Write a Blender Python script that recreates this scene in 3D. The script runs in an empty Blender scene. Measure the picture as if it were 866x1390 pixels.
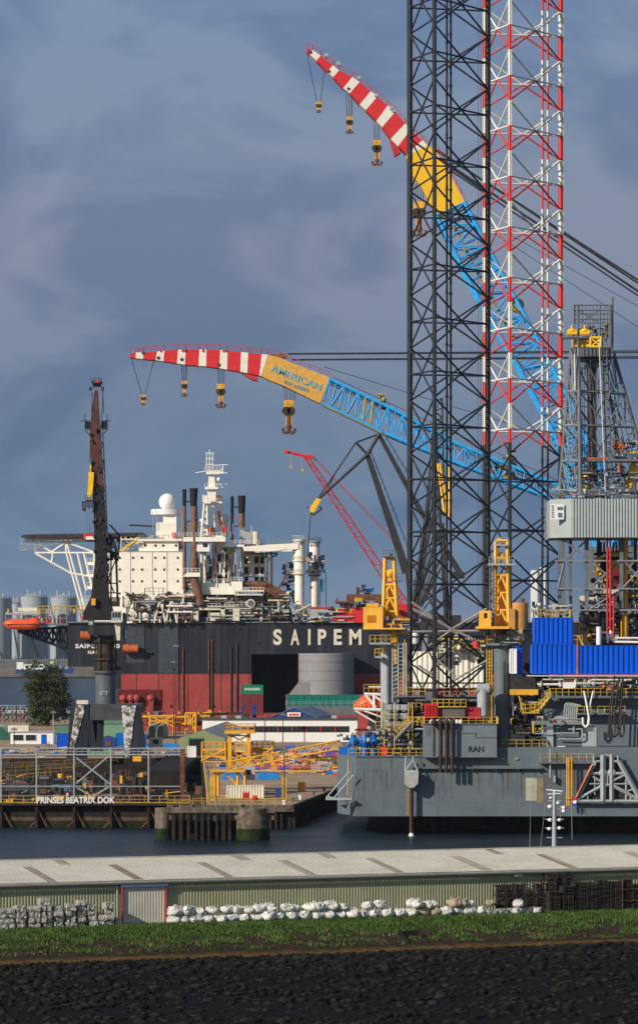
import bpy, math, random
import numpy as np
from mathutils import Vector, noise
R = random.Random(7)
S = bpy.context.scene
COL = S.collection
F, HC, YH = 5000.0, 34.0, 860.0
def W(x, y, Y): return Vector(((x-433)*Y/F, Y, HC-(y-YH)*Y/F))
def wx(x, Y): return (x-433)*Y/F
def wz(y, Y): return HC-(y-YH)*Y/F
def Z(ox, oy, s): return lambda x, y: (ox+x/s, oy+y/s)

# ------------------------------------------------------------------ materials
MATS = {}
def mat(name, col, rough=.6, metal=0., var=.25, streak=0., rust=(.16,.06,.025), scale=.6, bump=0., stripes=None, emit=None, fine=0., sscale=1., hard=0.):
    if name in MATS: return MATS[name]
    m = bpy.data.materials.new(name); m.use_nodes = True; MATS[name] = m
    n, l = m.node_tree.nodes, m.node_tree.links
    b = n['Principled BSDF']; b.inputs['Roughness'].default_value = rough; b.inputs['Metallic'].default_value = metal; b.inputs['Specular IOR Level'].default_value = .1 if rough>=.7 else .3
    tc = n.new('ShaderNodeTexCoord')
    ns = n.new('ShaderNodeTexNoise'); ns.inputs['Scale'].default_value = scale; ns.inputs['Detail'].default_value = 8
    ns.inputs['Roughness'].default_value = .65
    l.new(tc.outputs['Object'], ns.inputs['Vector'])
    rp = n.new('ShaderNodeValToRGB'); l.new(ns.outputs['Fac'], rp.inputs['Fac'])
    c = col
    lo = [max(0, k*(1-var)) for k in c]; hi = [min(1, k*(1+var*.6)) for k in c]
    rp.color_ramp.elements[0].position = .35+hard; rp.color_ramp.elements[1].position = .65-hard
    rp.color_ramp.elements[0].color = (*lo, 1); rp.color_ramp.elements[1].color = (*hi, 1)
    out = rp.outputs['Color']
    if stripes:
        sx = n.new('ShaderNodeSeparateXYZ'); l.new(tc.outputs['Object'], sx.inputs[0])
        per, off, cut, c2, cb = stripes   # period, offset, z below which c3, second colour, base colour
        a = n.new('ShaderNodeMath'); a.operation = 'ADD'; a.inputs[1].default_value = off; l.new(sx.outputs['Z'], a.inputs[0])
        d = n.new('ShaderNodeMath'); d.operation = 'DIVIDE'; d.inputs[1].default_value = per; l.new(a.outputs[0], d.inputs[0])
        fr = n.new('ShaderNodeMath'); fr.operation = 'FRACT'; l.new(d.outputs[0], fr.inputs[0])
        g = n.new('ShaderNodeMath'); g.operation = 'GREATER_THAN'; g.inputs[1].default_value = .5; l.new(fr.outputs[0], g.inputs[0])
        mx = n.new('ShaderNodeMixRGB'); l.new(g.outputs[0], mx.inputs[0]); l.new(out, mx.inputs[1]); mx.inputs[2].default_value = (*c2, 1)
        g2 = n.new('ShaderNodeMath'); g2.operation = 'LESS_THAN'; g2.inputs[1].default_value = cut; l.new(sx.outputs['Z'], g2.inputs[0])
        mx2 = n.new('ShaderNodeMixRGB'); l.new(g2.outputs[0], mx2.inputs[0]); l.new(mx.outputs[0], mx2.inputs[1]); mx2.inputs[2].default_value = (*cb, 1)
        out = mx2.outputs[0]
    if fine:
        n3 = n.new('ShaderNodeTexNoise'); n3.inputs['Scale'].default_value = 4; n3.inputs['Detail'].default_value = 6
        l.new(tc.outputs['Object'], n3.inputs['Vector'])
        r3 = n.new('ShaderNodeValToRGB'); l.new(n3.outputs['Fac'], r3.inputs['Fac'])
        r3.color_ramp.elements[0].position = .35; r3.color_ramp.elements[1].position = .7
        r3.color_ramp.elements[0].color = (1-fine,)*3+(1,); r3.color_ramp.elements[1].color = (1+fine*.5,)*3+(1,)
        m3 = n.new('ShaderNodeMixRGB'); m3.blend_type = 'MULTIPLY'; m3.inputs[0].default_value = 1
        l.new(out, m3.inputs[1]); l.new(r3.outputs['Color'], m3.inputs[2]); out = m3.outputs[0]
    if streak:
        mp = n.new('ShaderNodeMapping'); mp.inputs['Scale'].default_value = (1.1*sscale, 1.1*sscale, .05*sscale); l.new(tc.outputs['Object'], mp.inputs[0])
        n2 = n.new('ShaderNodeTexNoise'); n2.inputs['Scale'].default_value = .9; n2.inputs['Detail'].default_value = 6; n2.inputs['Roughness'].default_value = .7
        l.new(mp.outputs[0], n2.inputs['Vector'])
        r2 = n.new('ShaderNodeValToRGB'); l.new(n2.outputs['Fac'], r2.inputs['Fac'])
        r2.color_ramp.elements[0].position = .72-.3*streak; r2.color_ramp.elements[1].position = .86-.15*streak
        r2.color_ramp.elements[0].color = (0,0,0,1); r2.color_ramp.elements[1].color = (.8,.8,.8,1)
        m2 = n.new('ShaderNodeMixRGB'); l.new(r2.outputs['Color'], m2.inputs[0]); l.new(out, m2.inputs[1]); m2.inputs[2].default_value = (*rust, 1)
        out = m2.outputs[0]
    l.new(out, b.inputs['Base Color'])
    if bump:
        bp = n.new('ShaderNodeBump'); bp.inputs['Strength'].default_value = bump; bp.inputs['Distance'].default_value = .2
        nb = n.new('ShaderNodeTexNoise'); nb.inputs['Scale'].default_value = 3; nb.inputs['Detail'].default_value = 6
        l.new(tc.outputs['Object'], nb.inputs['Vector']); l.new(nb.outputs['Fac'], bp.inputs['Height']); l.new(bp.outputs[0], b.inputs['Normal'])
    if emit: b.inputs['Emission Color'].default_value = (*emit, 1); b.inputs['Emission Strength'].default_value = 1
    return m
white = mat('ship_white', (.80,.76,.66), .5, var=.08, streak=.2, rust=(.30,.17,.08))
cream = mat('cream_paint', (.62,.58,.46), .6, var=.15, streak=.2, rust=(.3,.2,.12))
cleanwhite = mat('clean_white', (.74,.74,.72), .45, var=.06)
black = mat('leg_black', (.022,.024,.028), .5, var=.4)
dark = mat('dark_steel', (.035,.035,.038), .6, var=.5)
brownsteel = mat('brown_steel', (.055,.04,.034), .7, var=.5, streak=.4, rust=(.10,.04,.025))
rust = mat('rusty_steel', (.16,.075,.045), .8, var=.5, streak=.3, rust=(.07,.03,.02))
funnelm = mat('funnel_brown', (.17,.085,.055), .6, var=.4, streak=.3, rust=(.06,.03,.025))
soot = mat('soot_black', (.02,.018,.02), .7)
grey = mat('rig_grey', (.118,.148,.168), .5, var=.18, streak=.35, rust=(.15,.14,.115), scale=.18, fine=.08)
lgrey = mat('light_grey', (.33,.36,.38), .5, var=.12, streak=.2, rust=(.25,.2,.16))
dgrey = mat('mid_grey_steel', (.13,.145,.16), .55, var=.25, streak=.2)
cgrey = mat('concrete_grey', (.30,.29,.27), .9, var=.3, bump=.3)
hullblack = mat('hull_black', (.013,.016,.025), .55, var=.4, streak=.8, rust=(.042,.046,.056), sscale=.35, scale=.12, fine=.15)
hullred = mat('hull_red', (.34,.05,.045), .65, var=.3, streak=.75, sscale=.35, rust=(.22,.06,.05), scale=.12, fine=.15)
redpaint = mat('red_paint', (.60,.03,.03), .5, var=.15)
red2 = mat('crane_red', (.45,.03,.04), .5, var=.2)
orange = mat('lifeboat_orange', (.80,.10,.03), .4, var=.15, fine=.1)
orange2 = mat('rust_orange', (.55,.13,.04), .6, var=.35)
yel = mat('rail_yellow', (.55,.35,.045), .5, var=.3)
cyel = mat('crane_yellow', (.82,.42,.05), .5, var=.12, streak=.12, rust=(.4,.2,.05))
gyel = mat('gangway_yellow', (.72,.36,.03), .5, var=.2, streak=.2)
byel = mat('boom_yellow', (.80,.47,.02), .45, var=.1, streak=.15, rust=(.45,.25,.05))
bred = mat('boom_red', (.58,.025,.03), .45, var=.12)
bwhite = mat('boom_white', (.72,.69,.60), .5, var=.1, streak=.2, rust=(.4,.3,.2))
bblue = mat('boom_blue', (.03,.36,.78), .45, var=.15)
bluec = mat('container_blue', (.0,.085,.58), .4, var=.12)
blue2 = mat('strong_blue', (.0,.13,.48), .5, var=.2)
boatblue = mat('boat_blue', (.02,.05,.22), .5, var=.2)
greenc = mat('container_green', (.01,.16,.13), .5, var=.2, streak=.2)
evgreen = mat('green_paint', (.0,.20,.10), .5, var=.1)
gshed = mat('pale_green_shed', (.14,.27,.17), .6, var=.15)
dkgreen = mat('dark_green', (.02,.10,.07), .6, var=.2)
olive = mat('olive_sheet', (.25,.27,.14), .7, var=.15)
roofdark = mat('dark_roof', (.05,.055,.06), .6, var=.2)
roofblue = mat('blue_grey_roof', (.10,.15,.24), .5, var=.15)
glass = mat('window_glass', (.02,.025,.03), .12, var=.1)
concrete = mat('concrete', (.15,.12,.09), .9, var=.6, streak=.7, rust=(.035,.03,.025), bump=.4)
dkconc = mat('wet_dark_concrete', (.026,.021,.018), .8, var=.5, streak=.5, rust=(.02,.018,.014), bump=.4)
algae = mat('algae', (.018,.028,.009), .8, var=.5)
pile = mat('timber_pile', (.03,.024,.02), .9, var=.5)
quayg = mat('quay_paving', (.37,.265,.18), .95, var=.3, scale=.15, fine=.3)
floorm = mat('dock_floor', (.018,.015,.013), .9, var=.6, scale=.1, fine=.4)
wood = mat('old_timber', (.05,.042,.036), .9, var=.5, fine=.4)
blockm = mat('weathered_blocks', (.46,.44,.39), .95, var=.45, scale=1.3, bump=.5, fine=.4)
bagm = mat('bulk_bag', (.66,.65,.61), .8, var=.25, scale=2.0, bump=.6, fine=.25)
bagt = mat('bulk_bag_tan', (.36,.30,.22), .8, var=.3, scale=2.0, bump=.6, fine=.25)
tankm = mat('tank_grey', (.30,.33,.36), .6, var=.12, streak=.2)
silom = mat('silo_grey', (.22,.22,.225), .6, var=.1, streak=.3, rust=(.13,.13,.13))
shedw = mat('warehouse_green', (.29,.30,.18), .6, var=.12, streak=.15, rust=(.1,.1,.08))
roofw = mat('warehouse_roof', (.44,.42,.36), .7, var=.12, scale=.25, fine=.2, streak=.3, rust=(.30,.27,.22))
roofl = mat('roof_light_brown', (.20,.155,.11), .7, var=.25)
doorw = mat('door_cream', (.50,.48,.40), .6, var=.1, streak=.3, rust=(.3,.24,.15))
leaf = mat('leaf_green', (.055,.075,.028), .7, var=.6, scale=.35)
bark = mat('bark', (.06,.045,.03), .9)
dryg = mat('dry_grass', (.17,.15,.06), .9, var=.4)
grassm = mat('grass_blade', (.052,.115,.02), .8, var=.5, scale=.5)
flagred = mat('flag_red', (.55,.02,.03)); flagblue = mat('flag_blue', (.02,.06,.4)); hoodm = mat('hi_vis', (.6,.75,.05))
legmix = mat('leg_red_white', (.60,.045,.035), .5, var=.1)   # replaced below

# ------------------------------------------------------------------ mesh builder
class MB:
    def __init__(s): s.v=[]; s.f=[]; s.sm=[]; s.mi=[]; s.cur=0; s.mats=[]
    def use(s, m):
        if m not in s.mats: s.mats.append(m)
        s.cur = s.mats.index(m); return s
    def face(s, idx, sm=False): s.f.append(idx); s.sm.append(sm); s.mi.append(s.cur)
    def quad(s, a, b, c, d):
        k=len(s.v); s.v += [tuple(a),tuple(b),tuple(c),tuple(d)]; s.face((k,k+1,k+2,k+3))
    def hexa(s, p):   # 8 points: bottom 4, top 4
        k=len(s.v); s.v += [tuple(q) for q in p]
        for q in ((0,3,2,1),(4,5,6,7),(0,1,5,4),(1,2,6,5),(2,3,7,6),(3,0,4,7)): s.face(tuple(k+i for i in q))
    def box(s, x0,x1,y0,y1,z0,z1):
        s.hexa([(x0,y0,z0),(x1,y0,z0),(x1,y1,z0),(x0,y1,z0),(x0,y0,z1),(x1,y0,z1),(x1,y1,z1),(x0,y1,z1)]); return s
    def pb(s, x0,y0,x1,y1,Y,d=2.):
        return s.box(wx(min(x0,x1),Y),wx(max(x0,x1),Y),Y,Y+d,wz(max(y0,y1),Y),wz(min(y0,y1),Y))
    def obox(s, c, u, hl, hw, hh, rz=0):   # box centred at c along unit u(2d angle)
        ca,sa=math.cos(rz),math.sin(rz); P=[]
        for dz in (-hh,hh):
            for dx,dy in ((-hl,-hw),(hl,-hw),(hl,hw),(-hl,hw)): P.append((c[0]+dx*ca-dy*sa,c[1]+dx*sa+dy*ca,c[2]+dz))
        s.hexa(P); return s
    def prism(s, pts, y0, y1):        # polygon in XZ (list of (x,z)), extruded in Y
        n=len(pts); k=len(s.v); a=sum(pts[i][0]*pts[(i+1)%n][1]-pts[(i+1)%n][0]*pts[i][1] for i in range(n))
        if a<0: pts=pts[::-1]
        s.v += [(x,y0,z) for x,z in pts]+[(x,y1,z) for x,z in pts]
        s.face(tuple(range(k,k+n))); s.face(tuple(range(k+2*n-1,k+n-1,-1)))
        for i in range(n): j=(i+1)%n; s.face((k+j,k+i,k+n+i,k+n+j))
        return s
    def pp(s, pts, Y, d=2.): return s.prism([(wx(x,Y),wz(y,Y)) for x,y in pts], Y, Y+d)
    def plan(s, pts, z0, z1):         # polygon in XY extruded in Z
        n=len(pts); k=len(s.v); a=sum(pts[i][0]*pts[(i+1)%n][1]-pts[(i+1)%n][0]*pts[i][1] for i in range(n))
        if a<0: pts=pts[::-1]
        s.v += [(x,y,z0) for x,y in pts]+[(x,y,z1) for x,y in pts]
        s.face(tuple(range(k+n-1,k-1,-1))); s.face(tuple(range(k+n,k+2*n)))
        for i in range(n): j=(i+1)%n; s.face((k+i,k+j,k+n+j,k+n+i))
        return s
    def tube(s, p, q, r, n=6, r2=None):
        p=Vector(p); q=Vector(q); d=q-p
        if d.length<1e-6: return s
        d.normalize(); a=d.cross(Vector((0,0,1)) if abs(d.z)<.9 else Vector((1,0,0))).normalized(); b=d.cross(a)
        r2=r if r2 is None else r2; k=len(s.v)
        for c,rr in ((p,r),(q,r2)):
            for i in range(n):
                t=2*math.pi*i/n; s.v.append(tuple(c+a*math.cos(t)*rr+b*math.sin(t)*rr))
        for i in range(n): j=(i+1)%n; s.face((k+i,k+n+i,k+n+j,k+j),n>5)
        m=len(s.v); s.v += s.v[k:k+2*n]
        s.face(tuple(range(m,m+n))); s.face(tuple(range(m+2*n-1,m+n-1,-1)))
        return s
    def pt(s, a, b, Y, r=.1, Y2=None, n=5, r2=None):
        return s.tube(W(a[0],a[1],Y),W(b[0],b[1],Y2 or Y),r,n,r2)
    def path(s, pts, r, n=5):
        for a,b in zip(pts,pts[1:]): s.tube(a,b,r,n)
        return s
    def cyl(s, x,y,z0,z1,r,r2=None,n=28): return s.tube((x,y,z0),(x,y,z1),r,n,r2)
    def ball(s, c, r, n=14, sx=1, sy=1, sz=1, jit=0, seed=0):
        k=len(s.v); m=n//2
        for i in range(m+1):
            th=math.pi*i/m
            for j in range(n):
                ph=2*math.pi*j/n; d=Vector((math.sin(th)*math.cos(ph),math.sin(th)*math.sin(ph),math.cos(th)))
                q=1+jit*noise.noise(d*2.1+Vector((seed*7.3,seed,0)))
                s.v.append((c[0]+d.x*r*sx*q,c[1]+d.y*r*sy*q,c[2]+d.z*r*sz*q))
        for i in range(m):
            for j in range(n):
                j2=(j+1)%n; s.face((k+i*n+j,k+(i+1)*n+j,k+(i+1)*n+j2,k+i*n+j2),True)
        return s
    def rail(s, pts, h=1.1, step=1.6, r=.05):
        r*=.75
        for a,b in zip(pts,pts[1:]):
            a=Vector(a); b=Vector(b); L=(b-a).length; n=max(1,round(L/step)); up=Vector((0,0,h))
            s.tube(a+up,b+up,r,4); s.tube(a+up*.5,b+up*.5,r*.8,4)
            for i in range(n+1):
                p=a.lerp(b,i/n); s.tube(p,p+up,r,4)
        return s
    def pr(s, x0,x1,y,Y,h=1.1,step=1.6,r=.06,d=0,y1=None):
        y1=y if y1 is None else y1
        s.rail([W(x0,y,Y),W(x1,y1,Y)],h,step,r)
        if d: s.rail([W(x0,y,Y),W(x0,y,Y)+Vector((0,d,0)),W(x1,y1,Y)+Vector((0,d,0)),W(x1,y1,Y)],h,step,r)
        return s
    def truss(s, a0,a1,b0,b1,Y,n,rc=.3,rb=.15,x=False,Y2=None):
        Y2=Y2 or Y; L=lambda p,q,t:(p[0]+(q[0]-p[0])*t,p[1]+(q[1]-p[1])*t)
        A=[W(*L(a0,a1,i/n),Y+(Y2-Y)*i/n) for i in range(n+1)]; B=[W(*L(b0,b1,i/n),Y+(Y2-Y)*i/n) for i in range(n+1)]
        s.tube(A[0],A[-1],rc); s.tube(B[0],B[-1],rc)
        for i in range(n+1): s.tube(A[i],B[i],rb,5)
        for i in range(n):
            if x or i%2==0: s.tube(A[i],B[i+1],rb,5)
            if x or i%2==1: s.tube(B[i],A[i+1],rb,5)
        return A,B
    def corr(s, p, q, z0, z1, per=.4, amp=.06):
        p=Vector((p[0],p[1],0)); q=Vector((q[0],q[1],0)); d=q-p; L=d.length; u=d/L; nrm=Vector((u.y,-u.x,0))
        n=max(1,round(L/per)); P=[]
        for i in range(n):
            for t,o in ((0,0),(.35,0),(.5,1),(.85,1)): P.append(p+u*((i+t)*L/n)+nrm*amp*o)
        P.append(q); k=len(s.v)
        for c in P: s.v += [(c.x,c.y,z0),(c.x,c.y,z1)]
        for i in range(len(P)-1): a=k+2*i; s.face((a,a+2,a+3,a+1))
        return s
    def split(s):
        """the far apart pieces of the collected shapes, each as a builder of its own"""
        par=list(range(len(s.v)))
        def fd(x):
            while par[x]!=x: par[x]=par[par[x]]; x=par[x]
            return x
        for f in s.f:
            r=fd(f[0])
            for i in f[1:]: par[fd(i)]=r
        R_=[fd(i) for i in range(len(s.v))]; ids=sorted(set(R_)); k=len(ids)
        if k<2 or k>1500: return [s]
        ix={r:i for i,r in enumerate(ids)}; isl=np.array([ix[r] for r in R_]); P=np.array(s.v)
        lo=np.full((k,3),np.inf); hi=np.full((k,3),-np.inf); np.minimum.at(lo,isl,P); np.maximum.at(hi,isl,P); size=(hi-lo).max(axis=1)
        gap=np.maximum(0,np.maximum(lo[:,None]-hi[None],lo[None]-hi[:,None]))
        near=np.sqrt((gap**2).sum(axis=2))<=np.maximum(.02,.48*np.maximum(size[:,None],size[None]))
        lab=-np.ones(k,int); c=0
        for i in range(k):
            if lab[i]<0:
                st=[i]; lab[i]=c
                while st:
                    j=st.pop()
                    for q in np.nonzero(near[j]&(lab<0))[0]: lab[q]=c; st.append(q)
                c+=1
        if c<2 or c>60: return [s]
        out=[MB() for _ in range(c)]; vm={}
        for i,p in enumerate(s.v): b=out[lab[isl[i]]]; vm[i]=len(b.v); b.v.append(p)
        for f,sm,mi in zip(s.f,s.sm,s.mi): b=out[lab[isl[f[0]]]]; b.f.append(tuple(vm[i] for i in f)); b.sm.append(sm); b.mi.append(mi)
        for b in out: b.mats=s.mats
        return out
    def build(s, name, m=None, root=None, origin=None):
        if root is not None and not getattr(s,'whole',False):
            ps=s.split()
            if len(ps)>1:
                for p in ps: p.whole=True
                return [p.build(name,m,root,origin) for p in ps][0]
        me=bpy.data.meshes.new(name)
        o=bpy.data.objects.new(name,me)
        og=Vector(origin) if origin is not None else (wloc(root) if root else base_of(s.v))
        me.from_pydata([(x-og.x,y-og.y,z-og.z) for x,y,z in s.v],[],s.f)
        for mm in (s.mats or [m]): me.materials.append(mm)
        me.polygons.foreach_set('use_smooth',s.sm)
        if s.mats: me.polygons.foreach_set('material_index',s.mi)
        me.update()
        COL.objects.link(o)
        if root: o.parent=root; o.location=og-wloc(root)
        else: o.location=og
        return o
def floorbits(mb,xa,xb,Ya,Yb,z,n,mats,h=(.4,2.5),seed=0,px=True):
    q=random.Random(seed)
    for i in range(n):
        mb.use(q.choice(mats)); Y=q.uniform(Ya,Yb); x=wx(q.uniform(xa,xb),Y) if px else q.uniform(xa,xb); k=q.random(); hh=q.uniform(*h)
        if k<.45: w=q.uniform(.4,2.4); mb.box(x,x+w,Y,Y+q.uniform(.5,2.5),z,z+hh*.6)
        elif k<.7: mb.tube((x,Y,z),(x+q.uniform(-.3,.3),Y,z+hh),q.uniform(.05,.14),5)
        elif k<.9: l=q.uniform(1,6); mb.tube((x,Y,z+.15),(x+l,Y+q.uniform(-1,1),z+.15+q.uniform(0,.8)),q.uniform(.08,.2),5)
        else: mb.cyl(x,Y,z,z+hh*.5,q.uniform(.3,.8),n=10)
def base_of(v):
    xs=[p[0] for p in v]; ys=[p[1] for p in v]; zs=[p[2] for p in v]
    return Vector(((min(xs)+max(xs))/2,(min(ys)+max(ys))/2,min(zs)))
def wloc(o):
    p=Vector(o.location)
    while o.parent: o=o.parent; p+=o.location
    return p
def tag(o,label=None,cat=None,group=None,kind=None):
    if label: o['label']=label
    if cat: o['category']=cat
    if group: o['group']=group
    if kind: o['kind']=kind
    return o
def thing(name,label,cat,loc,group=None):
    o=bpy.data.objects.new(name,None); o.empty_display_size=.5; o.location=loc; COL.objects.link(o)
    return tag(o,label,cat,group)
def struct(mb,name,m): return tag(mb.build(name,m,origin=(0,0,0)),kind='structure')
def kids(o): return [c for c in bpy.data.objects if c.parent==o]
def copy_tree(o,parent=None):
    c=o.copy(); COL.objects.link(c); c.parent=parent
    for ch in kids(o): copy_tree(ch,c)
    return c
ORDS='first second third fourth fifth sixth seventh eighth ninth tenth eleventh twelfth thirteenth fourteenth fifteenth sixteenth seventeenth eighteenth nineteenth twentieth'.split()
def ORD(i): return ORDS[i] if i<20 else 'twenty-'+ORDS[i-20] if i<29 else 'thirtieth' if i==29 else 'thirty-'+ORDS[i-30]
def text(st,x0,y0,x1,y1,Y,m,root,name='lettering',off=.0,ext=.06,shear=None,font_sp=1.0):
    cu=bpy.data.curves.new('t','FONT'); cu.body=st; cu.extrude=.02; cu.offset=off; cu.space_character=font_sp
    to=bpy.data.objects.new('t',cu); COL.objects.link(to); bpy.context.view_layer.update()
    me=bpy.data.meshes.new_from_object(to.evaluated_get(bpy.context.evaluated_depsgraph_get()))
    bpy.data.objects.remove(to)
    xs=[v.co.x for v in me.vertices]; ys=[v.co.y for v in me.vertices]; zs=[v.co.z for v in me.vertices]
    ax,bx,ay,by=min(xs),max(xs),min(ys),max(ys)
    a,b=W(x0,y1,Y),W(x1,y0,Y); og=wloc(root)
    for v in me.vertices:
        u=(v.co.x-ax)/(bx-ax); t=(v.co.y-ay)/(by-ay)
        X=a.x+(b.x-a.x)*u; Zz=a.z+(b.z-a.z)*t
        if shear: X,Zz=shear(u,t)
        v.co=Vector((X-og.x, Y-(ext if v.co.z>0 else 0)-og.y, Zz-og.z))
    me.materials.clear(); me.materials.append(m)
    o=bpy.data.objects.new(name,me); COL.objects.link(o); o.parent=root; return o
def greeble(mb,x0,y0,x1,y1,Y,dy,n,r,mats,boxes=.3,seed=0):
    q=random.Random(seed)
    for i in range(n):
        mb.use(q.choice(mats)); x=q.uniform(x0,x1); y=q.uniform(y0,y1); yy=Y+q.uniform(0,dy); k=q.random(); sc=Y/F
        if k<boxes:
            w=q.uniform(1.5,6); h=q.uniform(1.5,6); a=W(min(x,x1-w),y,yy); mb.box(a.x,a.x+w*sc,yy,yy+w*sc,a.z,a.z+h*sc)
        elif k<boxes+.35:
            l=q.uniform(6,(x1-x0)*.5); a=W(x,y,yy); b=W(min(x1,x+l),y,yy); mb.tube(a,b,r*q.uniform(.5,1.3),5)
        elif k<boxes+.6:
            l=q.uniform(4,(y1-y0)*.5); mb.tube(W(x,y,yy),W(x,min(y1,y+l),yy),r*q.uniform(.5,1.3),5)
        else:
            a=W(x,y,yy); mb.ball(a,r*q.uniform(1.5,3),8)
# ------------------------------------------------------------------ camera, sun, sky
cam=bpy.data.cameras.new('camera'); co=bpy.data.objects.new('camera',cam); COL.objects.link(co)
co.location=(0,0,HC); co.rotation_euler=(math.radians(90),0,0)
cam.sensor_fit='VERTICAL'; cam.sensor_height=36; cam.sensor_width=36; cam.lens=36*F/1390; cam.shift_y=(860-695)/1390
cam.clip_start=1; cam.clip_end=60000; S.camera=co
AZ,EL=math.radians(50),math.radians(27)
Ld=Vector((math.sin(AZ)*math.cos(EL),math.cos(AZ)*math.cos(EL),-math.sin(EL)))
su=bpy.data.lights.new('sun','SUN'); su.energy=5.0; su.angle=math.radians(.5); su.color=(1,.90,.76)
so=bpy.data.objects.new('sun',su); COL.objects.link(so); so.rotation_euler=Ld.to_track_quat('-Z','Y').to_euler()
w=bpy.data.worlds.new('World'); S.world=w; w.use_nodes=True; n,l=w.node_tree.nodes,w.node_tree.links
bg=n['Background']; bg.inputs['Strength'].default_value=.1
sky=n.new('ShaderNodeTexSky'); sky.sky_type='NISHITA'; sky.sun_disc=False; sky.sun_elevation=EL; sky.sun_rotation=math.radians(180+50)
tc=n.new('ShaderNodeTexCoord')
mp=n.new('ShaderNodeMapping'); mp.inputs['Scale'].default_value=(1,1,1.9); l.new(tc.outputs['Generated'],mp.inputs[0])
nz=n.new('ShaderNodeTexNoise'); nz.inputs['Scale'].default_value=13; nz.inputs['Detail'].default_value=7; nz.inputs['Roughness'].default_value=.55; nz.inputs['Distortion'].default_value=.8
l.new(mp.outputs[0],nz.inputs['Vector'])
cr=n.new('ShaderNodeValToRGB'); e=cr.color_ramp.elements
e[0].position=.41; e[0].color=(1.45,1.95,3.15,1); e[1].position=.57; e[1].color=(2.15,2.6,3.65,1)
l.new(nz.outputs['Fac'],cr.inputs['Fac'])
sx=n.new('ShaderNodeSeparateXYZ'); l.new(tc.outputs['Generated'],sx.inputs[0])
# storm cloud fades: bluer and lighter high up, darker slate low
zr=n.new('ShaderNodeMapRange'); zr.inputs['From Min'].default_value=.0; zr.inputs['From Max'].default_value=.17; l.new(sx.outputs['Z'],zr.inputs['Value'])
zc=n.new('ShaderNodeValToRGB'); l.new(zr.outputs[0],zc.inputs['Fac']); z=zc.color_ramp.elements
z[0].position=0; z[0].color=(.62,.84,.93,1); z[1].position=1; z[1].color=(.97,1.12,1.17,1)
q=z.new(.3); q.color=(.78,.90,.93,1); q=z.new(.62); q.color=(1.08,1.06,1.02,1)
ml=n.new('ShaderNodeMixRGB'); ml.blend_type='MULTIPLY'; ml.inputs[0].default_value=1; l.new(cr.outputs[0],ml.inputs[1]); l.new(zc.outputs[0],ml.inputs[2])
yr=n.new('ShaderNodeMapRange'); yr.inputs['From Min'].default_value=-.2; yr.inputs['From Max'].default_value=.55; yr.inputs['To Min'].default_value=.55; yr.inputs['To Max'].default_value=1.
l.new(sx.outputs['Y'],yr.inputs['Value'])
mx=n.new('ShaderNodeMixRGB'); l.new(yr.outputs[0],mx.inputs[0]); l.new(sky.outputs[0],mx.inputs[1]); l.new(ml.outputs[0],mx.inputs[2])
l.new(mx.outputs[0],bg.inputs['Color'])
S.view_settings.view_transform='Standard'; S.view_settings.look='None'; S.view_settings.exposure=0; S.view_settings.gamma=1

# ------------------------------------------------------------------ water, land
def water_mat():
    m=bpy.data.materials.new('harbour_water'); m.use_nodes=True; n,l=m.node_tree.nodes,m.node_tree.links; b=n['Principled BSDF']
    b.inputs['Base Color'].default_value=(.015,.032,.038,1); b.inputs['Roughness'].default_value=.28; b.inputs['IOR'].default_value=1.33
    b.inputs['Specular IOR Level'].default_value=.3
    tc=n.new('ShaderNodeTexCoord'); mp=n.new('ShaderNodeMapping'); mp.inputs['Scale'].default_value=(.45,1,1); l.new(tc.outputs['Object'],mp.inputs[0])
    a=n.new('ShaderNodeTexNoise'); a.inputs['Scale'].default_value=.35; a.inputs['Detail'].default_value=8; a.inputs['Roughness'].default_value=.65; l.new(mp.outputs[0],a.inputs[0])
    c=n.new('ShaderNodeTexNoise'); c.inputs['Scale'].default_value=.03; c.inputs['Detail'].default_value=4; l.new(tc.outputs['Object'],c.inputs[0])
    bp=n.new('ShaderNodeBump'); bp.inputs['Strength'].default_value=1; bp.inputs['Distance'].default_value=2.2; l.new(a.outputs['Fac'],bp.inputs['Height']); l.new(bp.outputs[0],b.inputs['Normal'])
    r=n.new('ShaderNodeValToRGB'); l.new(c.outputs['Fac'],r.inputs[0]); r.color_ramp.elements[0].position=.4; r.color_ramp.elements[1].position=.62
    r.color_ramp.elements[0].color=(.006,.016,.022,1); r.color_ramp.elements[1].color=(.016,.036,.052,1); l.new(r.outputs[0],b.inputs['Base Color'])
    return m
m=MB(); m.quad((-8900,250,0),(8900,250,0),(8900,38900,0),(-8900,38900,0)); struct(m,'water',water_mat())
g=MB(); g.plan([(-420,885),(-27.5,885),(-19.6,643.5),(-4.9,643.5),(4.4,725),(48,1128),(-76,1128),(-76,1300),(-130,1364),(-420,1364)],-4,4); struct(g,'shipyard_ground',quayg)
m=MB(); m.plan([(-3000,2900),(3000,2900),(3000,3900),(-3000,3900)],-2,5)
m.use(tankm) if False else None
struct(m,'far_shore',mat('far_land',(.12,.14,.09),.95,scale=.02,fine=.4))

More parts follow.
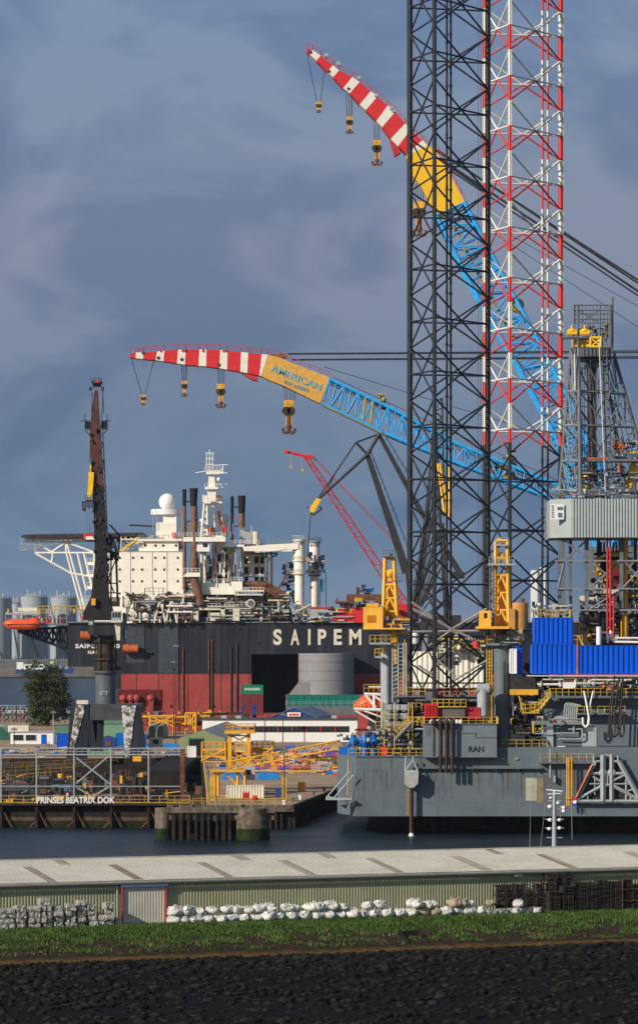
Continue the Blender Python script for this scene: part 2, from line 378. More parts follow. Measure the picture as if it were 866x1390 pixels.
# near bank in the warehouse frame
a=math.radians(22); O=Vector((-32.,368.,0)); U=Vector((math.cos(a),math.sin(a),0)); V=Vector((-math.sin(a),math.cos(a),0))
def L(u,v,z): return O+U*u+V*v+Vector((0,0,z))
def bank_mat():
    m=bpy.data.materials.new('bank_earth'); m.use_nodes=True; n,l=m.node_tree.nodes,m.node_tree.links; b=n['Principled BSDF']; b.inputs['Roughness'].default_value=.95; b.inputs['Specular IOR Level'].default_value=.08
    tc=n.new('ShaderNodeTexCoord'); sx=n.new('ShaderNodeSeparateXYZ'); 
    mp=n.new('ShaderNodeMapping'); mp.vector_type='POINT'; mp.inputs['Rotation'].default_value=(0,0,-a); l.new(tc.outputs['Object'],mp.inputs[0]); 
    wob=n.new('ShaderNodeTexNoise'); wob.inputs['Scale'].default_value=.35; wob.inputs['Detail'].default_value=8; wob.inputs['Roughness'].default_value=.7; l.new(mp.outputs[0],wob.inputs[0])
    l.new(mp.outputs[0],sx.inputs[0])
    off=(O.x*math.sin(-a)+O.y*math.cos(-a))
    s1=n.new('ShaderNodeMath'); s1.operation='SUBTRACT'; s1.inputs[1].default_value=off; l.new(sx.outputs['Y'],s1.inputs[0])
    s2=n.new('ShaderNodeMath'); s2.operation='MULTIPLY_ADD'; s2.inputs[1].default_value=3.2; l.new(wob.outputs['Fac'],s2.inputs[0]); l.new(s1.outputs[0],s2.inputs[2])
    mr=n.new('ShaderNodeMapRange'); mr.inputs['From Min'].default_value=-40; mr.inputs['From Max'].default_value=10; l.new(s2.outputs[0],mr.inputs[0])
    r=n.new('ShaderNodeValToRGB'); l.new(mr.outputs[0],r.inputs[0]); el=r.color_ramp.elements
    def P(v): return (v+40)/50
    el[0].position=0; el[0].color=(.008,.008,.008,1); el[1].position=1; el[1].color=(.05,.12,.015,1)
    for v,c in ((-22,(.007,.007,.007)),(-11.4,(.022,.020,.019)),(-10.4,(.03,.025,.02)),(-9.6,(.17,.10,.03)),(-8.2,(.045,.032,.022)),(-4.,(.065,.042,.028)),(-3.6,(.05,.05,.022)),(-2.2,(.04,.10,.015)),(2.2,(.05,.12,.018))):
        k=el.new(P(v)); k.color=(*c,1)
    f=n.new('ShaderNodeTexNoise'); f.inputs['Scale'].default_value=1.6; f.inputs['Detail'].default_value=9; f.inputs['Roughness'].default_value=.75; l.new(tc.outputs['Object'],f.inputs[0])
    fr=n.new('ShaderNodeValToRGB'); l.new(f.outputs['Fac'],fr.inputs[0]); fr.color_ramp.elements[0].position=.33; fr.color_ramp.elements[1].position=.7; fr.color_ramp.elements[0].color=(.35,.35,.35,1); fr.color_ramp.elements[1].color=(1.5,1.5,1.5,1)
    mm=n.new('ShaderNodeMixRGB'); mm.blend_type='MULTIPLY'; mm.inputs[0].default_value=1; l.new(r.outputs[0],mm.inputs[1]); l.new(fr.outputs[0],mm.inputs[2]); l.new(mm.outputs[0],b.inputs['Base Color'])
    bp=n.new('ShaderNodeBump'); bp.inputs['Distance'].default_value=.5; l.new(f.outputs['Fac'],bp.inputs['Height']); l.new(bp.outputs[0],b.inputs['Normal'])
    return m
prof=[(60,4.4),(58,-3)]; 
m=MB(); vs=[(58,-3),(56,4.4),(0,4.4),(-2.5,4.0),(-10,2.3),(-13,1.8),(-30,1.1),(-95,.12),(-110,-.6),(-110,-4)]
us=[-110+i*3 for i in range(100)]
def bz(u,v,z): return z+(noise.noise(Vector((u*.12,v*.3,3)))*.22 if -94<v<-.5 else 0)
VV=[]
for i in range(len(vs)-1):
    (v0,z0),(v1,z1)=vs[i],vs[i+1]; k=6 if i in(3,4,5,6) else 1
    for j in range(k): VV.append((v0+(v1-v0)*j/k,z0+(z1-z0)*j/k))
VV.append(vs[-1])
for i in range(len(us)):
    for v,z in VV: m.v.append(tuple(L(us[i],v,bz(us[i],v,z))))
nv=len(VV)
for i in range(len(us)-1):
    for j in range(nv-1): p=i*nv+j; m.face((p,p+nv,p+nv+1,p+1),True)
struct(m,'river_bank',bank_mat())
# stone revetment blocks on the low part of the bank and grass on the upper part
m=MB(); q=random.Random(3); stA=mat('basalt_dark',(.008,.008,.008),.9,var=.6,scale=.8); stB=mat('basalt_grey',(.017,.0165,.016),.9,var=.5,scale=.8); stC=mat('weed_stone',(.013,.015,.007),.9,var=.5,scale=.8)
for i in range(9500):
    u=q.uniform(-22,84); v=-12.4-80*q.random()**1.3; zz=1.8+(v+13)*.041 if v>-30 else 1.1+(v+30)*.0151; zz=bz(u,v,zz)
    s=.12+.4*q.random()**2.5; m.use(stA if q.random()<.6 else stB if q.random()<.8 else stC); m.ball(L(u,v,zz+.02),s,6,q.uniform(.9,1.5),1.,q.uniform(.5,.8),.7,i)
for i in range(1200):
    u=q.uniform(-12,80); v=q.uniform(-13.5,-11.5); m.ball(L(u,v,2.36+(v+10)*.2),q.uniform(.1,.2),5,1.3,1,.6,.4,i)
tag(m.build('shore_stones',None,origin=(0,0,0)),'dark basalt stones covering the foot of the grassy river bank','stones',kind='stuff')
m=MB()
for i in range(105000):
    u=q.uniform(-12,82); t=q.random()
    v=q.uniform(-4.2,1.4) if t<.5 else q.uniform(-9.4,-3.4)
    if v<-3.4:
        d=noise.noise(Vector((u*.35,v*.7,0)))+.35*noise.noise(Vector((u*1.3,v*2,5)))
        if d+q.gauss(0,.16)<-.02+(-v-3.4)*.045: continue
    z=4.42 if v>0 else 4.4+v*.16 if v>-2.5 else 4.0+(v+2.5)*.2267
    z=bz(u,v,z)
    h=q.uniform(.12,.34)*(1.1 if v<-1 else .8); p=L(u,v,z-.03); an=q.uniform(0,3.14); wd=.035+.05*q.random(); dx,dy=math.cos(an)*wd,math.sin(an)*wd; ln=q.uniform(-.12,.12)
    m.use(dryg if q.random()<.16+.10*(v<-4) else grassm)
    k=len(m.v); m.v += [(p.x-dx,p.y-dy,p.z),(p.x+dx,p.y+dy,p.z),(p.x+ln,p.y+ln*.5,p.z+h)]; m.face((k,k+1,k+2))
tag(m.build('grass',None,origin=(0,0,0)),'short green grass along the top and in tufts down the river bank','grass',kind='stuff')
# outfall in bank
t=thing('drain_outlet','small dark concrete drain outlet let into the earth bank','drain',L(41.5,-8.2,2.4)); b=wloc(t)
def QL(u,v,z): return L(u,v,z)
for uu in (40.4,42.6):
    m=MB(); P=[]
    for z in (1.9,):
        m.hexa([L(uu,-9.2,1.8),L(uu+.3,-9.2,1.8),L(uu+.3,-7,1.8),L(uu,-7,1.8),L(uu,-9.2,2.6),L(uu+.3,-9.2,2.6),L(uu+.3,-7,3.7),L(uu,-7,3.7)])
    m.build('wing_wall',dkconc,t)
m=MB(); m.hexa([L(40.7,-7.3,1.8),L(42.6,-7.3,1.8),L(42.6,-7,1.8),L(40.7,-7,1.8),L(40.7,-7.3,3.6),L(42.6,-7.3,3.6),L(42.6,-7,3.6),L(40.7,-7,3.6)]); m.build('flap_gate',soot,t)

# ------------------------------------------------------------------ warehouse
t=thing('warehouse','long low green corrugated warehouse with pale roof behind the grassy bank','warehouse',L(30,12,4.4))
EZ=8.8; VR=15.2; RZ=EZ+13.2*math.tan(math.radians(6.6)); U0,U1=-25,95; VS=11.2; ZS=EZ+(VS-2)*math.tan(math.radians(6.6))
def shear_corr(mb,u0,v0,z0,u1,z1,per=.33,amp=.05):
    p=L(u0,v0,0); q_=L(u1,v0,0); mb.corr((p.x,p.y),(q_.x,q_.y),z0,z1,per,amp)
m=MB(); shear_corr(m,U0,2.5,4.3,U1,EZ-.15); m.plan([tuple(L(U0,2.6,0)[:2]),tuple(L(U1,2.6,0)[:2]),tuple(L(U1,28,0)[:2]),tuple(L(U0,28,0)[:2])],4.3,EZ-.1)
m.build('wall',shedw,t)
# roof: two corrugated slopes
def slope(mb,u0,u1,v0,z0,v1,z1,per=.33,amp=.045,lift=0):
    n=round((u1-u0)/per); k=len(mb.v)
    for i in range(n):
        for tt,o in ((0,0),(.35,0),(.5,1),(.85,1)):
            uu=u0+(i+tt)*(u1-u0)/n; mb.v.append(tuple(L(uu,v0,z0+amp*o+lift))); mb.v.append(tuple(L(uu,v1,z1+amp*o+lift)))
    for i in range(4*n-1): a_=k+2*i; mb.face((a_,a_+2,a_+3,a_+1))
m=MB(); slope(m,U0,U1,2.0,EZ,VS+.2,ZS+.04,lift=.03); slope(m,U0,U1,VS,ZS,VR,RZ); slope(m,U0,U1,VR,RZ,28.4,EZ)
m.quad(L(U0,2.0,EZ-.18),L(U1,2.0,EZ-.18),L(U1,2.0,EZ),L(U0,2.0,EZ)); m.build('roof',roofw,t)
m=MB(); m.obox(L(32.5,VR,RZ+.05),None,57.5,.25,.05,a); m.build('ridge_cap',roofw,t)
def roofpt(px,py,front):   # invert: find u for a pixel on roof at given v
    pass
# roof lights: strips crossing each slope
def u_at(px,v,z):
    lo,hi=-40,120
    for _ in range(40):
        mid=(lo+hi)/2; p=L(mid,v,z); x=433+p.x*F/p.y
        if x<px: lo=mid
        else: hi=mid
    return lo
tl=math.tan(math.radians(6.6))
for px in (78,196,318,430,549,668,785,905):
    uu=u_at(px-7,2.4,EZ); m=MB(); slope(m,uu-.55,uu+.55,2.4,EZ+.4*tl+.05,VS-.3,ZS-.3*tl+.05,lift=.012); m.build('roof_light',roofl,t)
for px in (90,212,335,452,573,678,794):
    uu=u_at(px,VS+.5,ZS); m=MB(); slope(m,uu-.55,uu+.55,VS+.5,ZS+.5*tl+.02,VR-.4,RZ-.4*tl+.02,lift=.012); m.build('roof_light',roofl if px not in (212,573,794) else roofw,t)
# gutter + downpipe + door
m=MB(); m.obox(L(32.5,1.93,EZ-.22),None,57.5,.09,.07,a); m.build('gutter',dgrey,t)
ud0,ud1=u_at(166,2.4,5),u_at(223,2.4,5)
m=MB(); m.tube(L(ud0-.55,2.25,4.4),L(ud0-.55,2.25,EZ-.2),.09,8); m.build('downpipe',lgrey,t)
d=MB(); p_,q_=L(ud0,2.2,0),L(ud1,2.2,0); d.corr((p_.x,p_.y),(q_.x,q_.y),4.4,8.15,.3,.025); dr=d.build('sliding_door',doorw,t)
m=MB()
for uu in (ud0-.08,ud1+.08): m.obox(L(uu,2.1,6.3),None,.035,.12,1.9,a)
m.build('door_frame',redpaint,dr)
m=MB(); m.obox(L((ud0+ud1)/2,2.1,8.35),None,(ud1-ud0)/2+.25,.2,.2,a); m.build('door_track',roofblue,dr)
ul=u_at(700,1.6,EZ); m=MB(); m.tube(L(ul,2.4,EZ-.6),L(ul,.9,EZ-.45),.05,6); m.obox(L(ul,.8,EZ-.45),None,.35,.2,.08,a); m.build('wall_lamp',dgrey,t)
m=MB(); m.tube(L(ul-4,2.35,EZ-.7),L(ul+9,2.35,EZ-.7),.03,4); m.build('cable',dgrey,t)

# ------------------------------------------------------------------ concrete blocks (rough rectangular, slightly displaced)
def block(l_,w_,h_,seed,name,mt):
    m=MB(); q=random.Random(seed); pts=[]
    n=3
    k=0
    import itertools
    idx={}
    for ix in range(4):
        for iy in range(4):
            for iz in range(3):
                if ix in(0,3) or iy in(0,3) or iz in(0,2):
                    c=1-.12*(((ix in(0,3))+(iy in(0,3))+(iz in(0,2)))>=2)*q.random()
                    idx[ix,iy,iz]=len(m.v)
                    m.v.append(((ix/3-.5)*l_*c+q.uniform(-.03,.03),(iy/3-.5)*w_*c+q.uniform(-.03,.03),max(0,iz/2*h_*(1 if iz<2 else c))+q.uniform(-.02,.02)*(iz>0)))
    for ix in range(3):
        for iz in range(2):
            m.face((idx[ix,0,iz],idx[ix+1,0,iz],idx[ix+1,0,iz+1],idx[ix,0,iz+1])); m.face((idx[ix+1,3,iz],idx[ix,3,iz],idx[ix,3,iz+1],idx[ix+1,3,iz+1]))
    for iy in range(3):
        for iz in range(2):
            m.face((idx[0,iy+1,iz],idx[0,iy,iz],idx[0,iy,iz+1],idx[0,iy+1,iz+1])); m.face((idx[3,iy,iz],idx[3,iy+1,iz],idx[3,iy+1,iz+1],idx[3,iy,iz+1]))
    for ix in range(3):
        for iy in range(3):
            m.face((idx[ix,iy,2],idx[ix+1,iy,2],idx[ix+1,iy+1,2],idx[ix,iy+1,2])); m.face((idx[ix,iy+1,0],idx[ix+1,iy+1,0],idx[ix+1,iy,0],idx[ix,iy,0]))
    return m.build(name,mt,origin=(0,0,0))
protos={}
def blk(l_,w_,h_,loc,rz,label,name='concrete_block',mt=None,group='weathered grey concrete blocks stacked by the warehouse',cat='concrete block',tilt=0):
    key=(round(l_,1),round(h_,1),R.randrange(3),name)
    if key not in protos: o=block(l_,w_,h_,R.random(),name,mt or blockm); protos[key]=o
    else: o=protos[key].copy(); COL.objects.link(o)
    o.location=loc; o.rotation_euler=(0,tilt,rz); return tag(o,label,cat,group)
sc_=374/F
stacks=[(-8,22,30,4),(30,14,40,4),(52,22,28,5),(74,14,30,4),(96,20,24,4),(114,14,32,4),(130,14,22,4),(145,16,20,3),(159,10,10,1)]
stacks=[(8,26,4),(28,14,4),(46,17,4),(62,15,5),(79,14,4),(95,15,4),(110,13,5),(124,12,4),(137,12,2),(148,14,4),(160,8,1)]
for si,(cx,wd,nn) in enumerate(stacks):
    zz=4.4
    for k in range(nn):
        h=R.uniform(.5,.66); l_=wd*sc_*R.uniform(.86,1.04); two=k<nn-1 and wd>14 and R.random()<.7
        top='topmost' if k==nn-1 and nn>1 else ORD(k)+' from the ground'
        for j in range(2 if two else 1):
            lj=l_*(.5 if two else 1)-.06; off=(j-.5)*l_*.5 if two else R.uniform(-.2,.2)
            p=L(u_at(cx,.9,6),1.0+R.uniform(-.22,.22),zz)+U*off
            blk(lj,1.2,h-.03,p,a+R.uniform(-.1,.1),f'weathered grey block, {top}{(", left one,",", right one,")[j] if two else ""} in the {ORD(si)} block stack' if nn>1 else 'small lone concrete block lying left of the downpipe and cream door',tilt=R.uniform(-.1,.1) if k==nn-1 else R.uniform(-.015,.015))
        zz+=h
# blocks lying near the bags on the right
for i,(px,wd) in enumerate(((665,14),(680,15),(696,14),(712,16),(726,12))):
    blk(wd*sc_,1.,.55,L(u_at(px,.6,5),.5,4.4),a+R.uniform(-.1,.1),f'low pale concrete block, {ORD(i)} in the single row before the timber',group='low pale concrete blocks in a row')

# ------------------------------------------------------------------ bulk bags
def bag(seed,mt):
    t=MB(); q=random.Random(seed); n=16; rows=[(0,.72),(.12,.95),(.45,1.04),(.75,.98),(.95,.78),(.99,.4),(1.0,.0)]
    for j,(h,r) in enumerate(rows):
        for i in range(n):
            an=2*math.pi*i/n; sq=1/max(abs(math.cos(an)),abs(math.sin(an)))**.7
            d=1+.18*noise.noise(Vector((math.cos(an)*1.6,math.sin(an)*1.6,h*2.2+seed*9)))+.11*q.uniform(-1,1)
            t.v.append((math.cos(an)*.6*r*sq*d,math.sin(an)*.5*r*sq*d,h*.68+.06*q.uniform(-1,1)*(j>1)))
    for j in range(len(rows)-1):
        for i in range(n): i2=(i+1)%n; t.face((j*n+i,j*n+i2,(j+1)*n+i2,(j+1)*n+i),j<2)
    t.face(tuple(range(n-1,-1,-1)))
    o=t.build('bulk_bag',mt,origin=(0,0,0))
    s=MB()
    for sx_,sy_ in ((-1,-1),(1,1)):
        s.path([(.34*sx_,.25*sy_,.6),(.25*sx_,.2*sy_,.74+.1*q.random()),(.05*sx_,.22*sy_,.76),(-.1*sx_,.25*sy_,.6)],.03,4)
    s.build('lifting_loop',mt,o); return o
bp=[bag(i,bagm) for i in range(5)]+[bag(9,bagt)]
used=set(); cnt={'bottom':0,'upper':0}
def put(px,v,z,sc,k,label,grp='white woven bulk bags heaped along the warehouse wall'):
    src=bp[k]
    if k in used: o=copy_tree(src)
    else: o=src; used.add(k)
    o.location=L(u_at(px,v,z),v,z); o.rotation_euler=(R.uniform(-.08,.08),R.uniform(-.08,.08),R.uniform(0,6.28)); o.scale=(sc,sc*.9,sc*R.uniform(.82,1.02)); tag(o,label,'bulk bag',grp)
xs=[]; x=236
while x<660:
    xs.append(x); x+=R.uniform(14.5,17.5)
for i,x in enumerate(xs):
    k=R.randrange(5) if not (560<x and R.random()<.35) else 5
    c='tan' if k==5 else 'white'
    put(x,1.0+R.uniform(-.2,.2),4.4,R.uniform(1.12,1.5),k,f'{c} bulk bag, {ORD(i)} right of the cream door, bottom row')
j=0
for x in xs:
    if x<470 or x>560 or R.random()<.45:
        if R.random()<.05: continue
        k=R.randrange(5) if not (590<x and R.random()<.4) else 5; c='tan' if k==5 else 'white'
        put(x+R.uniform(2,12),1.15,5.25+R.uniform(-.08,.08),R.uniform(.95,1.4),k,f'{c} bulk bag on others, {ORD(j)} right of the cream door, upper row'); j+=1
for i,(px,z) in enumerate(((702,4.4),(703,5.15))): put(px,.1,z,.95,i,f'bright white bulk bag before the timber piles, {"lower" if i==0 else "upper"} of two')
put(728,.1,4.4,.9,3,'slumped white bulk bag right of the standing pair, against dark timber')

# ------------------------------------------------------------------ dark timber pallets / racks
def pallet():
    t=MB()
    for i in range(6): t.box(-.62,.62,-.5+i*.18,-.5+i*.18+.13,.12,.16)
    for x_ in (-.6,-.06,.5): t.box(x_,x_+.1,-.5,.5,.03,.12)
    for i in (0,2,5): t.box(-.62,.62,-.5+i*.18,-.5+i*.18+.13,0,.03)
    return t.build('wooden_pallet',wood,origin=(0,0,0))
pl=pallet(); first=True
pst=[(750,13,.0),(768,16,.0),(784,18,.1),(800,17,.0),(816,19,.05),(832,18,.0),(848,19,.1),(862,16,.0)]
for si,(px,nn,dv) in enumerate(pst):
    for k in range(nn):
        o=pl if first else pl.copy()
        if not first: COL.objects.link(o)
        first=False
        o.location=L(u_at(px,.9,5),.85+dv+R.uniform(-.06,.06),4.4+k*.17); o.rotation_euler=(0,0,a+R.uniform(-.1,.1)); 
        tag(o,f'wooden pallet, {ORD(k)} from the ground in the {ORD(si)} pallet stack','pallet','dark wooden pallets stacked by the warehouse')
# steel stillages (post pallets) stacked two or three high
def stillage():
    e=bpy.data.objects.new('steel_stillage',None); COL.objects.link(e)
    for sx_ in (-.5,.5):
        for sy_ in (-.45,.45):
            m=MB(); m.box(sx_-.05,sx_+.05,sy_-.05,sy_+.05,0,1.0); m.build('post',dark,e,origin=(0,0,0))
    m=MB(); m.box(-.5,.5,-.45,.45,.1,.18); m.tube((-.5,-.45,.2),(.5,-.45,.95),.04,4); m.tube((.5,-.45,.2),(-.5,-.45,.95),.04,4); m.box(-.5,.5,-.48,-.42,.45,.52); m.box(-.5,.5,-.48,-.42,.9,.97)
    m.build('frame',brownsteel,e,origin=(0,0,0))
    m=MB(); q=random.Random(5)
    for i in range(9): m.tube((q.uniform(-.4,.4),q.uniform(-.4,.4),.2),(q.uniform(-.4,.4),q.uniform(-.4,.4),.9),.09,6)
    m.build('load',wood,e,origin=(0,0,0)); return e
st=stillage(); first=True
for si,(px,nn) in enumerate(((676,3),(690,3),(704,3),(718,2),(731,3),(744,4),(757,4),(770,4),(783,3),(796,3))):
    for k in range(nn):
        o=st if first else copy_tree(st); first=False
        o.location=L(u_at(px,2,5),2.3-.55 if px<748 else 2.35-.45,4.4+k*1.02); o.rotation_euler=(0,0,a+R.uniform(-.08,.08))
        if px>748: o.location=L(u_at(px,2,5),2.0,4.4+k*1.02)
        tag(o,f'dark stillage, {ORD(k)} from the ground in the {ORD(si)} stillage stack','stillage','dark steel stillages stacked against the warehouse')
t=thing('pipe_rack','red rusty steel pipe rack beside the dark timber at the right','rack',L(u_at(853,1,5),.9,4.4)); 
c=L(u_at(853,1,5),.3,0)
for s_ in (-1.1,1.1): 
    m=MB(); m.tube(c+U*s_+Vector((0,0,4.4)),c+U*s_+Vector((0,0,7.7)),.07,6); m.build('upright',rust,t)
for z_ in (5.4,6.6,7.7):
    m=MB(); m.tube(c+U*-1.3+Vector((0,0,z_)),c+U*1.3+Vector((0,0,z_)),.06,6); m.build('crossbar',rust,t)
# ------------------------------------------------------------------ pilot boat behind the warehouse (mast visible)
Y=470; b0=W(752,1144,Y); t=thing('pilot_boat','small boat with white radar mast and two flags behind the warehouse roof','boat',(b0.x,Y,0))
m=MB(); X=b0.x
m.plan([(X-9,Y-2.6),(X+8,Y-2.6),(X+12,Y),(X+8,Y+2.6),(X-9,Y+2.6)],-.6,1.7); m.build('hull',boatblue,t)
m=MB(); m.box(X-5,X+5,Y-2,Y+2,1.7,4.); m.box(X-3,X+3,Y-1.7,Y+1.7,4.,5.4); m.build('cabin',cleanwhite,t)
mm=MB(); z0,z1=5.4,wz(1074,Y)
mm.tube((X,Y,z0),(X,Y,wz(1078,Y)),.34,8,.2)
for yy,wd in ((1098,.7),(1112,1.2),(1124,1.2),(1137,1.),(1087,.9)): mm.tube((X-wd,Y,wz(yy,Y)),(X+wd,Y,wz(yy,Y)),.06,5)
ms=mm.build('mast',lgrey,t)
m=MB(); m.tube(W(741,1072,Y),W(763,1074,Y),.09,6); m.tube(W(752,1073,Y),W(752,1077,Y),.12,6); m.build('radar_bar',cleanwhite,t)
m=MB(); m.tube(W(743,1078,Y),W(761,1077,Y),.07,6); m.build('radar_bar',cleanwhite,t)
for px,py,r_ in ((746,1113,.3),(759,1113,.28),(746,1095,.34),(757,1090,.26),(745,1125,.28),(759,1124,.3),(747,1083,.2)):
    m=MB(); c=W(px,py,Y); m.ball(c,r_,10,1,1,.8); m.build('searchlight' if py>1100 else 'aerial_dome',cleanwhite,t)
for px in (718,730): 
    m=MB(); m.tube((wx(px,Y),Y,4),W(px+ (2 if px<720 else 10),1089,Y),.03,4,.012); m.build('whip_antenna',lgrey,t)
fl=MB(); 
def flag(cols,x0,y0,wpx,hpx,Y,name):
    m=MB(); nx=8
    for ci,cm in enumerate(cols):
        m.use(cm)
        for i in range(nx):
            k=len(m.v)
            for ii in (i,i+1):
                t_=ii/nx; px=x0+wpx*t_; dy=math.sin(t_*5)*1.0+t_*1.2; off=math.sin(t_*7)*.15
                for jj in (ci,ci+1): p=W(px,y0+hpx*jj/len(cols)+dy,Y); m.v.append((p.x,p.y+off,p.z))
            m.face((k,k+2,k+3,k+1),True)
    return m
m=flag([flagred,cleanwhite,flagblue],776,1082,8,11,Y,'f').build('flag',None,t); m['label']='red, white and blue striped flag'
m=flag([cleanwhite,mat('pale_pink',(.6,.35,.38)),cleanwhite],760,1093,8,8,Y,'f').build('flag',None,t)
m=MB(); m.pt((775,1080),(776,1140),Y,.03); m.pt((760,1091),(760,1110),Y,.025); m.build('flagstaff',lgrey,t)

# ------------------------------------------------------------------ timber and concrete pier in front of the dock
Y=606; t=thing('pier','concrete jetty head on dark timber piles with round ends before the dock','pier',(wx(290,Y),Y,0))
zt=wz(1096,Y); m=MB(); m.box(wx(228,Y),wx(372,Y),Y+.6,Y+7,zt-2.1,zt-.9); m.box(wx(226,Y),wx(374,Y),Y,Y+7.5,zt-.9,zt); m.build('deck',concrete,t)
for i in range(9):
    x=wx(236+i*9.6+R.uniform(-1.5,1.5),Y); s_=R.uniform(.2,.34)
    m=MB(); m.box(x-s_,x+s_,Y+.1,Y+.6,-1.5,zt-1.0); 
    m.build('pile',pile,t)
m=MB(); 
for i in range(9):
    x=wx(237+i*11,Y); m.box(x-.45,x+.45,Y+.62,Y+1.2,zt-2.3,zt-1.2)
m.build('bracket',concrete,t)
m=MB(); m.box(wx(232,Y),wx(340,Y),Y+3.5,Y+4.2,-1.5,zt-2.2); m.build('sheet_piling',dkconc,t)
for px,wd,h in ((221.5,11.5,2),(343,23,2.5)):
    r_=wd*Y/F; m=MB(); m.use(concrete); c=(wx(px,Y),Y+1.6); m.cyl(c[0],c[1],1.9,wz(1095+h,Y),r_,n=20)
    m.use(algae); m.cyl(c[0],c[1],-1.5,1.9,r_+.04,n=20); m.build('dolphin',None,t)
m=MB(); m.rail([(wx(228,Y),Y+.5,zt),(wx(374,Y),Y+.5,zt)],1.1,2.,.05)
m.build('railing',yel,t)
for px in (236,240,262,330): 
    m=MB(); m.cyl(wx(px,Y),Y+.7,zt,zt+.5,.25,n=8); m.build('bollard',dark,t)
tag(t,group='x'); del t['group']

# ------------------------------------------------------------------ dry dock
Y=645; zt=wz(1092,Y)
t=thing('dry_dock','wide dark floating dock behind the water with its name in white letters along the rim','dock',(wx(110,Y),Y,0))
X0,X1=wx(-90,Y),wx(281.5,Y)
m=MB(); m.box(X0,X1,Y,Y+6,-3,zt-.2); m.build('front_wall',dkconc,t)
m=MB(); m.plan([(X0,Y+6),(X1,Y+6),(-27.6,883),(X0,883)],-3,.25); m.build('dock_floor',floorm,t)
m=MB(); m.box(X0-40,-27.6,883,884.9,-1,4.05); m.plan([(X1+.02,Y+.5),(X1-.5,Y+.5),(-28.4,883),(-27.6,883)],-1,3.97); m.build('side_wall',dkconc,t)
m=MB(); m.box(X0,X1,Y-.12,Y-.01,.4,1.2); m.build('waterline_band',algae,t)
m=MB(); m.box(X0,X1,Y-.2,Y-.04,1.2,1.9); m.build('fender_band',mat('reddish_band',(.10,.06,.045),.9,var=.4),t)
for i,px in enumerate((2,50,101,151,202,232)):   # braces below the rim
    m=MB(); m.pb(px-1.6,1092,px+1.6,1128,Y-1.2,1.); m.build('buttress',pile,t)
    m=MB(); m.tube(W(px+2,1098,Y-.8),W(px+14,1122,Y-.8),.14); m.tube(W(px+2,1112,Y-.8),W(px-10,1124,Y-.8),.12); m.build('raking_strut',rust,t)
m=MB(); m.pb(-90,1090,258,1093,Y-1.6,2.4); m.build('walkway',brownsteel,t)
m=MB(); m.pr(-90,258,1090,Y-1.5,1.25,2.6,.07); m.build('railing',yel,t)
m=MB(); m.pb(-90,1088.7,258,1089.7,Y-1.62,.1); m.build('toe_board',yel,t)
text('PRINSES BEATRIX DOK',50.5,1081.5,156.5,1090.5,Y-1.75,cleanwhite,t,off=.024,ext=.15)
q=random.Random(11)
# tall post frame
for px in (-48,2,50,101,151,202,249):
    m=MB(); m.pb(px-.8,1017,px+.8,1090,Y+.5,.2); m.tube(W(px,1020,Y+.6),W(px,1090,Y+.6),.13,6); m.build('post',lgrey,t)
m=MB()
for py,r_ in ((1016,.11),(1020,.06),(1024.5,.13)): m.pt((-60,py),(252,py),Y+.7,r_)
for i in range(40): x=-50+i*7.7; m.pt((x,1016),(x,1024),Y+.7,.04)
m.build('top_walkway',lgrey,t)
m=MB(); m.pt((-60,1067.5),(249,1067.5),Y+.6,.09); m.build('middle_rail',lgrey,t)
m=MB()
for p_,q_ in (((101,1026),(151,1065)),((151,1024),(101,1066)),((101,1067),(126,1081)),((151,1067),(126,1081))): m.pt(p_,q_,Y+.8,.13)
m.build('cross_brace',lgrey,t)
m=MB(); m.pb(245,1017,251,1091,Y+.3,.6); m.build('end_post',rust,t)
# stuff on the floor of the dock
m=MB()
for i in range(13):
    x=-20+i*16.3; m.pt((x,1057+q.uniform(-5,3)),(x+q.uniform(-1,1),1050+q.uniform(-4,3)),760+q.uniform(-30,60),.12)
m.build('props',rust,t)
for (x,y_,w_,h_,Yd,mm_,nm) in ((15,1062,45,6,700,brownsteel,'keel_block'),(62,1066,28,8,710,dgrey,'keel_block'),(110,1056,20,12,740,brownsteel,'keel_block'),(118,1046,10,12,720,gyel,'work_basket'),(165,1060,30,10,730,brownsteel,'keel_block'),(178,1040,18,26,760,brownsteel,'scaffold'),(70,1052,26,10,780,roofblue,'tarpaulin_pile'),(10,1048,30,9,790,roofdark,'tarpaulin_pile'),(35,1078,60,5,670,brownsteel,'keel_block'),(150,1077,40,6,672,brownsteel,'keel_block')):
    m=MB(); zb=.25; a_=W(x,y_,Yd); zt_=max(zb+.5,wz(y_,Yd)); m.box(a_.x,a_.x+w_*Yd/F,Yd,Yd+5,zb,zb+ h_*Yd/F)
    if nm!='tarpaulin_pile':
        for j in range(5): xx=a_.x+(j+.5)/5*w_*Yd/F; m.tube((xx,Yd-.3,zb),(xx+q.uniform(-1,1),Yd-.3,zb+h_*Yd/F+q.uniform(0,1.2)),.12)
    m.build(nm,mm_,t)
m=MB()
for k in range(4):   # long handrail lines and ramps inside
    m.rail([W(-40,1066-k*7,690+k*50),W(70+k*30,1056-k*7,690+k*50)],1.1,2.4,.07)
m.build('handrail',mat('dull_rail',(.25,.17,.04),.6,var=.4),t)
m=MB(); m.box(wx(203,800),wx(250,800),790,880,.25,4.6); m.pb(206,1046,248,1072,700,2); m.build('inner_tower',dkconc,t)
m=MB(); m.pb(-60,1030,14,1040,850,2); m.pb(20,1034,48,1042,845,2); m.pb(60,1036,100,1044,840,2); m.build('inner_ledge',brownsteel,t)
m=MB(); floorbits(m,-30,275,655,870,.25,420,[rust,brownsteel,dark,dark,dgrey,brownsteel,dkconc,dark,rust,gyel],(.5,3.2),77); m.build('dock_gear',None,t)
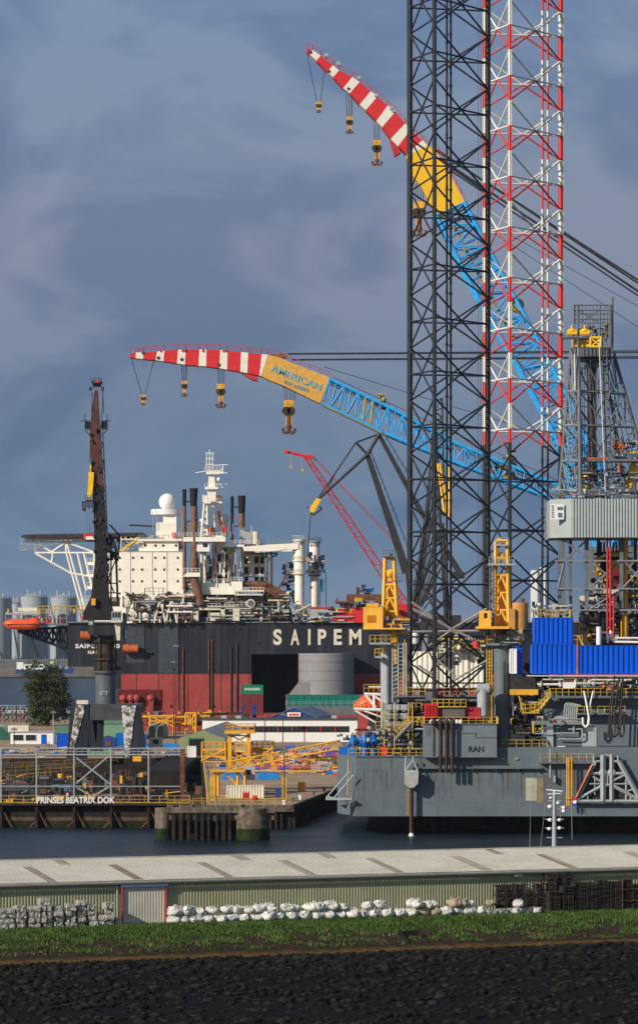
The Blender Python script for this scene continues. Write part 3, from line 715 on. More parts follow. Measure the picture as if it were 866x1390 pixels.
m=MB(); m.rail([W(-40,1029.5,884),W(262,1029.5,884)],1.1,2.6,.06); m.build('rim_railing',rust,t)
m=MB(); m.rail([(X1-.1,Y+8,4.0),(-27.8,883,4.0)],1.1,3,.09); m.build('side_railing',yel,t)
s=MB(); s.pb(90,1076,94,1081,Y-1.7,.1); s.build('warning_sign',redpaint,t); s=MB(); s.pb(91,1077,93,1080.4,Y-1.8,.08); s.build('sign_face',cleanwhite,t)
m=MB(); m.pb(259,1091,385,1094,641,2.4); m.build('quay_edge',concrete,t) if False else None

# quay walls of the yard
m=MB(); m.box(wx(283,642.5),-4.7,642.2,643.4,-2,3.95); m.plan([(-4.9,642.2),(-4.4,642.2),(4.9,724.8),(48.5,1128),(48,1128),(4.45,725),(-4.9,643.4)],-2,3.97)
o=m.build('quay_wall',dkconc,origin=(0,0,0)); tag(o,'stained dark concrete quay wall running back from the jetty beside the grey hull','quay wall')
m=MB(); m.box(wx(260,640),-4.4,640.9,642.2,3.0,4.1); o=m.build('quay_kerb',concrete); tag(o,'pale concrete kerb beam along the yard front behind the jetty','kerb')
m=MB(); 
for i in range(24):
    tt=i/23; x=-4.4+(4.9+4.4)*tt; y_=642.2+(724.8-642.2)*tt; m.box(x,x+.25,y_,y_+1.4,-2,3.7)
for i in range(17): x=wx(262,642)+i*.95; m.box(x,x+.4,641.4,642.15,-2,3.0)
o=m.build('quay_fenders',pile); tag(o,'row of dark timber fender piles on the face of the quay wall','fender')
m=MB(); m.rail([(wx(262,642),642.6,4.05),(wx(396,642),642.6,4.05)],1.15,1.6,.07); o=m.build('quay_railing',yel); tag(o,'yellow pipe railing along the yard edge above the jetty','railing')
for i,(px,py) in enumerate(((395,1089),(408,1085),(440,1074),(386,1092),(425,1080))):
    Yb=150000/(py-860); p=W(px,py,Yb); m=MB(); m.cyl(p.x,p.y,4,4.5,.28,n=10); m.cyl(p.x,p.y,4.5,4.75,.42,n=10); o=m.build('mooring_bollard',cleanwhite if i%2 else dgrey)
    tag(o,f'{"white" if i%2 else "dark"} mooring bollard, {("second","third","fifth","first","fourth")[i]} from the front on the slanting quay edge','bollard','mooring bollards on the slanting quay edge')
# yellow blocks on quay
for px,py,w_,h_ in ((446,1075,0,0),):
    pass
p=W(408,1076,700); m=MB(); m.box(p.x-.5,p.x+.9,699,700.2,4,5.8); m.box(p.x-.2,p.x+.5,698.9,699,4.3,5.0); o=m.build('yellow_bin',gyel); tag(o,'small yellow steel bin standing on the open quay paving','bin')
for i,(px,lab) in enumerate(((288,'yellow post with pipe top left of the white shed below the gangway'),(386,'yellow post at the quay corner right of the white shed'))):
    p=W(px,1082,660); m=MB(); m.box(p.x-.4,p.x+.4,660,660.8,4,8.3); m.tube((p.x,660.4,8.3),(p.x,660.4,9.4),.15); o=m.build('gas_pillar',yel); tag(o,lab,'pillar')

m=MB(); m.box(16,260,742,748,-1,3.2); o=m.build('reflection_blocker',dkconc); tag(o,'long low dark block added behind the grey rig hull to stop reflections','pontoon')  # added unseen block, keeps red hull reflections off the water under the rig
# ------------------------------------------------------------------ yellow gangway tower
q2=Z(240,950,866/240.)
Y=700; t=thing('gangway_tower','yellow lattice gangway tower with a long sloping truss bridge reaching to the rig','gangway',(wx(325,Y),Y,4))
m=MB()
for px in (251,343): 
    x,y0=q2(px,165); x1,y1=q2(px+18,330)
    m.pb(x,y0,x1,y1,Y,1.0)
    m.pb(x,y0,x1,y1,Y+7,1.0)
m.build('column',gyel,t)
m=MB()
for k in range(4):
    a0=q2(265,175+k*40); b0=q2(350,175+(k+1)*40); c0=q2(350,175+k*40); d0=q2(265,175+(k+1)*40)
    for yy in (Y+.5,Y+7): m.pt(a0,b0,yy,.13); m.pt(c0,d0,yy,.13); m.pt(a0,c0,yy,.13)
m.build('lattice',gyel,t)
m=MB(); x,y_=q2(235,152); x1,y1=q2(382,166); m.pb(x,y_,x1,y1,Y-1,9); m.pr(x,x1,y_,Y-1,1.2,1.3,.07,d=9); m.build('top_platform',gyel,t)
# legs under
m=MB()
for px in (188,205,300,335):
    for yy in (Y-20,Y-14): a0=q2(px,352); b0=q2(px,495); m.pt(a0,b0,yy,.28)
m.pt(q2(245,365),q2(300,420),Y-20,.22); m.pt(q2(300,420),q2(235,495),Y-20,.22); m.pt(q2(188,470),q2(335,470),Y-20,.12)
m.build('support_leg',gyel,t)
m=MB(); x,y_=q2(165,346); x1,y1=q2(335,354); m.pb(x,y_,x1,y1,Y-21,9); m.pr(x,x1,y_,Y-21,1.1,1.5,.05); m.build('lower_platform',gyel,t)
m=MB(); x,y_=q2(385,346); x1,y1=q2(720,352); m.pb(x,y_,x1,y1,Y+25,2); m.pr(x,x1,y_,Y+25,1.1,1.8,.05); x0_,_=q2(335,346); m.pb(x0_,y_,x,y1,Y+25,1.); m.build('long_walkway',gyel,t)
# bridge truss
m=MB(); 
for yy in (Y-8,Y-5.6):
    m.truss(q2(245,305),q2(800,198),q2(250,345),q2(790,240),yy,18,.17,.09)
for i in range(18): t_=i/18; a0=(q2(250,345)[0]+t_*(q2(790,240)[0]-q2(250,345)[0]),q2(250,345)[1]+t_*(q2(790,240)[1]-q2(250,345)[1])); m.tube(W(a0[0],a0[1],Y-8),W(a0[0],a0[1],Y-5.6),.1)
m.build('bridge_truss',gyel,t)
m=MB(); m.hexa([W(*q2(250,343),Y-7.9),W(*q2(790,238),Y-7.9),W(*q2(790,238),Y-5.7),W(*q2(250,343),Y-5.7),W(*q2(250,341),Y-7.9),W(*q2(790,236),Y-7.9),W(*q2(790,236),Y-5.7),W(*q2(250,341),Y-5.7)]); m.build('bridge_deck',gyel,t)
# side platforms
for nm,(xa,ya,xb,yb) in (('side_platform',(120,240,245,300)),('side_platform',(365,235,475,300))):
    m=MB(); 
    for k in (0,1): x,y_=q2(xa,ya+k*35); x1,_=q2(xb,ya); m.pb(x,y_,x1,y_+2,Y+2,5); m.pr(x,x1,y_,Y+2,1.2,1.1,.07,d=5)
    m.pt(q2(xa,yb),q2(xb,ya),Y+2,.15); m.pt(q2(xa,ya),q2(xb,yb),Y+2,.15); m.pt(q2(xa+6,ya-30),q2(xa+6,yb),Y+2,.15); m.pt(q2(xb-6,ya-30),q2(xb-6,yb),Y+2,.15)
    x,y_=q2(xa,yb); x1,_=q2(xb,yb); m.pb(x,y_,x1,y_+1.5,Y+2,5); m.build(nm,gyel,t)

# containers and small things under it
def container(x0,y0,x1,y1,Y,d,mt,label,cat='container',name='shipping_container',per=.5,amp=.09,frame=None,z0=None,group=None):
    A=W(x0,y1,Y); B=W(x1,y0,Y); zb=A.z if z0 is None else z0
    t=thing(name,label,cat,((A.x+B.x)/2,Y+d/2,zb),group)
    m=MB(); m.corr((A.x,Y),(B.x,Y),zb+.12,B.z-.12,per,amp); m.corr((A.x,Y+d),(A.x,Y),zb+.12,B.z-.12,per,amp); m.corr((B.x,Y),(B.x,Y+d),zb+.12,B.z-.12,per,amp)
    m.box(A.x+.02,B.x-.02,Y+.02,Y+d,zb+.05,B.z-.05); m.build('panels',mt,t)
    m=MB()
    for x in (A.x-.05,B.x-.1): m.box(x,x+.15,Y-.13,Y+.05,zb,B.z)
    m.box(A.x+.1,B.x-.1,Y-.12,Y+.05,zb,zb+.14); m.box(A.x+.1,B.x-.1,Y-.12,Y+.05,B.z-.14,B.z); m.build('frame',frame or mt,t)
    return t
container(308,1066,358,1086,672,3,cream,'dirty white workshop container on the quay beneath the yellow gangway','workshop container')
o=MB(); p=q2(328,327); p1=q2(383,392); o.pb(p[0],p[1],p1[0],p1[1],685,3); t=thing('control_cabin','pale grey control cabin with a dark window under the sloping bridge','cabin',(W(p[0],p1[1],685))); oo=o.build('body',lgrey,t)
o=MB(); a0=q2(336,342); a1=q2(362,366); o.pb(a0[0],a0[1],a1[0],a1[1],684.9,.08); o.build('window',glass,t)
for (xa,ya,xb,yb,lab) in ((215,360,325,392,'bright blue tarpaulin sheet left of the pale grey control cabin'),(385,355,505,392,'bright blue tarpaulin sheet right of the pale grey control cabin')):
    m=MB(); m.pp([q2(xa+15,ya),q2(xb-15,ya+4),q2(xb,yb),q2(xa,yb)],692,5); o=m.build('tarpaulin',mat('tarp_blue',(.02,.22,.62),.5,var=.2,bump=.4)); tag(o,lab,'tarpaulin')
for i,(xa,ya,xb,yb,lab) in enumerate(((323,450,358,488,'red fire hose box beside the white container'),(372,468,395,494,'red lifebuoy cabinet on the yellow quay railing'))):
    a0=q2(xa,ya); a1=q2(xb,yb); m=MB(); 
    if i==0:
        for k in range(5): m.pb(a0[0]+k*1.8,a0[1]+k%2*2,a0[0]+k*1.8+2.4,a1[1],650,1.)
    else: m.pb(a0[0],a0[1],a1[0],a1[1],642.2,.3); m.tube(W((a0[0]+a1[0])/2,(a0[1]+a1[1])/2,642.1),W((a0[0]+a1[0])/2,(a0[1]+a1[1])/2,641.9),.25,12)
    o=m.build('hose_box' if i==0 else 'lifebuoy_cabinet',redpaint); tag(o,lab,'safety box')
a0=q2(483,440); a1=q2(510,474); m=MB(); m.pb(a0[0],a0[1],a1[0],a1[1],665,2); m.pb(a0[0]-1,a0[1]-1,a1[0]+1,a0[1],664.9,2.2); o=m.build('generator',boatblue); tag(o,'dark blue generator box at the quay corner by a yellow post','generator')
# yard clutter piles as individual pallets / crates of the middle quay
cols=[blue2,redpaint,cream,gyel,lgrey,rust,bluec,dkgreen,cream,lgrey]; names=['steel_crate','gas_rack','parts_box','scaffold_bin']
q=random.Random(21); cn={blue2:'blue',redpaint:'red',cream:'cream',gyel:'yellow',lgrey:'light grey',rust:'rusty',bluec:'bright blue',dkgreen:'dark green'}
row_n=('front','second','third','back')
for r_,(Yr,x0,x1) in enumerate(((800,345,440),(850,372,470),(895,330,475),(930,320,480))):
    x=x0; k=0
    while x<x1:
        w_=q.uniform(6,16); c=q.choice(cols); h_=q.uniform(4,9)*Yr/F; xa=wx(x,Yr); xb=wx(x+w_,Yr)
        m=MB(); m.box(xa,xb,Yr,Yr+3,4.25,4+h_); m.box(xa-.05,xa+.1,Yr-.05,Yr+3,4,4+h_+.3); m.box(xb-.1,xb+.05,Yr-.05,Yr+3,4,4+h_+.3)
        for j in range(3): zz=4.3+h_*j/3; m.box(xa,xb,Yr-.08,Yr-.01,zz,zz+.12)
        if q.random()<.5:
            for j in range(4): m.tube((xa+(xb-xa)*(j+.5)/4,Yr+.5,4+h_),(xa+(xb-xa)*(j+.5)/4,Yr+.5,4+h_+q.uniform(.3,1.2)),.09)
        o=m.build('storage_crate',c); tag(o,f'{cn[c]} storage crate, {ORD(k)} from the left in the {row_n[r_]} quay row','crate','storage crates lined up on the quay'); x+=w_+q.uniform(.5,7); k+=1
    m=MB(); m.rail([W(x0,860+150000/Yr,Yr-2),W(x1,860+150000/Yr,Yr-2)],1.1,2,.06); o=m.build('barrier',gyel if r_%2 else redpaint); tag(o,f'{"yellow" if r_%2 else "red"} pipe barrier before the {row_n[r_]} row of quay crates','barrier')

m=MB(); floorbits(m,290,465,780,930,4.02,260,[rust,cream,redpaint,lgrey,blue2,dark,dark,gyel,brownsteel,yel],(.4,1.5),78); tag(m.build('quay_gear',None,origin=(0,0,4)),'mixed small gear, drums and pipes strewn over the quay','quay gear',kind='stuff')
m=MB(); floorbits(m,-20,250,890,975,4.02,110,[rust,cream,bluec,lgrey,blue2,dark,dark,gyel,brownsteel],(.3,1.1),79); tag(m.build('yard_gear',None,origin=(0,0,4)),'mixed small gear on the yard behind the dry dock','yard gear',kind='stuff')
# ------------------------------------------------------------------ yard buildings
def windows(t,x0,x1,y0,y1,Y,n,gap=.25,fm=cleanwhite,mul=1,name='window'):
    for i in range(n):
        a0=x0+(x1-x0)*i/n; a1=x0+(x1-x0)*(i+1-gap)/n; m=MB(); m.pb(a0,y0,a1,y1,Y-.12,.1); f=m.build(name,fm,t)
        for j in range(mul):
            p0=a0+.5+(a1-a0-1)*j/mul; p1=a0+.5+(a1-a0-1)*(j+1)/mul-.25; m=MB(); m.pb(p0,y0+.5,p1,y1-.5,Y-.17,.05); m.build('pane',glass,f)
Y=1020; t=thing('office_building','long white two storey office with a ribbon of dark windows and red posts','building',(wx(380,Y),Y,4))
m=MB(); m.box(wx(275,Y),wx(485,Y),Y,Y+14,4,wz(977,Y)); m.build('wall',cleanwhite,t)
m=MB(); m.pb(318,985.6,474,994,Y-.06,.05); m.build('window_band',roofdark,t)
m=MB(); m.box(wx(274,Y),wx(486,Y),Y-.4,Y+14.4,wz(977,Y),wz(975.5,Y)); m.build('roof',roofdark,t)
for i in range(8):
    x0=319+i*19.4; m=MB(); m.pb(x0-.55,985.8,x0+.55,993.8,Y-.2,.13); m.build('window_post',redpaint,t)
    for j in range(3): m=MB(); m.pb(x0+1.2+j*6.1,987,x0+6.2+j*6.1,993,Y-.12,.05); m.build('window',glass,t)
m=MB()
for px in (300,320,450): m.box(wx(px,Y),wx(px,Y)+1.5,Y+3,Y+4.5,wz(975.5,Y),wz(974,Y)+.5)
m.build('roof_vent',lgrey,t)
def gable(name,label,xa,xb,yb,ye,yp,Y,depth,wm,rm,xp=None,group=None,over=.4):
    t=thing(name,label,'shed' if 'office' not in name else 'building',(wx((xa+xb)/2,Y),Y,wz(yb,Y)),group); xp=xp or (xa+xb)/2
    m=MB(); m.pp([(xa,yb),(xb,yb),(xb,ye),(xp,yp),(xa,ye)],Y,depth); m.build('wall',wm,t)
    m=MB(); A,B,C=W(xa,ye,Y),W(xp,yp,Y),W(xb,ye,Y)
    for P_,Q_ in ((A,B),(B,C)):
        d=(Q_-P_).normalized()*over; p=P_-d if P_ is A else P_; q_=Q_+d if Q_ is C else Q_
        m.hexa([(p.x,Y-over,p.z+.02),(q_.x,Y-over,q_.z+.02),(q_.x,Y+depth,q_.z+.02),(p.x,Y+depth,p.z+.02),(p.x,Y-over,p.z+.25),(q_.x,Y-over,q_.z+.25),(q_.x,Y+depth,q_.z+.25),(p.x,Y+depth,p.z+.25)])
    m.build('roof',rm,t); return t
# olive gable shed: roof runs to the right; eaves seen from the side
Y=900; t=thing('olive_shed','olive green gabled workshop with dark open doorway and black ribbed roof','shed',(wx(280,Y),Y,4))
m=MB(); m.box(wx(243,Y),wx(306,Y),Y,Y+20,4,wz(1003,Y)); k=m
m.pp([(243,1003),(306,1003),(275,991)],Y,.5); m.build('wall',olive,t)
m=MB(); A,B,C=W(242,1003.5,Y),W(275,990.5,Y),W(308,1003.5,Y); D=Vector((5.5,20,1.6))
m.quad(A,B,B+D,A+D); 
n_=14
for i in range(n_):
    p=B.lerp(B+D,i/n_); q_=C.lerp(C+D,i/n_); p2=B.lerp(B+D,(i+.6)/n_); q2_=C.lerp(C+D,(i+.6)/n_); m.quad(q_,q2_,p2,p)
m.build('roof_ribs',lgrey,t)
m=MB(); dn=Vector((0,0,-.06)); m.quad(C+dn,C+D+dn,B+D+dn,B+dn); m.quad(A+dn,B+dn,B+D+dn,A+D+dn); m.build('roof',roofdark,t)
m=MB(); m.pb(258,1004,275,1028,Y-.05,.1); m.build('doorway',soot,t)
m=MB(); m.pb(256.5,1002,258,1028,Y-.2,.15); m.pb(275,1002,276.5,1028,Y-.2,.15); m.pb(258,1002,275,1004,Y-.2,.15); m.build('door_frame',dkgreen,t)
# blue roofed gable building behind the office
Y=1085; t=thing('gabled_hall','low hall with blue grey roof and a small white sign on its gable','building',(wx(405,Y),Y,4))
m=MB(); m.pp([(361,980),(428,980),(428,974),(399,962),(361,977)],Y,4); m.box(wx(361,Y),wx(452,Y),Y+.2,Y+22,4,wz(975,Y)); m.build('wall',boatblue,t)
m=MB(); A=W(399,961.5,Y-.3); B=W(431,974.5,Y-.3); D=Vector((5.5,22,0)); D2=Vector((5.,22,0)); m.hexa([B,B+D2,A+D,A,B+Vector((0,0,.2)),B+D2+Vector((0,0,.2)),A+D+Vector((0,0,.2)),A+Vector((0,0,.2))]); 
A2=W(399,961.5,Y-.3); B2=W(360,976.5,Y-.3); m.hexa([A2,A2+D,B2+D2,B2,A2+Vector((0,0,.2)),A2+D+Vector((0,0,.2)),B2+D2+Vector((0,0,.2)),B2+Vector((0,0,.2))]); m.build('roof',roofblue,t)
m=MB(); m.pb(390,967,408,972.5,Y-.5,.15); sg=m.build('sign',cleanwhite,t)
for i in range(3): m=MB(); m.ball(W(394.5+i*4.5,970,Y-.55),.35,8,1.4,.1,1); m.build('emblem',redpaint,sg)
# white site office on the left, with portacabin windows
Y=1000; t=thing('site_office','white two storey site office with blue door and two wide windows behind the dock','office',(wx(45,Y),Y,4))
m=MB(); m.box(wx(15,Y),wx(74,Y),Y,Y+8,4,wz(994,Y)); m.build('wall',cleanwhite,t)
m=MB(); m.box(wx(11,Y),wx(39,Y),Y+1,Y+6,wz(993.9,Y),wz(985,Y)); m.build('roof_room',cream,t)
m=MB(); m.box(wx(14,Y),wx(75,Y),Y-.3,Y+8.2,wz(994,Y),wz(992.8,Y)); m.build('roof',lgrey,t)
windows(t,18,52,997,1005.5,Y,2,.12,cleanwhite,2)
m=MB(); m.pb(56.5,997,63.5,1010,Y-.12,.1); m.build('door',bluec,t)
for i,(xa,xb,lab) in enumerate(((-4,9,'bright blue container under the green dome tent at the far left'),(28,41,'bright blue container below the left window of the site office'),(53,64,'bright blue container below the blue door of the site office'))):
    container(xa,1016,xb,1028,985,3,bluec,lab)
container(11,1014,24,1029,980,3,cream,'small cream container between two blue ones beside the dock')
container(42,1016,52,1028,980,3,cream,'cream hut with stairs between blue containers behind the dock',cat='hut')
m=MB()
for sx_ in (58,74):
    m.rail([W(sx_,1021,978),W(sx_+(10 if sx_<60 else -10),1012,978)],1.1,1,.05)
o=m.build('site_stairs',brownsteel); tag(o,'dark steel stairs rising to the site office door','stairs')
# arched green sheds
def arch(name,label,xa,xb,yb,yt,Y,depth,mt,dome=False,group=None):
    t=thing(name,label,'shed',(wx((xa+xb)/2,Y),Y,wz(yb,Y)),group); cx=(wx(xa,Y)+wx(xb,Y))/2; r_=(wx(xb,Y)-wx(xa,Y))/2; zb=wz(yb,Y); h=wz(yt,Y)-zb
    pts=[(cx-r_,zb)]+[(cx-r_*math.cos(math.pi*i/16),zb+h*(.35+.65*math.sin(math.pi*i/16))) for i in range(17)]+[(cx+r_,zb)]
    m=MB(); m.prism(pts,Y,Y+depth); m.build('shell',mt,t)
    m=MB()
    for i in range(5): 
        y_=Y+depth*i/4; m.path([(x,y_-.02,z+.05) for x,z in pts],.08,4)
    m.build('rib',lgrey,t); return t
arch('dome_tent','dark green rounded storage tent at the far left edge of the yard',-22,15,1012,986,1035,14,dkgreen)
arch('arched_shed','dark mouthed green arched shelter nearest to the red hull',200,212,1006,985,1050,26,gshed,group='twin green arched shelters beside the portal crane')
arch('arched_shed','green arched shelter just right of its twin beside the portal crane',212.5,223,1006,985,1050,26,gshed,group='twin green arched shelters beside the portal crane')
for xa,xb in ((202,211),(214,222)):
    c=(wx((xa+xb)/2,1049.8)); m=MB(); pts=[(c-.9,4),(c-.9,6.5)]+[(c-.9*math.cos(math.pi*i/8),6.5+1.3*math.sin(math.pi*i/8)) for i in range(1,8)]+[(c+.9,6.5),(c+.9,4)]; m.prism(pts,1049.75,1049.9); o=m.build('opening',soot,[x for x in bpy.data.objects if x.name.startswith('arched_shed')][-1])
def slabshed(label,xa,xb,yb,ye,yp,Y,mt):
    t=thing('green_hall',label,'hall',(wx((xa+xb)/2,Y),Y+8,wz(yb,Y))); m=MB(); m.pb(xa,ye,xb,yb,Y,16); m.build('wall',mt,t)
    m=MB(); A,B=W(xa,ye,Y-.4),W(xb,ye,Y-.4); h=wz(yp,Y)-wz(ye,Y); n=30
    m.hexa([A,B,B+Vector((0,9,h)),A+Vector((0,9,h)),A+Vector((0,0,.2)),B+Vector((0,0,.2)),B+Vector((0,9,h+.2)),A+Vector((0,9,h+.2))])
    for i in range(n): c=A.lerp(B,i/n); m.tube(c+Vector((0,0,.22)),c+Vector((0,9,h+.22)),.06,4)
    m.build('roof',mt,t); return t
slabshed('pale green steel hall with pitched roof between the legs of the portal crane',116,168,1008,982,977.5,1040,gshed)
slabshed('low pale green hall behind the site office with a long roof',72,116,1008,995,987,1060,gshed)
# blue containers between portal crane legs
for i,(xa,ya,xb,yb,mt,lab) in enumerate(((78,996,98,1014,bluec,'blue container just right of the site office'),(98,996,118,1016,blue2,'blue container, second right of the site office'),(118,999,140,1019,bluec,'long blue container under the portal crane, left of the blue pump house'),(158,995,170,1013,blue2,'blue container tucked behind the white patched crane leg'),(170,997,198,1018,bluec,'blue container in the shadow right of the patched crane leg'))):
    container(xa,ya,xb,yb,960+i*3,4,mt,lab)
t=thing('pump_house','blue pump house with round brown hatch under the portal crane','pump house',(wx(148,950),950,4)); m=MB(); m.pp([(139,1014),(139,1001),(146,999),(157,1002),(157,1014)],950,5); m.build('body',boatblue,t); m=MB(); m.pb(144,1006,151,1013,949.8,.2); m.build('hatch',rust,t)
container(116,1016,150,1032,900,4,gshed,'pale green ribbed container at the dock edge under the portal crane')
container(203,1001,220,1014,880,3.2,cream,'small cream cabin with a double window beside the arched shelters',cat='cabin',name='cabin')
m=MB(); m.pb(208,1004,215,1010,879.8,.1); o=m.build('window',glass,[x for x in bpy.data.objects if x.name.startswith('cabin') and x.parent is None][-1])
for (xa,xb,yb,ya) in ((196,204,1017,1009),(220,244,1017,1009)):
    m=MB(); m.pp([(xa,yb),(xb,yb),(xb-3,ya+2),(xa+4,ya)],905,6); o=m.build('tarpaulin',MATS['tarp_blue']); tag(o,'light blue tarpaulin '+('left' if xa<200 else 'right')+' of the small cream cabin','tarpaulin')
# parked vans/boat covers on the dock rim
m=MB(); m.pp([(222,1024),(246,1024),(244,1019),(236,1017.5),(226,1019)],890,2.2); t_=thing('white_van','white van parked on the dock rim right of the cream cabin','van',(wx(234,890),891,4)); m.build('body',cleanwhite,t_)
for px in (227,241): m=MB(); c=W(px,1025,889.9); m.tube(c,c+Vector((0,.3,0)),.4,10); m.build('wheel',soot,t_)
m=MB(); m.pb(239.5,1018.6,243,1020.6,889.9,.05); m.build('window',glass,t_)
container(255,1013,266,1028,820,4,cleanwhite,'white cabinet standing right of the dock edge before the olive workshop',name='switch_cabinet',cat='cabinet')
# yellow steel frames on the quay by the hull
for i,(xa,ya,xb,yb,lab) in enumerate(((204,972,236,986,'yellow steel trestle lying before the red hull'),(252,968,266,991,'tall yellow lattice frame left of the long white office'),(268,968,284,976,'yellow lifting frame on the roof edge side of the long white office'))):
    m=MB(); Yf=1095+i*4
    for yy in (Yf,Yf+3):
        m.pt((xa,yb),(xa,ya),yy,.3); m.pt((xb,yb),(xb,ya),yy,.3); m.pt((xa,ya),(xb,ya),yy,.28); m.pt((xa,yb),(xb,ya),yy,.2); m.pt((xa,ya),(xb,yb),yy,.2); m.pt((xa,(ya+yb)/2),(xb,(ya+yb)/2),yy,.2)
        for k in range(4): x=xa+(xb-xa)*k/4; m.pt((x,ya),(x,yb),yy,.15)
    for px in (xa,xb): m.tube(W(px,yb,Yf),(wx(px,Yf),Yf,4),.3)
    o=m.build('steel_trestle',gyel); tag(o,lab,'frame')
# lamp masts / poles
for i,(px,yt,yb,Yp,lab) in enumerate(((73,967,1012,990,'thin grey lamp mast beside the site office'),(236,899,1004,1040,'tall dark lamp mast with floodlights before the black and red hull'),(239,877,1012,1000,'tallest dark lamp mast with a single floodlight before the hull'),(386,1020,1088,655,'dark lamp post at the quay corner beneath the gangway'),(384,970,990,1015,'short pole rising above the roof of the long white office'),(124,976,1013,985,'dark pole with an orange lamp between the portal crane legs'),(20,990,1012,990,'thin dark aerial pole at the white site office wall'))):
    t=thing('lamp_mast',lab,'lamp mast',(wx(px,Yp),Yp,4)); m=MB(); m.tube((wx(px,Yp),Yp,4),W(px,yt,Yp),.16,6,.1); m.build('pole',dark if i else lgrey,t)
    m=MB(); c=W(px,yt,Yp); m.box(c.x-.8,c.x+.8,Yp-.3,Yp+.3,c.z-.2,c.z+.25); m.box(c.x-.15,c.x+.15,Yp-.2,Yp+.2,c.z+.25,c.z+.6); m.build('lamp_head',gyel if i==5 else dgrey,t)
for px,yt in ((262,888),(268,884),(285,890),(275,885),(314,880),(322,872)):
    pass

# ------------------------------------------------------------------ tree
def tree(px,Yt,zb,Rr,H,label,name='broadleaf_tree',seed=1,ncl=260,leafm=leaf):
    x=wx(px,Yt); t=thing(name,label,'tree',(x,Yt,zb)); q=random.Random(seed)
    m=MB(); m.tube((x,Yt,zb),(x+.2,Yt,zb+H*.35),.55,8,.4)
    for i in range(9):
        an=i*.7; e=Vector((x+math.cos(an)*Rr*.6,Yt+math.sin(an)*Rr*.6,zb+H*q.uniform(.5,.85))); m.tube((x,Yt,zb+H*.25+i*.2),e,.25,5,.06)
    m.build('trunk',bark,t)
    m=MB(); lobes=[(q.uniform(-.5,.5),q.uniform(-.5,.5),q.uniform(.14,.82),q.uniform(.26,.46)) for _ in range(14)]+[(0,0,.58,.6)]
    for (lx,ly,lz,lr) in lobes:
        for c in range(int(ncl*lr)):
            d=Vector((q.gauss(0,1),q.gauss(0,1),q.gauss(0,1))).normalized()*(q.random()**.3)
            cc=Vector((x+(lx+d.x*lr)*Rr,Yt+(ly+d.y*lr)*Rr,zb+(lz+d.z*lr*.62)*H))
            if noise.noise(cc*.35)<-.3: continue
            for k in range(16):
                p=cc+Vector((q.gauss(0,.6),q.gauss(0,.6),q.gauss(0,.5))); n1=Vector((q.gauss(0,1),q.gauss(0,1),q.gauss(0,1))).normalized(); n2=n1.orthogonal().normalized()*q.uniform(.2,.42); n3=n1.cross(n2)
                kk=len(m.v); m.v += [tuple(p-n2),tuple(p+n3*.7),tuple(p+n2),tuple(p-n3*.7)]; m.face((kk,kk+1,kk+2,kk+3))
    m.build('crown',leaf,t); return t
tree(66,1200,4,10.2,20.5,'broad dark green tree standing alone between the water and the site office',seed=4)
# jetty/fence by the water on the left
Y=1340; t=thing('water_jetty','pale steel jetty railing along the water behind the tree','jetty',(wx(10,Y),Y,4)); m=MB()
m.box(wx(-80,Y),wx(118,Y),Y,Y+3,5,6.2); m.build('deck',lgrey,t)
m=MB(); m.rail([(wx(-80,Y),Y,6.2),(wx(118,Y),Y,6.2)],1.6,2.4,.11); m.rail([(wx(-80,Y),Y+3,6.2),(wx(118,Y),Y+3,6.2)],1.6,2.4,.11); m.build('railing',lgrey,t)
q=random.Random(5)
for i in range(9):
    px=-5+i*5.5; m=MB(); c=W(px,974,1250); m.tube((c.x,c.y,4),(c.x,c.y+.5,4+q.uniform(2,6)),.35,6); m.tube((c.x-1.5,c.y,4),(c.x+1.5,c.y,4+q.uniform(2,5)),.3,6); o=m.build('scrap_frame',rust if i%2 else dgrey); tag(o,f'rusty steel scrap piece, {ORD(i)} from the left edge before the pale jetty','scrap','steel scrap on the quay before the jetty')

# ------------------------------------------------------------------ far shore: tanks, quay wall, barge
q=random.Random(9)
for i,(xa,xb,yt,lab) in enumerate(((-32,14,812,'pale grey storage tank cut by the left edge of the view'),(25,63,810,'large pale storage tank above the river boat, second from the edge'),(66,102,811,'pale storage tank behind the orange lifeboat platform, third from the edge'),(104,140,812,'pale storage tank behind the ship stern girders, fourth from the edge'),(14,26,820,'narrow grey tank between the first two large storage tanks'),(141,160,811,'storage tank half hidden behind the portal crane column'))):
    Yt=3000+(i%3)*40; x=(wx(xa,Yt)+wx(xb,Yt))/2; r_=(wx(xb,Yt)-wx(xa,Yt))/2; zt=wz(yt,Yt); t=thing('storage_tank',lab,'storage tank',(x,Yt+20,5),'storage tanks on the far shore')
    m=MB(); m.cyl(x,Yt+20,5,zt,r_,n=36); m.build('shell',tankm,t)
    m=MB(); m.cyl(x,Yt+20,zt,zt+2.5,r_*.98,r_*.3,n=36); m.build('roof',tankm,t)
    m=MB(); P_=[(x+math.cos(k*math.pi/12)*r_,Yt+20+math.sin(k*math.pi/12)*r_,zt) for k in range(12,25)]; m.rail(P_,1.5,3,.18); m.build('railing',lgrey,t)
    m=MB(); 
    P_=[(x+math.cos(math.pi*1.08+k*math.pi/14)*(r_+.6),Yt+20+math.sin(math.pi*1.08+k*math.pi/14)*(r_+.6),zt-(zt-8)*k/9) for k in range(10)]; m.path(P_,.5,4); m.build('stair',roofblue,t)
    for dx in (-.4,.1,.5): m=MB(); m.cyl(x+dx*r_,Yt+18,zt+1.5,zt+q.uniform(4,7),.8,n=8); m.build('roof_vent',lgrey,t)
    if i==1: text('T-501',36,864,52,869.5,Yt-3.,blue2,t,off=.02,ext=.2)
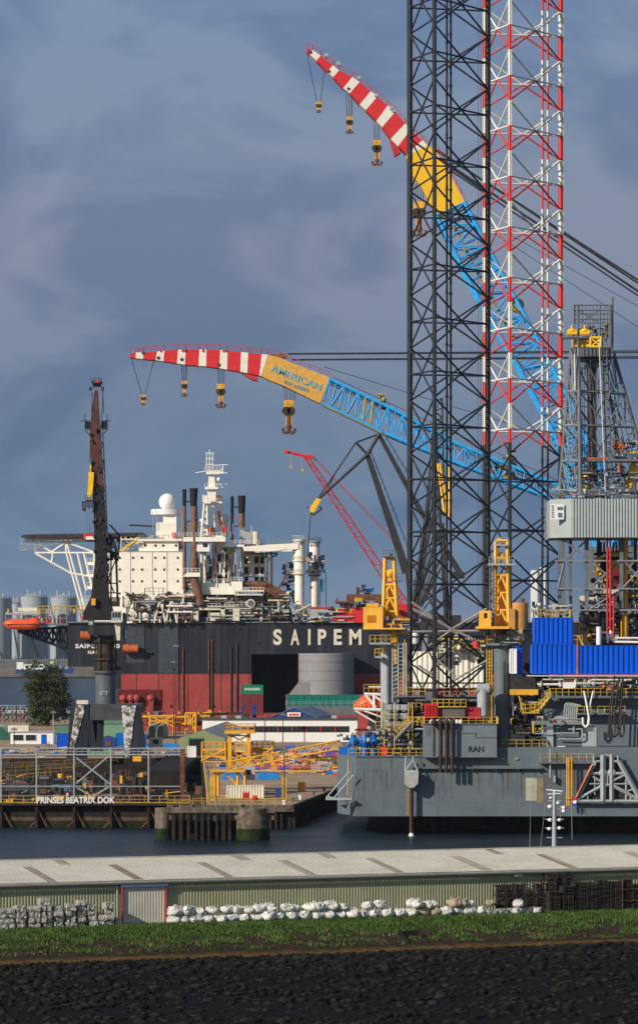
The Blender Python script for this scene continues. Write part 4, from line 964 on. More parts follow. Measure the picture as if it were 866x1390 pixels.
m=MB(); m.box(-420,420,2880,2890,2,wz(895,2880)); o=m.build('flood_wall',mat('far_wall',(.16,.17,.18),.8,scale=.05)); tag(o,'long grey flood wall on the far shore below the storage tanks','wall')
m=MB(); m.box(-420,300,2840,2860,.5,wz(904,2840)); m.box(-420,300,2839,2840,wz(903,2840),wz(902,2840)); o=m.build('far_quay',mat('far_quay_m',(.14,.13,.12),.9,scale=.05,var=.4)); tag(o,'low brownish quay across the river behind the blue and white boat','quay')
m=MB()
for i in range(60): x=wx(-20+i*3,2900); m.tube((x,2868,5),(x,2868,14+q.uniform(0,3)),.35,4)
m.tube((wx(-20,2868),2868,12),(wx(160,2868),2868,12),.4,4); m.tube((wx(-20,2868),2868,9),(wx(160,2868),2868,9),.4,4)
o=m.build('pipe_bridge',dgrey); tag(o,'dark pipe bridge running along the far shore under the tanks','pipe bridge')
Y=2450; t=thing('river_boat','blue and white river boat lying across the water beyond the tree','boat',(wx(62,Y),Y,0)); b1=Z(0,780,866/180.)
m=MB(); m.pp([b1(108,620),b1(110,645),b1(470,645),b1(485,610),b1(400,622),b1(160,625)],Y,7); m.build('hull',boatblue,t)
m=MB(); a0=b1(112,572); a1=b1(155,618); m.pb(*a0,*a1,Y+.5,5); a0=b1(155,586); a1=b1(292,620); m.pb(*a0,*a1,Y+.5,5); m.build('cabin',cleanwhite,t)
for i in range(4):
    a0=b1(168+i*31,594); a1=b1(190+i*31,606); m=MB(); m.pb(*a0,*a1,Y+.3,.1); m.build('window',glass,t)
for i in range(8): a0=b1(298+i*22,600); m=MB(); m.pb(a0[0],a0[1]+q.uniform(-2,1),a0[0]+3.5,a0[1]+5,Y+1,3); m.build('deck_gear',boatblue if i%2 else lgrey,t)
m=MB(); a0=b1(330,566); m.pb(a0[0],a0[1],a0[0]+4.5,a0[1]+3,Y+1,2); m.build('deck_crane',mat('lime',(.5,.65,.05)),t)
m=MB(); m.pt(b1(130,545),b1(130,572),Y+2,.3); m.pt(b1(200,540),b1(250,590),Y+2,.2); m.pt(b1(100,548),b1(220,548),Y+2,.2); m.build('mast',dark,t)
# ------------------------------------------------------------------ portal slewing crane on the left
c1=Z(80,500,642/120.); c2=Z(80,740,741/160.)
Y=872
t=thing('portal_crane','tall dark jib crane on a grey column and four patched splayed legs at the dock','crane',(wx(145,Y),Y,4))
patch=mat('patched_paint',(.40,.39,.37),.65,var=.82,scale=.75,streak=.25,rust=(.05,.055,.06),fine=.2,hard=.11)
def ppx(mb,pts,conv,Y,d): return mb.pp([conv(*p) for p in pts],Y,d)
zf=4.0
mat('beam_grey',(.055,.062,.07),.55,var=.3,streak=.3,rust=(.12,.11,.10))
def crane_leg(pl,pd,Yl):
    m=MB(); m.use(patch); ppx(m,pl,c2,Yl,.3); m.use(hullblack); ppx(m,pd,c2,Yl+.25,2.2); return m.build('leg',None,t)  # lit front put in as pale patched plate, shaded side as black body
crane_leg([(110,1005),(156,1005),(160,1050),(98,1275),(70,1275)],[(78,985),(190,1005),(186,1200),(178,1345),(50,1345),(60,1200)],Y-8)
crane_leg([(395,1008),(487,1008),(470,1110),(447,1340),(418,1340)],[(400,1003),(512,1003),(538,1200),(545,1275),(480,1345),(415,1345)],Y-8)
for dx in (26,-14):
    m=MB(); ppx(m,[(180+dx,1040),(260+dx,1040),(250+dx,1300),(215+dx,1300)],c2,Y+7,2); m.build('leg',hullblack,t)
m=MB(); ppx(m,[(75,1000),(515,1000),(512,1022),(400,1100),(190,1100),(110,1022)],c2,Y-7.5,15); m.build('portal_beam',MATS['beam_grey'],t)
m=MB(); ppx(m,[(112,976),(186,976),(186,1000),(112,1000)],c2,Y-8,3); m.build('equipment_box',cream,t)
for px in (62,480): m=MB(); a0=c2(px-14,1335); m.box(wx(a0[0],Y-8),wx(a0[0],Y-8)+2,Y-8,Y-5,4,5.2); m.build('bogie',gyel if px>400 else dark,t)
r_=(c2(360,0)[0]-c2(232,0)[0])/2*Y/F; cx=wx(c2(296,0)[0],Y)
m=MB(); m.cyl(cx,Y,wz(c2(0,1008)[1],Y),wz(c2(0,790)[1],Y),r_,n=32); cl=m.build('column',mat('column_grey',(.09,.10,.115),.5,var=.2,streak=.3,rust=(.15,.12,.1)),t)
m=MB(); m.pb(*c2(262,918),*c2(308,943),Y-r_-.08,.05); nm=m.build('number_plate',lgrey,cl); 
text('50',c2(270,0)[0],c2(0,922)[1],c2(300,0)[0],c2(0,940)[1],Y-r_-.12,black,cl,name='number')
m=MB()
for yy in (565,600,712,800): m.cyl(cx,Y,wz(c2(0,yy+8)[1],Y),wz(c2(0,yy)[1],Y),r_*(1.16 if yy!=565 else 1.05),n=24)
m.build('platform',dark,t)
m=MB()
for yy in (712,790):
    zz=wz(c2(0,yy)[1],Y); P_=[(cx+math.cos(k*math.pi/8)*r_*1.14,Y+math.sin(k*math.pi/8)*r_*1.14,zz) for k in range(17)]; m.rail(P_,1.2,1.6,.06)
m.build('railing',brownsteel,t)
m=MB(); m.cyl(cx,Y,wz(c2(0,790)[1],Y),wz(c2(0,570)[1],Y),r_*.8,n=20)
for k in range(8): an=k*math.pi/4+.2; m.tube((cx+math.cos(an)*r_,Y+math.sin(an)*r_,wz(c2(0,790)[1],Y)),(cx+math.cos(an)*r_,Y+math.sin(an)*r_,wz(c2(0,600)[1],Y)),.2,5)
m.build('slewing_frame',brownsteel,t)
# jib: tapering box girder, lower black, upper rusty red
def girder(sts,Yg,dfun,mt,name):
    m=MB(); n=len(sts); k=len(m.v)
    for (xl,xr,yy) in sts:
        d=dfun(yy); a0=c1(xl,yy); b0=c1(xr,yy); A=W(a0[0],a0[1],Yg); B=W(b0[0],b0[1],Yg)
        m.v += [(A.x,Yg-d,A.z),(B.x,Yg-d,B.z),(B.x,Yg+d,B.z),(A.x,Yg+d,A.z)]
    for i in range(n-1):
        for j in range(4): a_=k+i*4+j; b_=k+i*4+(j+1)%4; m.face((a_+4,b_+4,b_,a_))
    m.face((k,k+1,k+2,k+3)); m.face((k+4*n-1,k+4*n-2,k+4*n-3,k+4*n-4)); return m.build(name,mt,t)
girder([(250,325,850),(255,335,1000),(262,345,1200),(268,352,1390),(240,365,1660),(185,398,1770),(185,395,1830)],Y-1,lambda y:1.3+(y-850)*.0012,mat('jib_black',(.012,.010,.011),.55,var=.5,streak=.4,rust=(.045,.014,.012)),'jib_lower')
girder([(262,284,160),(240,296,330),(232,305,430),(228,312,600),(243,320,740),(250,326,850)],Y-1,lambda y:.6+(y-150)*.0011,mat('jib_redbrown',(.09,.028,.025),.6,var=.5,streak=.6,rust=(.03,.025,.025)),'jib_upper')
m=MB()
m.pb(*c1(238,88),*c1(312,108),Y-2.2,4); m.pb(*c1(246,112),*c1(305,130),Y-1.5,3)
m.pb(*c1(222,135),*c1(242,158),Y-1.5,1.); m.pb(*c1(308,132),*c1(328,160),Y-1.5,1.)
for x in (235,262,290,312): m.pt(c1(x,90),c1(x,62),Y-2,.06)
m.pt(c1(235,75),c1(312,75),Y-2,.05)
m.build('jib_head',dark,t)
m=MB(); m.pb(*c1(270,90),*c1(298,104),Y-2.3,.08); m.build('head_sign',redpaint,t)
m=MB()
for (xa,xb) in ((192,228),(310,352)):
    m.pb(*c1(xa,430),*c1(xb,440),Y-1.5,3); m.pr(c1(xa,0)[0],c1(xb,0)[0],c1(0,430)[1],Y-1.4,1.3,1.,.06,d=2.6); m.pt(c1(xa if xa<200 else xb,330),c1(xa if xa<200 else xb,440),Y-1.4,.09); m.pt(c1(xa if xa<200 else xb,445),c1(232 if xa<200 else 308,495),Y-1,.09)
    m.pb(*c1(xa+4,380),*c1(xb-4,428),Y-1,1.6)
m.pt(c1(160,385),c1(200,375),Y-1,.12); m.pt(c1(340,380),c1(382,382),Y-1,.12)
m.build('side_platform',dark,t)
m=MB()
for (p_,q_) in (((246,175),(240,330)),((286,175),(294,330)),((324,140),(312,400)),((318,140),(330,330)),((300,430),(330,900)),((322,560),(352,1200)),((240,430),(222,690))): m.pt(c1(*p_),c1(*q_),Y-1.8,.06 if p_[1]>400 else .1)
for x in (205,222,236): m.pt(c1(x,1035),c1(x+2,1200),Y-2.2,.03)
m.build('rope',dark,t)
m=MB(); m.pb(*c1(228,700),*c1(238,760),Y-2.6,.5); ppx(m,[(217,755),(257,755),(250,870),(235,935),(208,935),(213,860)],c1,Y-3,1.2); m.build('counter_arm',byel,t)
m=MB(); m.pb(*c1(196,955),*c1(250,965),Y-3.5,2); m.pb(*c1(172,1015),*c1(198,1035),Y-3.5,1.2)
m.pr(c1(192,0)[0],c1(250,0)[0],c1(0,955)[1],Y-3.5,1.,.7,.06); 
for k in range(8): m.pt(c1(175+k*10,965),c1(178+k*10,1010+(k%3)*8),Y-3.3,.12)
m.pt(c1(172,968),c1(172,1030),Y-3.3,.09); m.pt(c1(172,968),c1(200,968),Y-3.3,.09); m.build('basket',brownsteel,t)
m=MB(); q=random.Random(91)
for k in range(70):
    yy=q.uniform(430,1560); xl=228+(yy-430)*.035; xr=312+(yy-430)*.05; x=q.choice([xl,xr,q.uniform(xl,xr)]); m.use(q.choice([dark,brownsteel,soot,rust])); m.pb(*c1(x-4,yy),*c1(x+q.uniform(1,9),yy+q.uniform(6,30)),Y-2.6-(yy-430)*.0007,.9)
for k in range(30):
    yy=430+k*38; xr=314+(yy-430)*.045; m.use(dark); m.pt(c1(xr,yy),c1(xr+9,yy),Y-1.5,.06); m.pt(c1(xr+9,yy),c1(xr+10.5,yy+38),Y-1.5,.06); m.pt(c1(xr,yy+38),c1(xr+9,yy),Y-1.5,.05)
m.build('jib_fittings',None,t)
# counterweight arm / machinery to the right of the jib
m=MB()
for (p_,q_,r__) in (((360,0),(372,380),.28),((330,-60),(330,385),.2),((372,60),(300,240),.16),((300,180),(350,300),.16),((300,240),(368,240),.14),((300,300),(370,300),.14),((300,100),(372,60),.14),((320,-130),(385,-60),.2),((385,-60),(372,100),.2)): m.pt(c2(*p_),c2(*q_),Y,r__)
m.build('back_frame',brownsteel,t)
m=MB(); q=random.Random(4)
for k in range(34): a0=c1(q.uniform(345,425),q.uniform(1225,1385)); m.pb(a0[0],a0[1],a0[0]+q.uniform(1,4),a0[1]+q.uniform(1,5),Y-1+q.uniform(-1,1),1.4)
for k in range(10): a0=c1(q.uniform(345,425),q.uniform(1215,1385)); c=W(a0[0],a0[1],Y-1.5); m.tube(c,c+Vector((0,1.2,0)),q.uniform(.3,.6),10)
m.pb(*c1(340,1215),*c1(432,1222),Y-2,4)
m.build('counterweight',dark,t)
m=MB(); m.pb(*c2(290,352),*c2(378,385),Y-3,5); m.build('machine_floor',dark,t)
m=MB(); m.pb(*c2(333,415),*c2(391,480),Y-6,2.6); cb=m.build('cab',lgrey,t)
for i in range(3): m=MB(); m.pb(*c2(338+i*18,423),*c2(351+i*18,455),Y-6.06,.05); m.build('cab_window',glass,cb)
m=MB(); m.pb(*c2(331,476),*c2(393,486),Y-6.2,3); m.pp([c2(350,486),c2(388,486),c2(386,598),c2(366,598)],Y-5,1.5); m.build('cab_support',cream,t)
m=MB(); m.pb(*c2(402,425),*c2(427,585),Y-4,1.6); m.build('grey_duct',dgrey,t)
m=MB(); m.pb(*c2(186,465),*c2(222,560),Y-5,1.6); m.build('ladder_box',dark,t); m=MB(); m.pb(*c2(190,478),*c2(216,500),Y-5.1,.08); m.build('ladder_sign',lgrey,t)
m=MB(); m.pb(*c2(206,335),*c2(232,378),Y-4.5,2); m.build('yellow_box',gyel,t)

# ------------------------------------------------------------------ the ship
s1=Z(0,580,866/300.); s2=Z(230,600,866/220.); s3=Z(200,580,866/300.); s4=Z(0,780,866/180.)
Y=1150; zd=wz(845,Y)
SH=thing('offshore_ship','huge black and red hulled pipelay ship with white deckhouse and white name letters','ship',(wx(330,Y),Y,0)); t=SH
m=MB()
def hl(x0,x1,y0,y1,Yf=Y,d=38):
    if y0<915:
        m.use(hullblack); m.pb(x0,y0,x1,min(y1,915),Yf,d)
    if y1>915: m.use(hullred); m.pb(x0,max(y0,915),x1,y1,Yf,d)
hl(165,341.3,845,1012); hl(341.3,1010,845,888); hl(481,1010,888,1012); hl(341.3,481,968,1012); hl(341.3,481,888,968,Y+16,22)
m.use(hullblack); m.pb(92.5,845.5,165,905,Y+.5,36)
m.pb(155,905,165.2,935,Y+2,30); m.build('hull',None,t)
m=MB(); m.pp([(387,968),(341.3,968),(341.3,888.2),(405,888.2),(405,922)],Y+15,.8); m.build('recess_panel',soot,t)
m=MB(); m.pb(215,846.5,242,914,Y-.06,.05); m.build('hull_plate',mat('hull_repaint',(.045,.055,.072),.5,var=.3,streak=.6,rust=(.07,.075,.085),sscale=.35),t)
m=MB(); m.pb(172,846.5,196,900,Y-.06,.05); m.build('hull_plate',MATS['hull_repaint'],t)
# raised plates, seams and pipes on the hull side
m=MB()
for px in (185,215,242.5,243.8,255,300,338,530,560): m.pb(px,846,px+.45,1000,Y-.12,.1)
m.build('hull_seam',hullblack,t)
for px,ya,yb,mm_ in ((284,868,975,hullred),(288,868,975,hullred),(249,880,985,rust),(322,872,985,dark),(314,878,965,dark)):
    m=MB(); m.pt((px,ya),(px,yb),Y-.3,.22); m.build('hull_pipe',rust if mm_ is hullred else mm_,t)
for (xa,ya) in ((324.8,852.5),(350,871.5),(288.5,907.5),(289,957),(231,957),(235,907)):
    m=MB(); m.pb(xa,ya,xa+3.4,ya+3.4,Y-.15,.1); m.build('hull_port',soot,t)
for ch,xa,xb in (('S',371,382.5),('A',394.5,406.5),('I',418.3,421.5),('P',431.5,443),('E',453,464),('M',474,490.5)):
    text(ch,xa,854,xb,875.5,Y-.12,cream,t,name='hull_letter',off=.035 if ch!='I' else 0,ext=.1)
text('SAIPEM 7000',0,0,1,1,Y,cleanwhite,t) if False else None
s4t=text('SAIPEM 7000',103,874,163,880,Y+.45,cleanwhite,t,name='stern_lettering',off=.03,ext=.1,font_sp=1.15)
text('NASSAU',120,883,146,888,Y+.45,cleanwhite,t,name='stern_lettering',off=.02,ext=.1,font_sp=1.1)
# stern thruster bay (dark red recess box)
m=MB(); m.pb(160,936,219,958,Y-.4,.4); m.build('thruster_bay',mat('bay_red',(.12,.02,.02),.7,var=.3),t)
for px in (168,178,186,205): m=MB(); c=W(px,948,Y-1.4); m.ball(c,1.3,12,1,.9,1); m.tube(c,c+Vector((0,0,-3.)),.5,8,.9); m.build('thruster',hullred,t)
m=MB(); m.pp([(203,945),(209,945),(208,972),(202,972)],Y-2.2,1.6); m.build('rudder_post',hullred,t)
q=random.Random(71); m=MB()
for k in range(46):
    x=q.uniform(168,338) if k<34 else q.uniform(345,520); ya=q.choice([846,846,852.5,871,q.uniform(850,900)]); w_=q.uniform(.3,.9); h_=q.uniform(8,45); h_=min(h_,886-ya) if x>340 else h_
    if h_>4: m.pp([(x,ya),(x+w_,ya),(x+w_*.6,ya+h_),(x+w_*.3,ya+h_)],Y-.05,.04)
m.build('rust_run',mat('rust_run',(.075,.055,.05),.8,var=.5),t)
q=random.Random(72); m=MB()
for k in range(40):
    x=q.uniform(222,340) if k%3 else q.uniform(483,519); ya=q.uniform(916,950); w_=q.uniform(.4,1.4); m.pp([(x,ya),(x+w_,ya),(x+w_*.6,ya+q.uniform(10,50)),(x+w_*.3,ya+q.uniform(10,50))],Y-.05,.04)
m.build('scrape_mark',mat('scrape',(.40,.12,.09),.8,var=.5),t)
# bulwark top rail and rolled fenders
m=MB(); m.pb(92,843.6,1010,845.6,Y-.4,1.); m.build('gunwale',dgrey,t)
m=MB(); m.pr(170,1010,844,Y,1.3,2.2,.07); m.build('deck_railing',lgrey,t)
m=MB(); m.pr(440,540,844,Y-.3,1.5,1.6,.1); m.build('deck_railing',yel,t)
for i,(xa,ya,xb,yb) in enumerate(((167.5,875,188,886),(110,857,123,868))):
    A=W(xa,(ya+yb)/2,Y-2); B=W(xb,(ya+yb)/2,Y-2); m=MB(); m.tube(A,B,(yb-ya)/2*Y/F,14); 
    for k in range(5): c=A.lerp(B,(k+.5)/5); m.tube(c-Vector((.15,0,0)),c+Vector((.15,0,0)),(yb-ya)/2*Y/F+.12,14)
    o=m.build('fender',orange2); tag(o,('larger' if i==0 else 'smaller')+' rusty orange fender hanging on the black hull '+('right' if i==0 else 'left')+' of the crane column','fender')
m=MB(); m.tube(W(187,882,Y-.6),W(206,886,Y-.6),.4,6); m.tube(W(189,879,Y-.6),W(200,884,Y-.6),.3,6); m.build('bracket',dark,t)
# stern platform on dark girders
m=MB()
for yy in (Y+3,Y+20,Y+34):
    m.truss(s4(120,362),s4(440,345),s4(120,370),s4(440,488),yy,7,.5,.35,True)
m.build('stern_girder',hullblack,t)
m=MB(); m.pb(*s4(40,318),*s4(450,330),Y,36); m.build('stern_platform',dgrey,t)
m=MB(); m.pr(s4(40,0)[0],s4(440,0)[0],s4(0,318)[1],Y,3.2,2.2,.12); m.pb(*s4(40,250),*s4(260,262),Y,1.); m.build('stern_railing',lgrey,t)
m=MB()
q=random.Random(14)
for k in range(26): x=q.uniform(230,430); a0=s4(x,q.uniform(262,300)); m.use(q.choice([orange,dgrey,redpaint,lgrey])); m.pb(a0[0],a0[1],a0[0]+q.uniform(1,3.5),s4(0,316)[1],Y+q.uniform(1,5),2)
m.build('deck_machinery',None,t)
m=MB(); m.pb(*s4(45,243),*s4(250,250),Y+2,5); m.pb(*s4(120,215),*s4(245,238),Y+4,3); m.build('upper_walkway',cream,t)
m=MB()
for x in (50,255,300,350,385,480,520): m.pb(*s4(x,222),*s4(x+12,250),Y+1,1.2)
m.pr(s4(250,0)[0],s4(610,0)[0],s4(0,248)[1],Y+1,2.,1.8,.16); m.build('yellow_davit',yel,t)
m=MB(); m.pp([s4(540,262),s4(556,300),s4(530,300)],Y+1,1); m.build('red_cone',redpaint,t)
# lifeboat
def lifeboat(name,label,x0,x1,y0,y1,Yb,d,mt):
    A=W(x0,y1,Yb); B=W(x1,y0,Yb); cx=(A.x+B.x)/2; cz=(A.z+B.z)/2; hl_=(B.x-A.x)/2; hh=(B.z-A.z)/2; t=thing(name,label,'lifeboat',(cx,Yb,A.z))
    m=MB(); n=18; k=18
    for i in range(k+1):
        u=-1+2*i/k; w_=max(.04,(1-abs(u)**4))**.55
        for j in range(n):
            an=2*math.pi*j/n; zz=math.sin(an); m.v.append((cx+u*hl_,Yb+math.cos(an)*d*w_,cz+hh*(zz*w_*(1 if zz<0 else .95))+(.1*hh*u*u)))
    for i in range(k):
        for j in range(n): j2=(j+1)%n; m.face((i*n+j,(i+1)*n+j,(i+1)*n+j2,i*n+j2),True)
    m.build('hull',mt,t); m=MB(); m.tube((cx-hl_*.9,Yb-d*1.0,cz),(cx+hl_*.9,Yb-d*1.0,cz),.12,5); m.build('rubbing_strake',dark,t)
    m=MB(); m.box(cx+hl_*.35,cx+hl_*.75,Yb-d*.5,Yb+d*.5,cz+hh*.6,cz+hh*1.15); m.build('cockpit',mt,t); return t
lifeboat('lifeboat','bright orange enclosed lifeboat hanging at the end of the ship stern platform',s4(28,0)[0],s4(275,0)[0],s4(0,288)[1],s4(0,360)[1],Y-2,2.0,orange)
# helideck and its white lattice
hd=MB(); hd.pp([s1(80,428),s1(100,420),s1(560,412),s1(560,425),s1(110,436)],Y+2,30); hd.build('helideck',dark,t)
m=MB(); m.truss(s1(100,438),s1(380,438),s1(100,448),s1(380,448),Y+2,14,.14,.1,True); m.build('helideck_edge',mat('dk_edge',(.07,.07,.075)),t)
m=MB(); 
L3=lambda a_,b_,r__=.32,yy=Y+3: m.pt(s1(*a_),s1(*b_),yy,r__)
for yy in (Y+3,Y+26):
    for a_,b_ in (((142,445),(370,445)),((142,492),(370,492)),((142,445),(142,495)),((260,445),(262,492)),((142,495),(280,572)),((280,572),(360,585)),((262,445),(345,745)),((262,492),(330,745)),((142,452),(210,492)),((200,492),(262,450)),((262,450),(370,490)),((330,492),(365,640)),((305,492),(340,640)),((210,492),(205,530))): L3(a_,b_,.32,yy)
m.build('helideck_support',white,t)
m=MB(); m.truss(s1(82,430),s1(370,430),s1(82,485),s1(100,478),Y+2.5,1,.1,.1)
for k in range(10): m.pt(s1(85+k*8,438),s1(88+k*8,484-k*1.),Y+2,.08)
m.pt(s1(82,458),s1(160,462),Y+2,.12); m.pt(s1(84,484),s1(160,470),Y+2,.12); m.build('safety_net_frame',lgrey,t)
m=MB(); m.pb(*s1(328,415),*s1(345,438),Y+1,1.5); m.pb(*s1(345,418),*s1(372,438),Y+1,1.5); m.build('foam_monitor',redpaint,t)
m=MB(); m.pb(*s1(338,428),*s1(372,440),Y+.7,.3); m.build('helideck_sign',cleanwhite,t)
for yy in (528,575,622): m=MB(); m.pb(*s1(342,yy),*s1(368,yy+12),Y+3,4); m.pr(s1(342,0)[0],s1(368,0)[0],s1(0,yy)[1],Y+3,1.1,1,.07); m.build('landing',white,t)
# accommodation block
m=MB(); m.pb(*s1(366,485),*s1(720,665),Y+1,20); m.pb(*s1(545,445),*s1(700,486),Y+2,18); m.pb(*s1(366,655),*s1(700,765),Y+4,18); m.build('accommodation',white,t)
m=MB()
for x in (512,597,655): m.pb(*s1(x,488),*s1(x+1.2,660),Y+.9,.09)
m.pb(*s1(366,486),*s1(720,488),Y+.85,.15); m.build('wall_seam',dgrey,t)
for yy in (511,557,603,651):
    for x in (385,470,522,557,609,644,697):
        if yy==651 and 560<x<690: continue
        m=MB(); m.pb(*s1(x-3.5,yy-4),*s1(x+3.5,yy+4),Y+.85,.1); m.build('porthole',soot,t)
for x in (570,610,640,690): m=MB(); m.pb(*s1(x-4,459),*s1(x+4,467),Y+1.85,.1); m.build('porthole',soot,t)
m=MB(); m.pb(*s1(540,437),*s1(800,446),Y+1,19); m.build('bridge_deck',white,t)
m=MB(); m.pr(s1(545,0)[0],s1(720,0)[0],s1(0,438)[1],Y+1,1.2,1.6,.08); m.build('bridge_railing',lgrey,t)
m=MB(); m.pb(*s1(612,372),*s1(692,438),Y+4,10); m.pb(*s1(640,340),*s1(692,372),Y+5,8); m.pb(*s1(622,418),*s1(642,437),Y+3.9,.1) ; m.build('radome_tower',white,t)
m=MB(); c=W(*s1(657,293),Y+9); m.ball(c,34/2.887*Y/F,24); m.cyl(c.x,c.y,wz(s1(0,343)[1],Y+9),wz(s1(0,322)[1],Y+9),5.2,n=20); m.build('radome',cleanwhite,t)
for x,ya in ((600,330),(612,318),(622,350),(715,335),(728,345)): m=MB(); m.pt(s1(x,ya),s1(x,405),Y+4,.1); m.build('whip_antenna',lgrey,t)
for i,(xx,yy,rr) in enumerate(((172,420,9),(298,410,20),(103,435,12))):
    m=MB(); c=W(*s2(xx,yy),Y+12); m.ball(c,rr/3.936*Y/F*1.2,16); m.cyl(c.x,c.y,c.z-6,c.z-1,.8,n=8); m.build('radome',cleanwhite,t)
m=MB(); m.pb(*s1(675,412),*s1(690,432),Y+3.5,.4); m.build('red_box',redpaint,t)
m=MB(); m.pt(s1(508,383),s1(605,388),Y+6,.28); m.build('rotor_blade',dark,t)
m=MB()
for k in range(4): m.pt(s1(470+k*4,485),s1(540+k*5,430),Y+2-k*.3,.16)
m.build('stair',yel,t)
m=MB(); m.pt(s1(478,430),s1(478,480),Y+2,.35); m.pb(*s1(472,428),*s1(478,445),Y+2,.5); m.build('deck_post',lgrey,t)
m=MB()
for (x0,x1,yy,Yf) in ((75,300,508,Y-2),(285,400,548,Y+1),(170,330,755,Y+1),(300,352,560,Y+8),(385,510,545,Y+10),(230,300,598,Y+4),(75,165,697,Y-3),(110,275,885,Y-1),(300,495,880,Y-1),(330,390,745,Y),(0,75,835,Y+6)): m.pr(s2(x0,0)[0],s2(x1,0)[0],s2(0,yy)[1],Yf,1.3,1.3,.09)
m.build('deck_railing',cleanwhite,t)
m=MB(); q=random.Random(61)
for k in range(60):
    x=q.uniform(165,400); ya=q.uniform(540,760); m.use(q.choice([cream,rust,lgrey,brownsteel,cleanwhite,dgrey])); m.pt(s2(x,ya),s2(x,ya+q.uniform(20,90)),Y+q.uniform(.5,3.5),q.uniform(.08,.25))
for k in range(50):
    x=q.uniform(165,500); ya=q.uniform(520,760); m.use(q.choice([cream,rust,lgrey,brownsteel,dark])); m.pb(*s2(x,ya),*s2(x+q.uniform(4,14),ya+q.uniform(4,14)),Y+q.uniform(1,4),.8)
for k in range(16): m.use(lgrey); x=q.uniform(20,500); ya=q.uniform(480,545); m.pt(s2(x,ya-q.uniform(15,70)),s2(x,ya),Y+4,.09)
m.build('fittings',None,t)
m=MB(); greeble(m,160,728,250,748,Y+1,8,60,.2,[cream,white,lgrey,yel,dgrey],.4,62); greeble(m,249,780,262,812,Y-1,3,30,.25,[cream,rust,dark,white],.4,63); m.build('roof_fittings',None,t)
# funnels
for (x0,y0,x1,y1,xc) in ((70,258,92,790,0),(107,253,153,860,1),(327,290,345,530,0),(366,287,408,455,1)):
    m=MB(); xm=(x0+x1)/2; w0=(x1-x0)/2/3.936*Y/F; zt=wz(s2(0,y0)[1],Y+8); zs=wz(s2(0,y0+ (95 if xc else 90))[1],Y+8); zb=wz(s2(0,y1)[1],Y+8); x=wx(s2(xm,0)[0],Y+8)
    m.use(funnelm)
    if xc and y1>800:
        zk=wz(s2(0,740)[1],Y-1); YY=Y-1; x=wx(s2(xm+4,0)[0],YY); 
        m.cyl(x,YY,zk,zs,w0*.82,w0*.78,n=18)
        m.cyl(x,YY,zk,zk+7,w0*1.1,n=18); m.tube((x,YY,zk+.3),W(*s2(170,870),YY),w0*1.1,18,w0*1.0); m.use(soot); m.cyl(x-.2,YY,zs,zt,w0*.78,w0,n=18)
        m.use(rust); m.cyl(x,YY,wz(s2(0,668)[1],YY),wz(s2(0,662)[1],YY),w0*1.2,n=18)
    elif xc: m.cyl(x,Y+8,zb,zs,w0*.82,n=18); m.use(soot); m.cyl(x,Y+8,zs,zt,w0*.85,w0,n=18)
    else:
        YY=Y-1 if y1>700 else Y+8; x=wx(s2(xm,0)[0],YY); m.cyl(x,YY,zb,zs,w0*.9,n=12); m.use(soot); m.cyl(x,YY,zs,zt,w0*.9,w0,n=12)
    m.build('funnel',None,t)
m=MB(); m.pt(s2(92,320),s2(115,318),Y-1,.25); m.pt(s2(92,424),s2(115,424),Y-1,.2); m.pt(s2(345,347),s2(370,347),Y+8,.2); m.pt(s2(345,450),s2(372,450),Y+8,.2); m.build('funnel_strut',dark,t)
m=MB(); m.pb(*s2(78,812),*s2(135,832),Y-2,3); m.build('yellow_tank',yel,t)
m=MB(); m.pp([s2(72,720),s2(95,697),s2(165,697),s2(165,720)],Y-3,5); m.build('funnel_platform',white,t)
# radar mast
m=MB(); yy0=Y+6
for (a_,b_) in (((188,325),(170,520)),((205,325),(205,500)),((275,325),(300,500)),((240,325),(245,500))):
    m.pt(s2(*a_),s2(*b_),yy0,.35); m.pt(s2(*a_),s2(*b_),yy0+5,.35)
for k in range(5):
    ya=325+k*36; m.pt(s2(188-k*3,ya),s2(275+k*4,ya+30),yy0,.16); m.pt(s2(275+k*4,ya),s2(186-k*3,ya+30),yy0,.16); m.pt(s2(186-k*3,ya),s2(277+k*5,ya),yy0,.16)
m.pp([s2(212,175),s2(240,175),s2(246,240),s2(206,240)],yy0+1,3); m.pb(*s2(190,240),*s2(262,252),yy0-1,7); m.pb(*s2(203,252),*s2(250,322),yy0,4.5); m.pb(*s2(182,318),*s2(282,328),yy0-1,7); m.pb(*s2(183,285),*s2(205,320),yy0,4); m.pb(*s2(198,150),*s2(285,172),yy0,3)
m.build('radar_mast',white,t)
m=MB()
for a_,b_ in (((200,60),(200,150)),((232,60),(232,150)),((216,40),(216,150)),((195,90),(240,90)),((195,60),(240,60)),((195,120),(240,120)),((140,165),(200,155)),((240,125),(315,121)),((255,170),(310,165)),((250,225),(308,225)),((275,160),(290,128)),((250,258),(290,240)),((288,120),(288,165)),((180,280),(180,320)),((280,280),(280,320))): m.pt(s2(*a_),s2(*b_),yy0,.16)
for yy in (150,240,318): m.pr(s2(190,0)[0],s2(275,0)[0],s2(0,yy)[1],yy0-1,1.,1.2,.07)
m.build('mast_rigging',cleanwhite,t)
m=MB(); m.pb(*s2(248,283),*s2(278,322),yy0-.5,2); m.build('mast_locker',funnelm,t)
m=MB(); m.pb(*s2(205,455),*s2(240,495),yy0-1.5,2); m.pt(s2(262,370),s2(285,490),yy0-1.2,.5); m.build('orange_locker',orange2,t)
m=MB(); m.pp([s2(293,450),s2(305,450),s2(308,482),s2(290,482)],yy0-2,1.5); m.build('buoy_rack',redpaint,t)
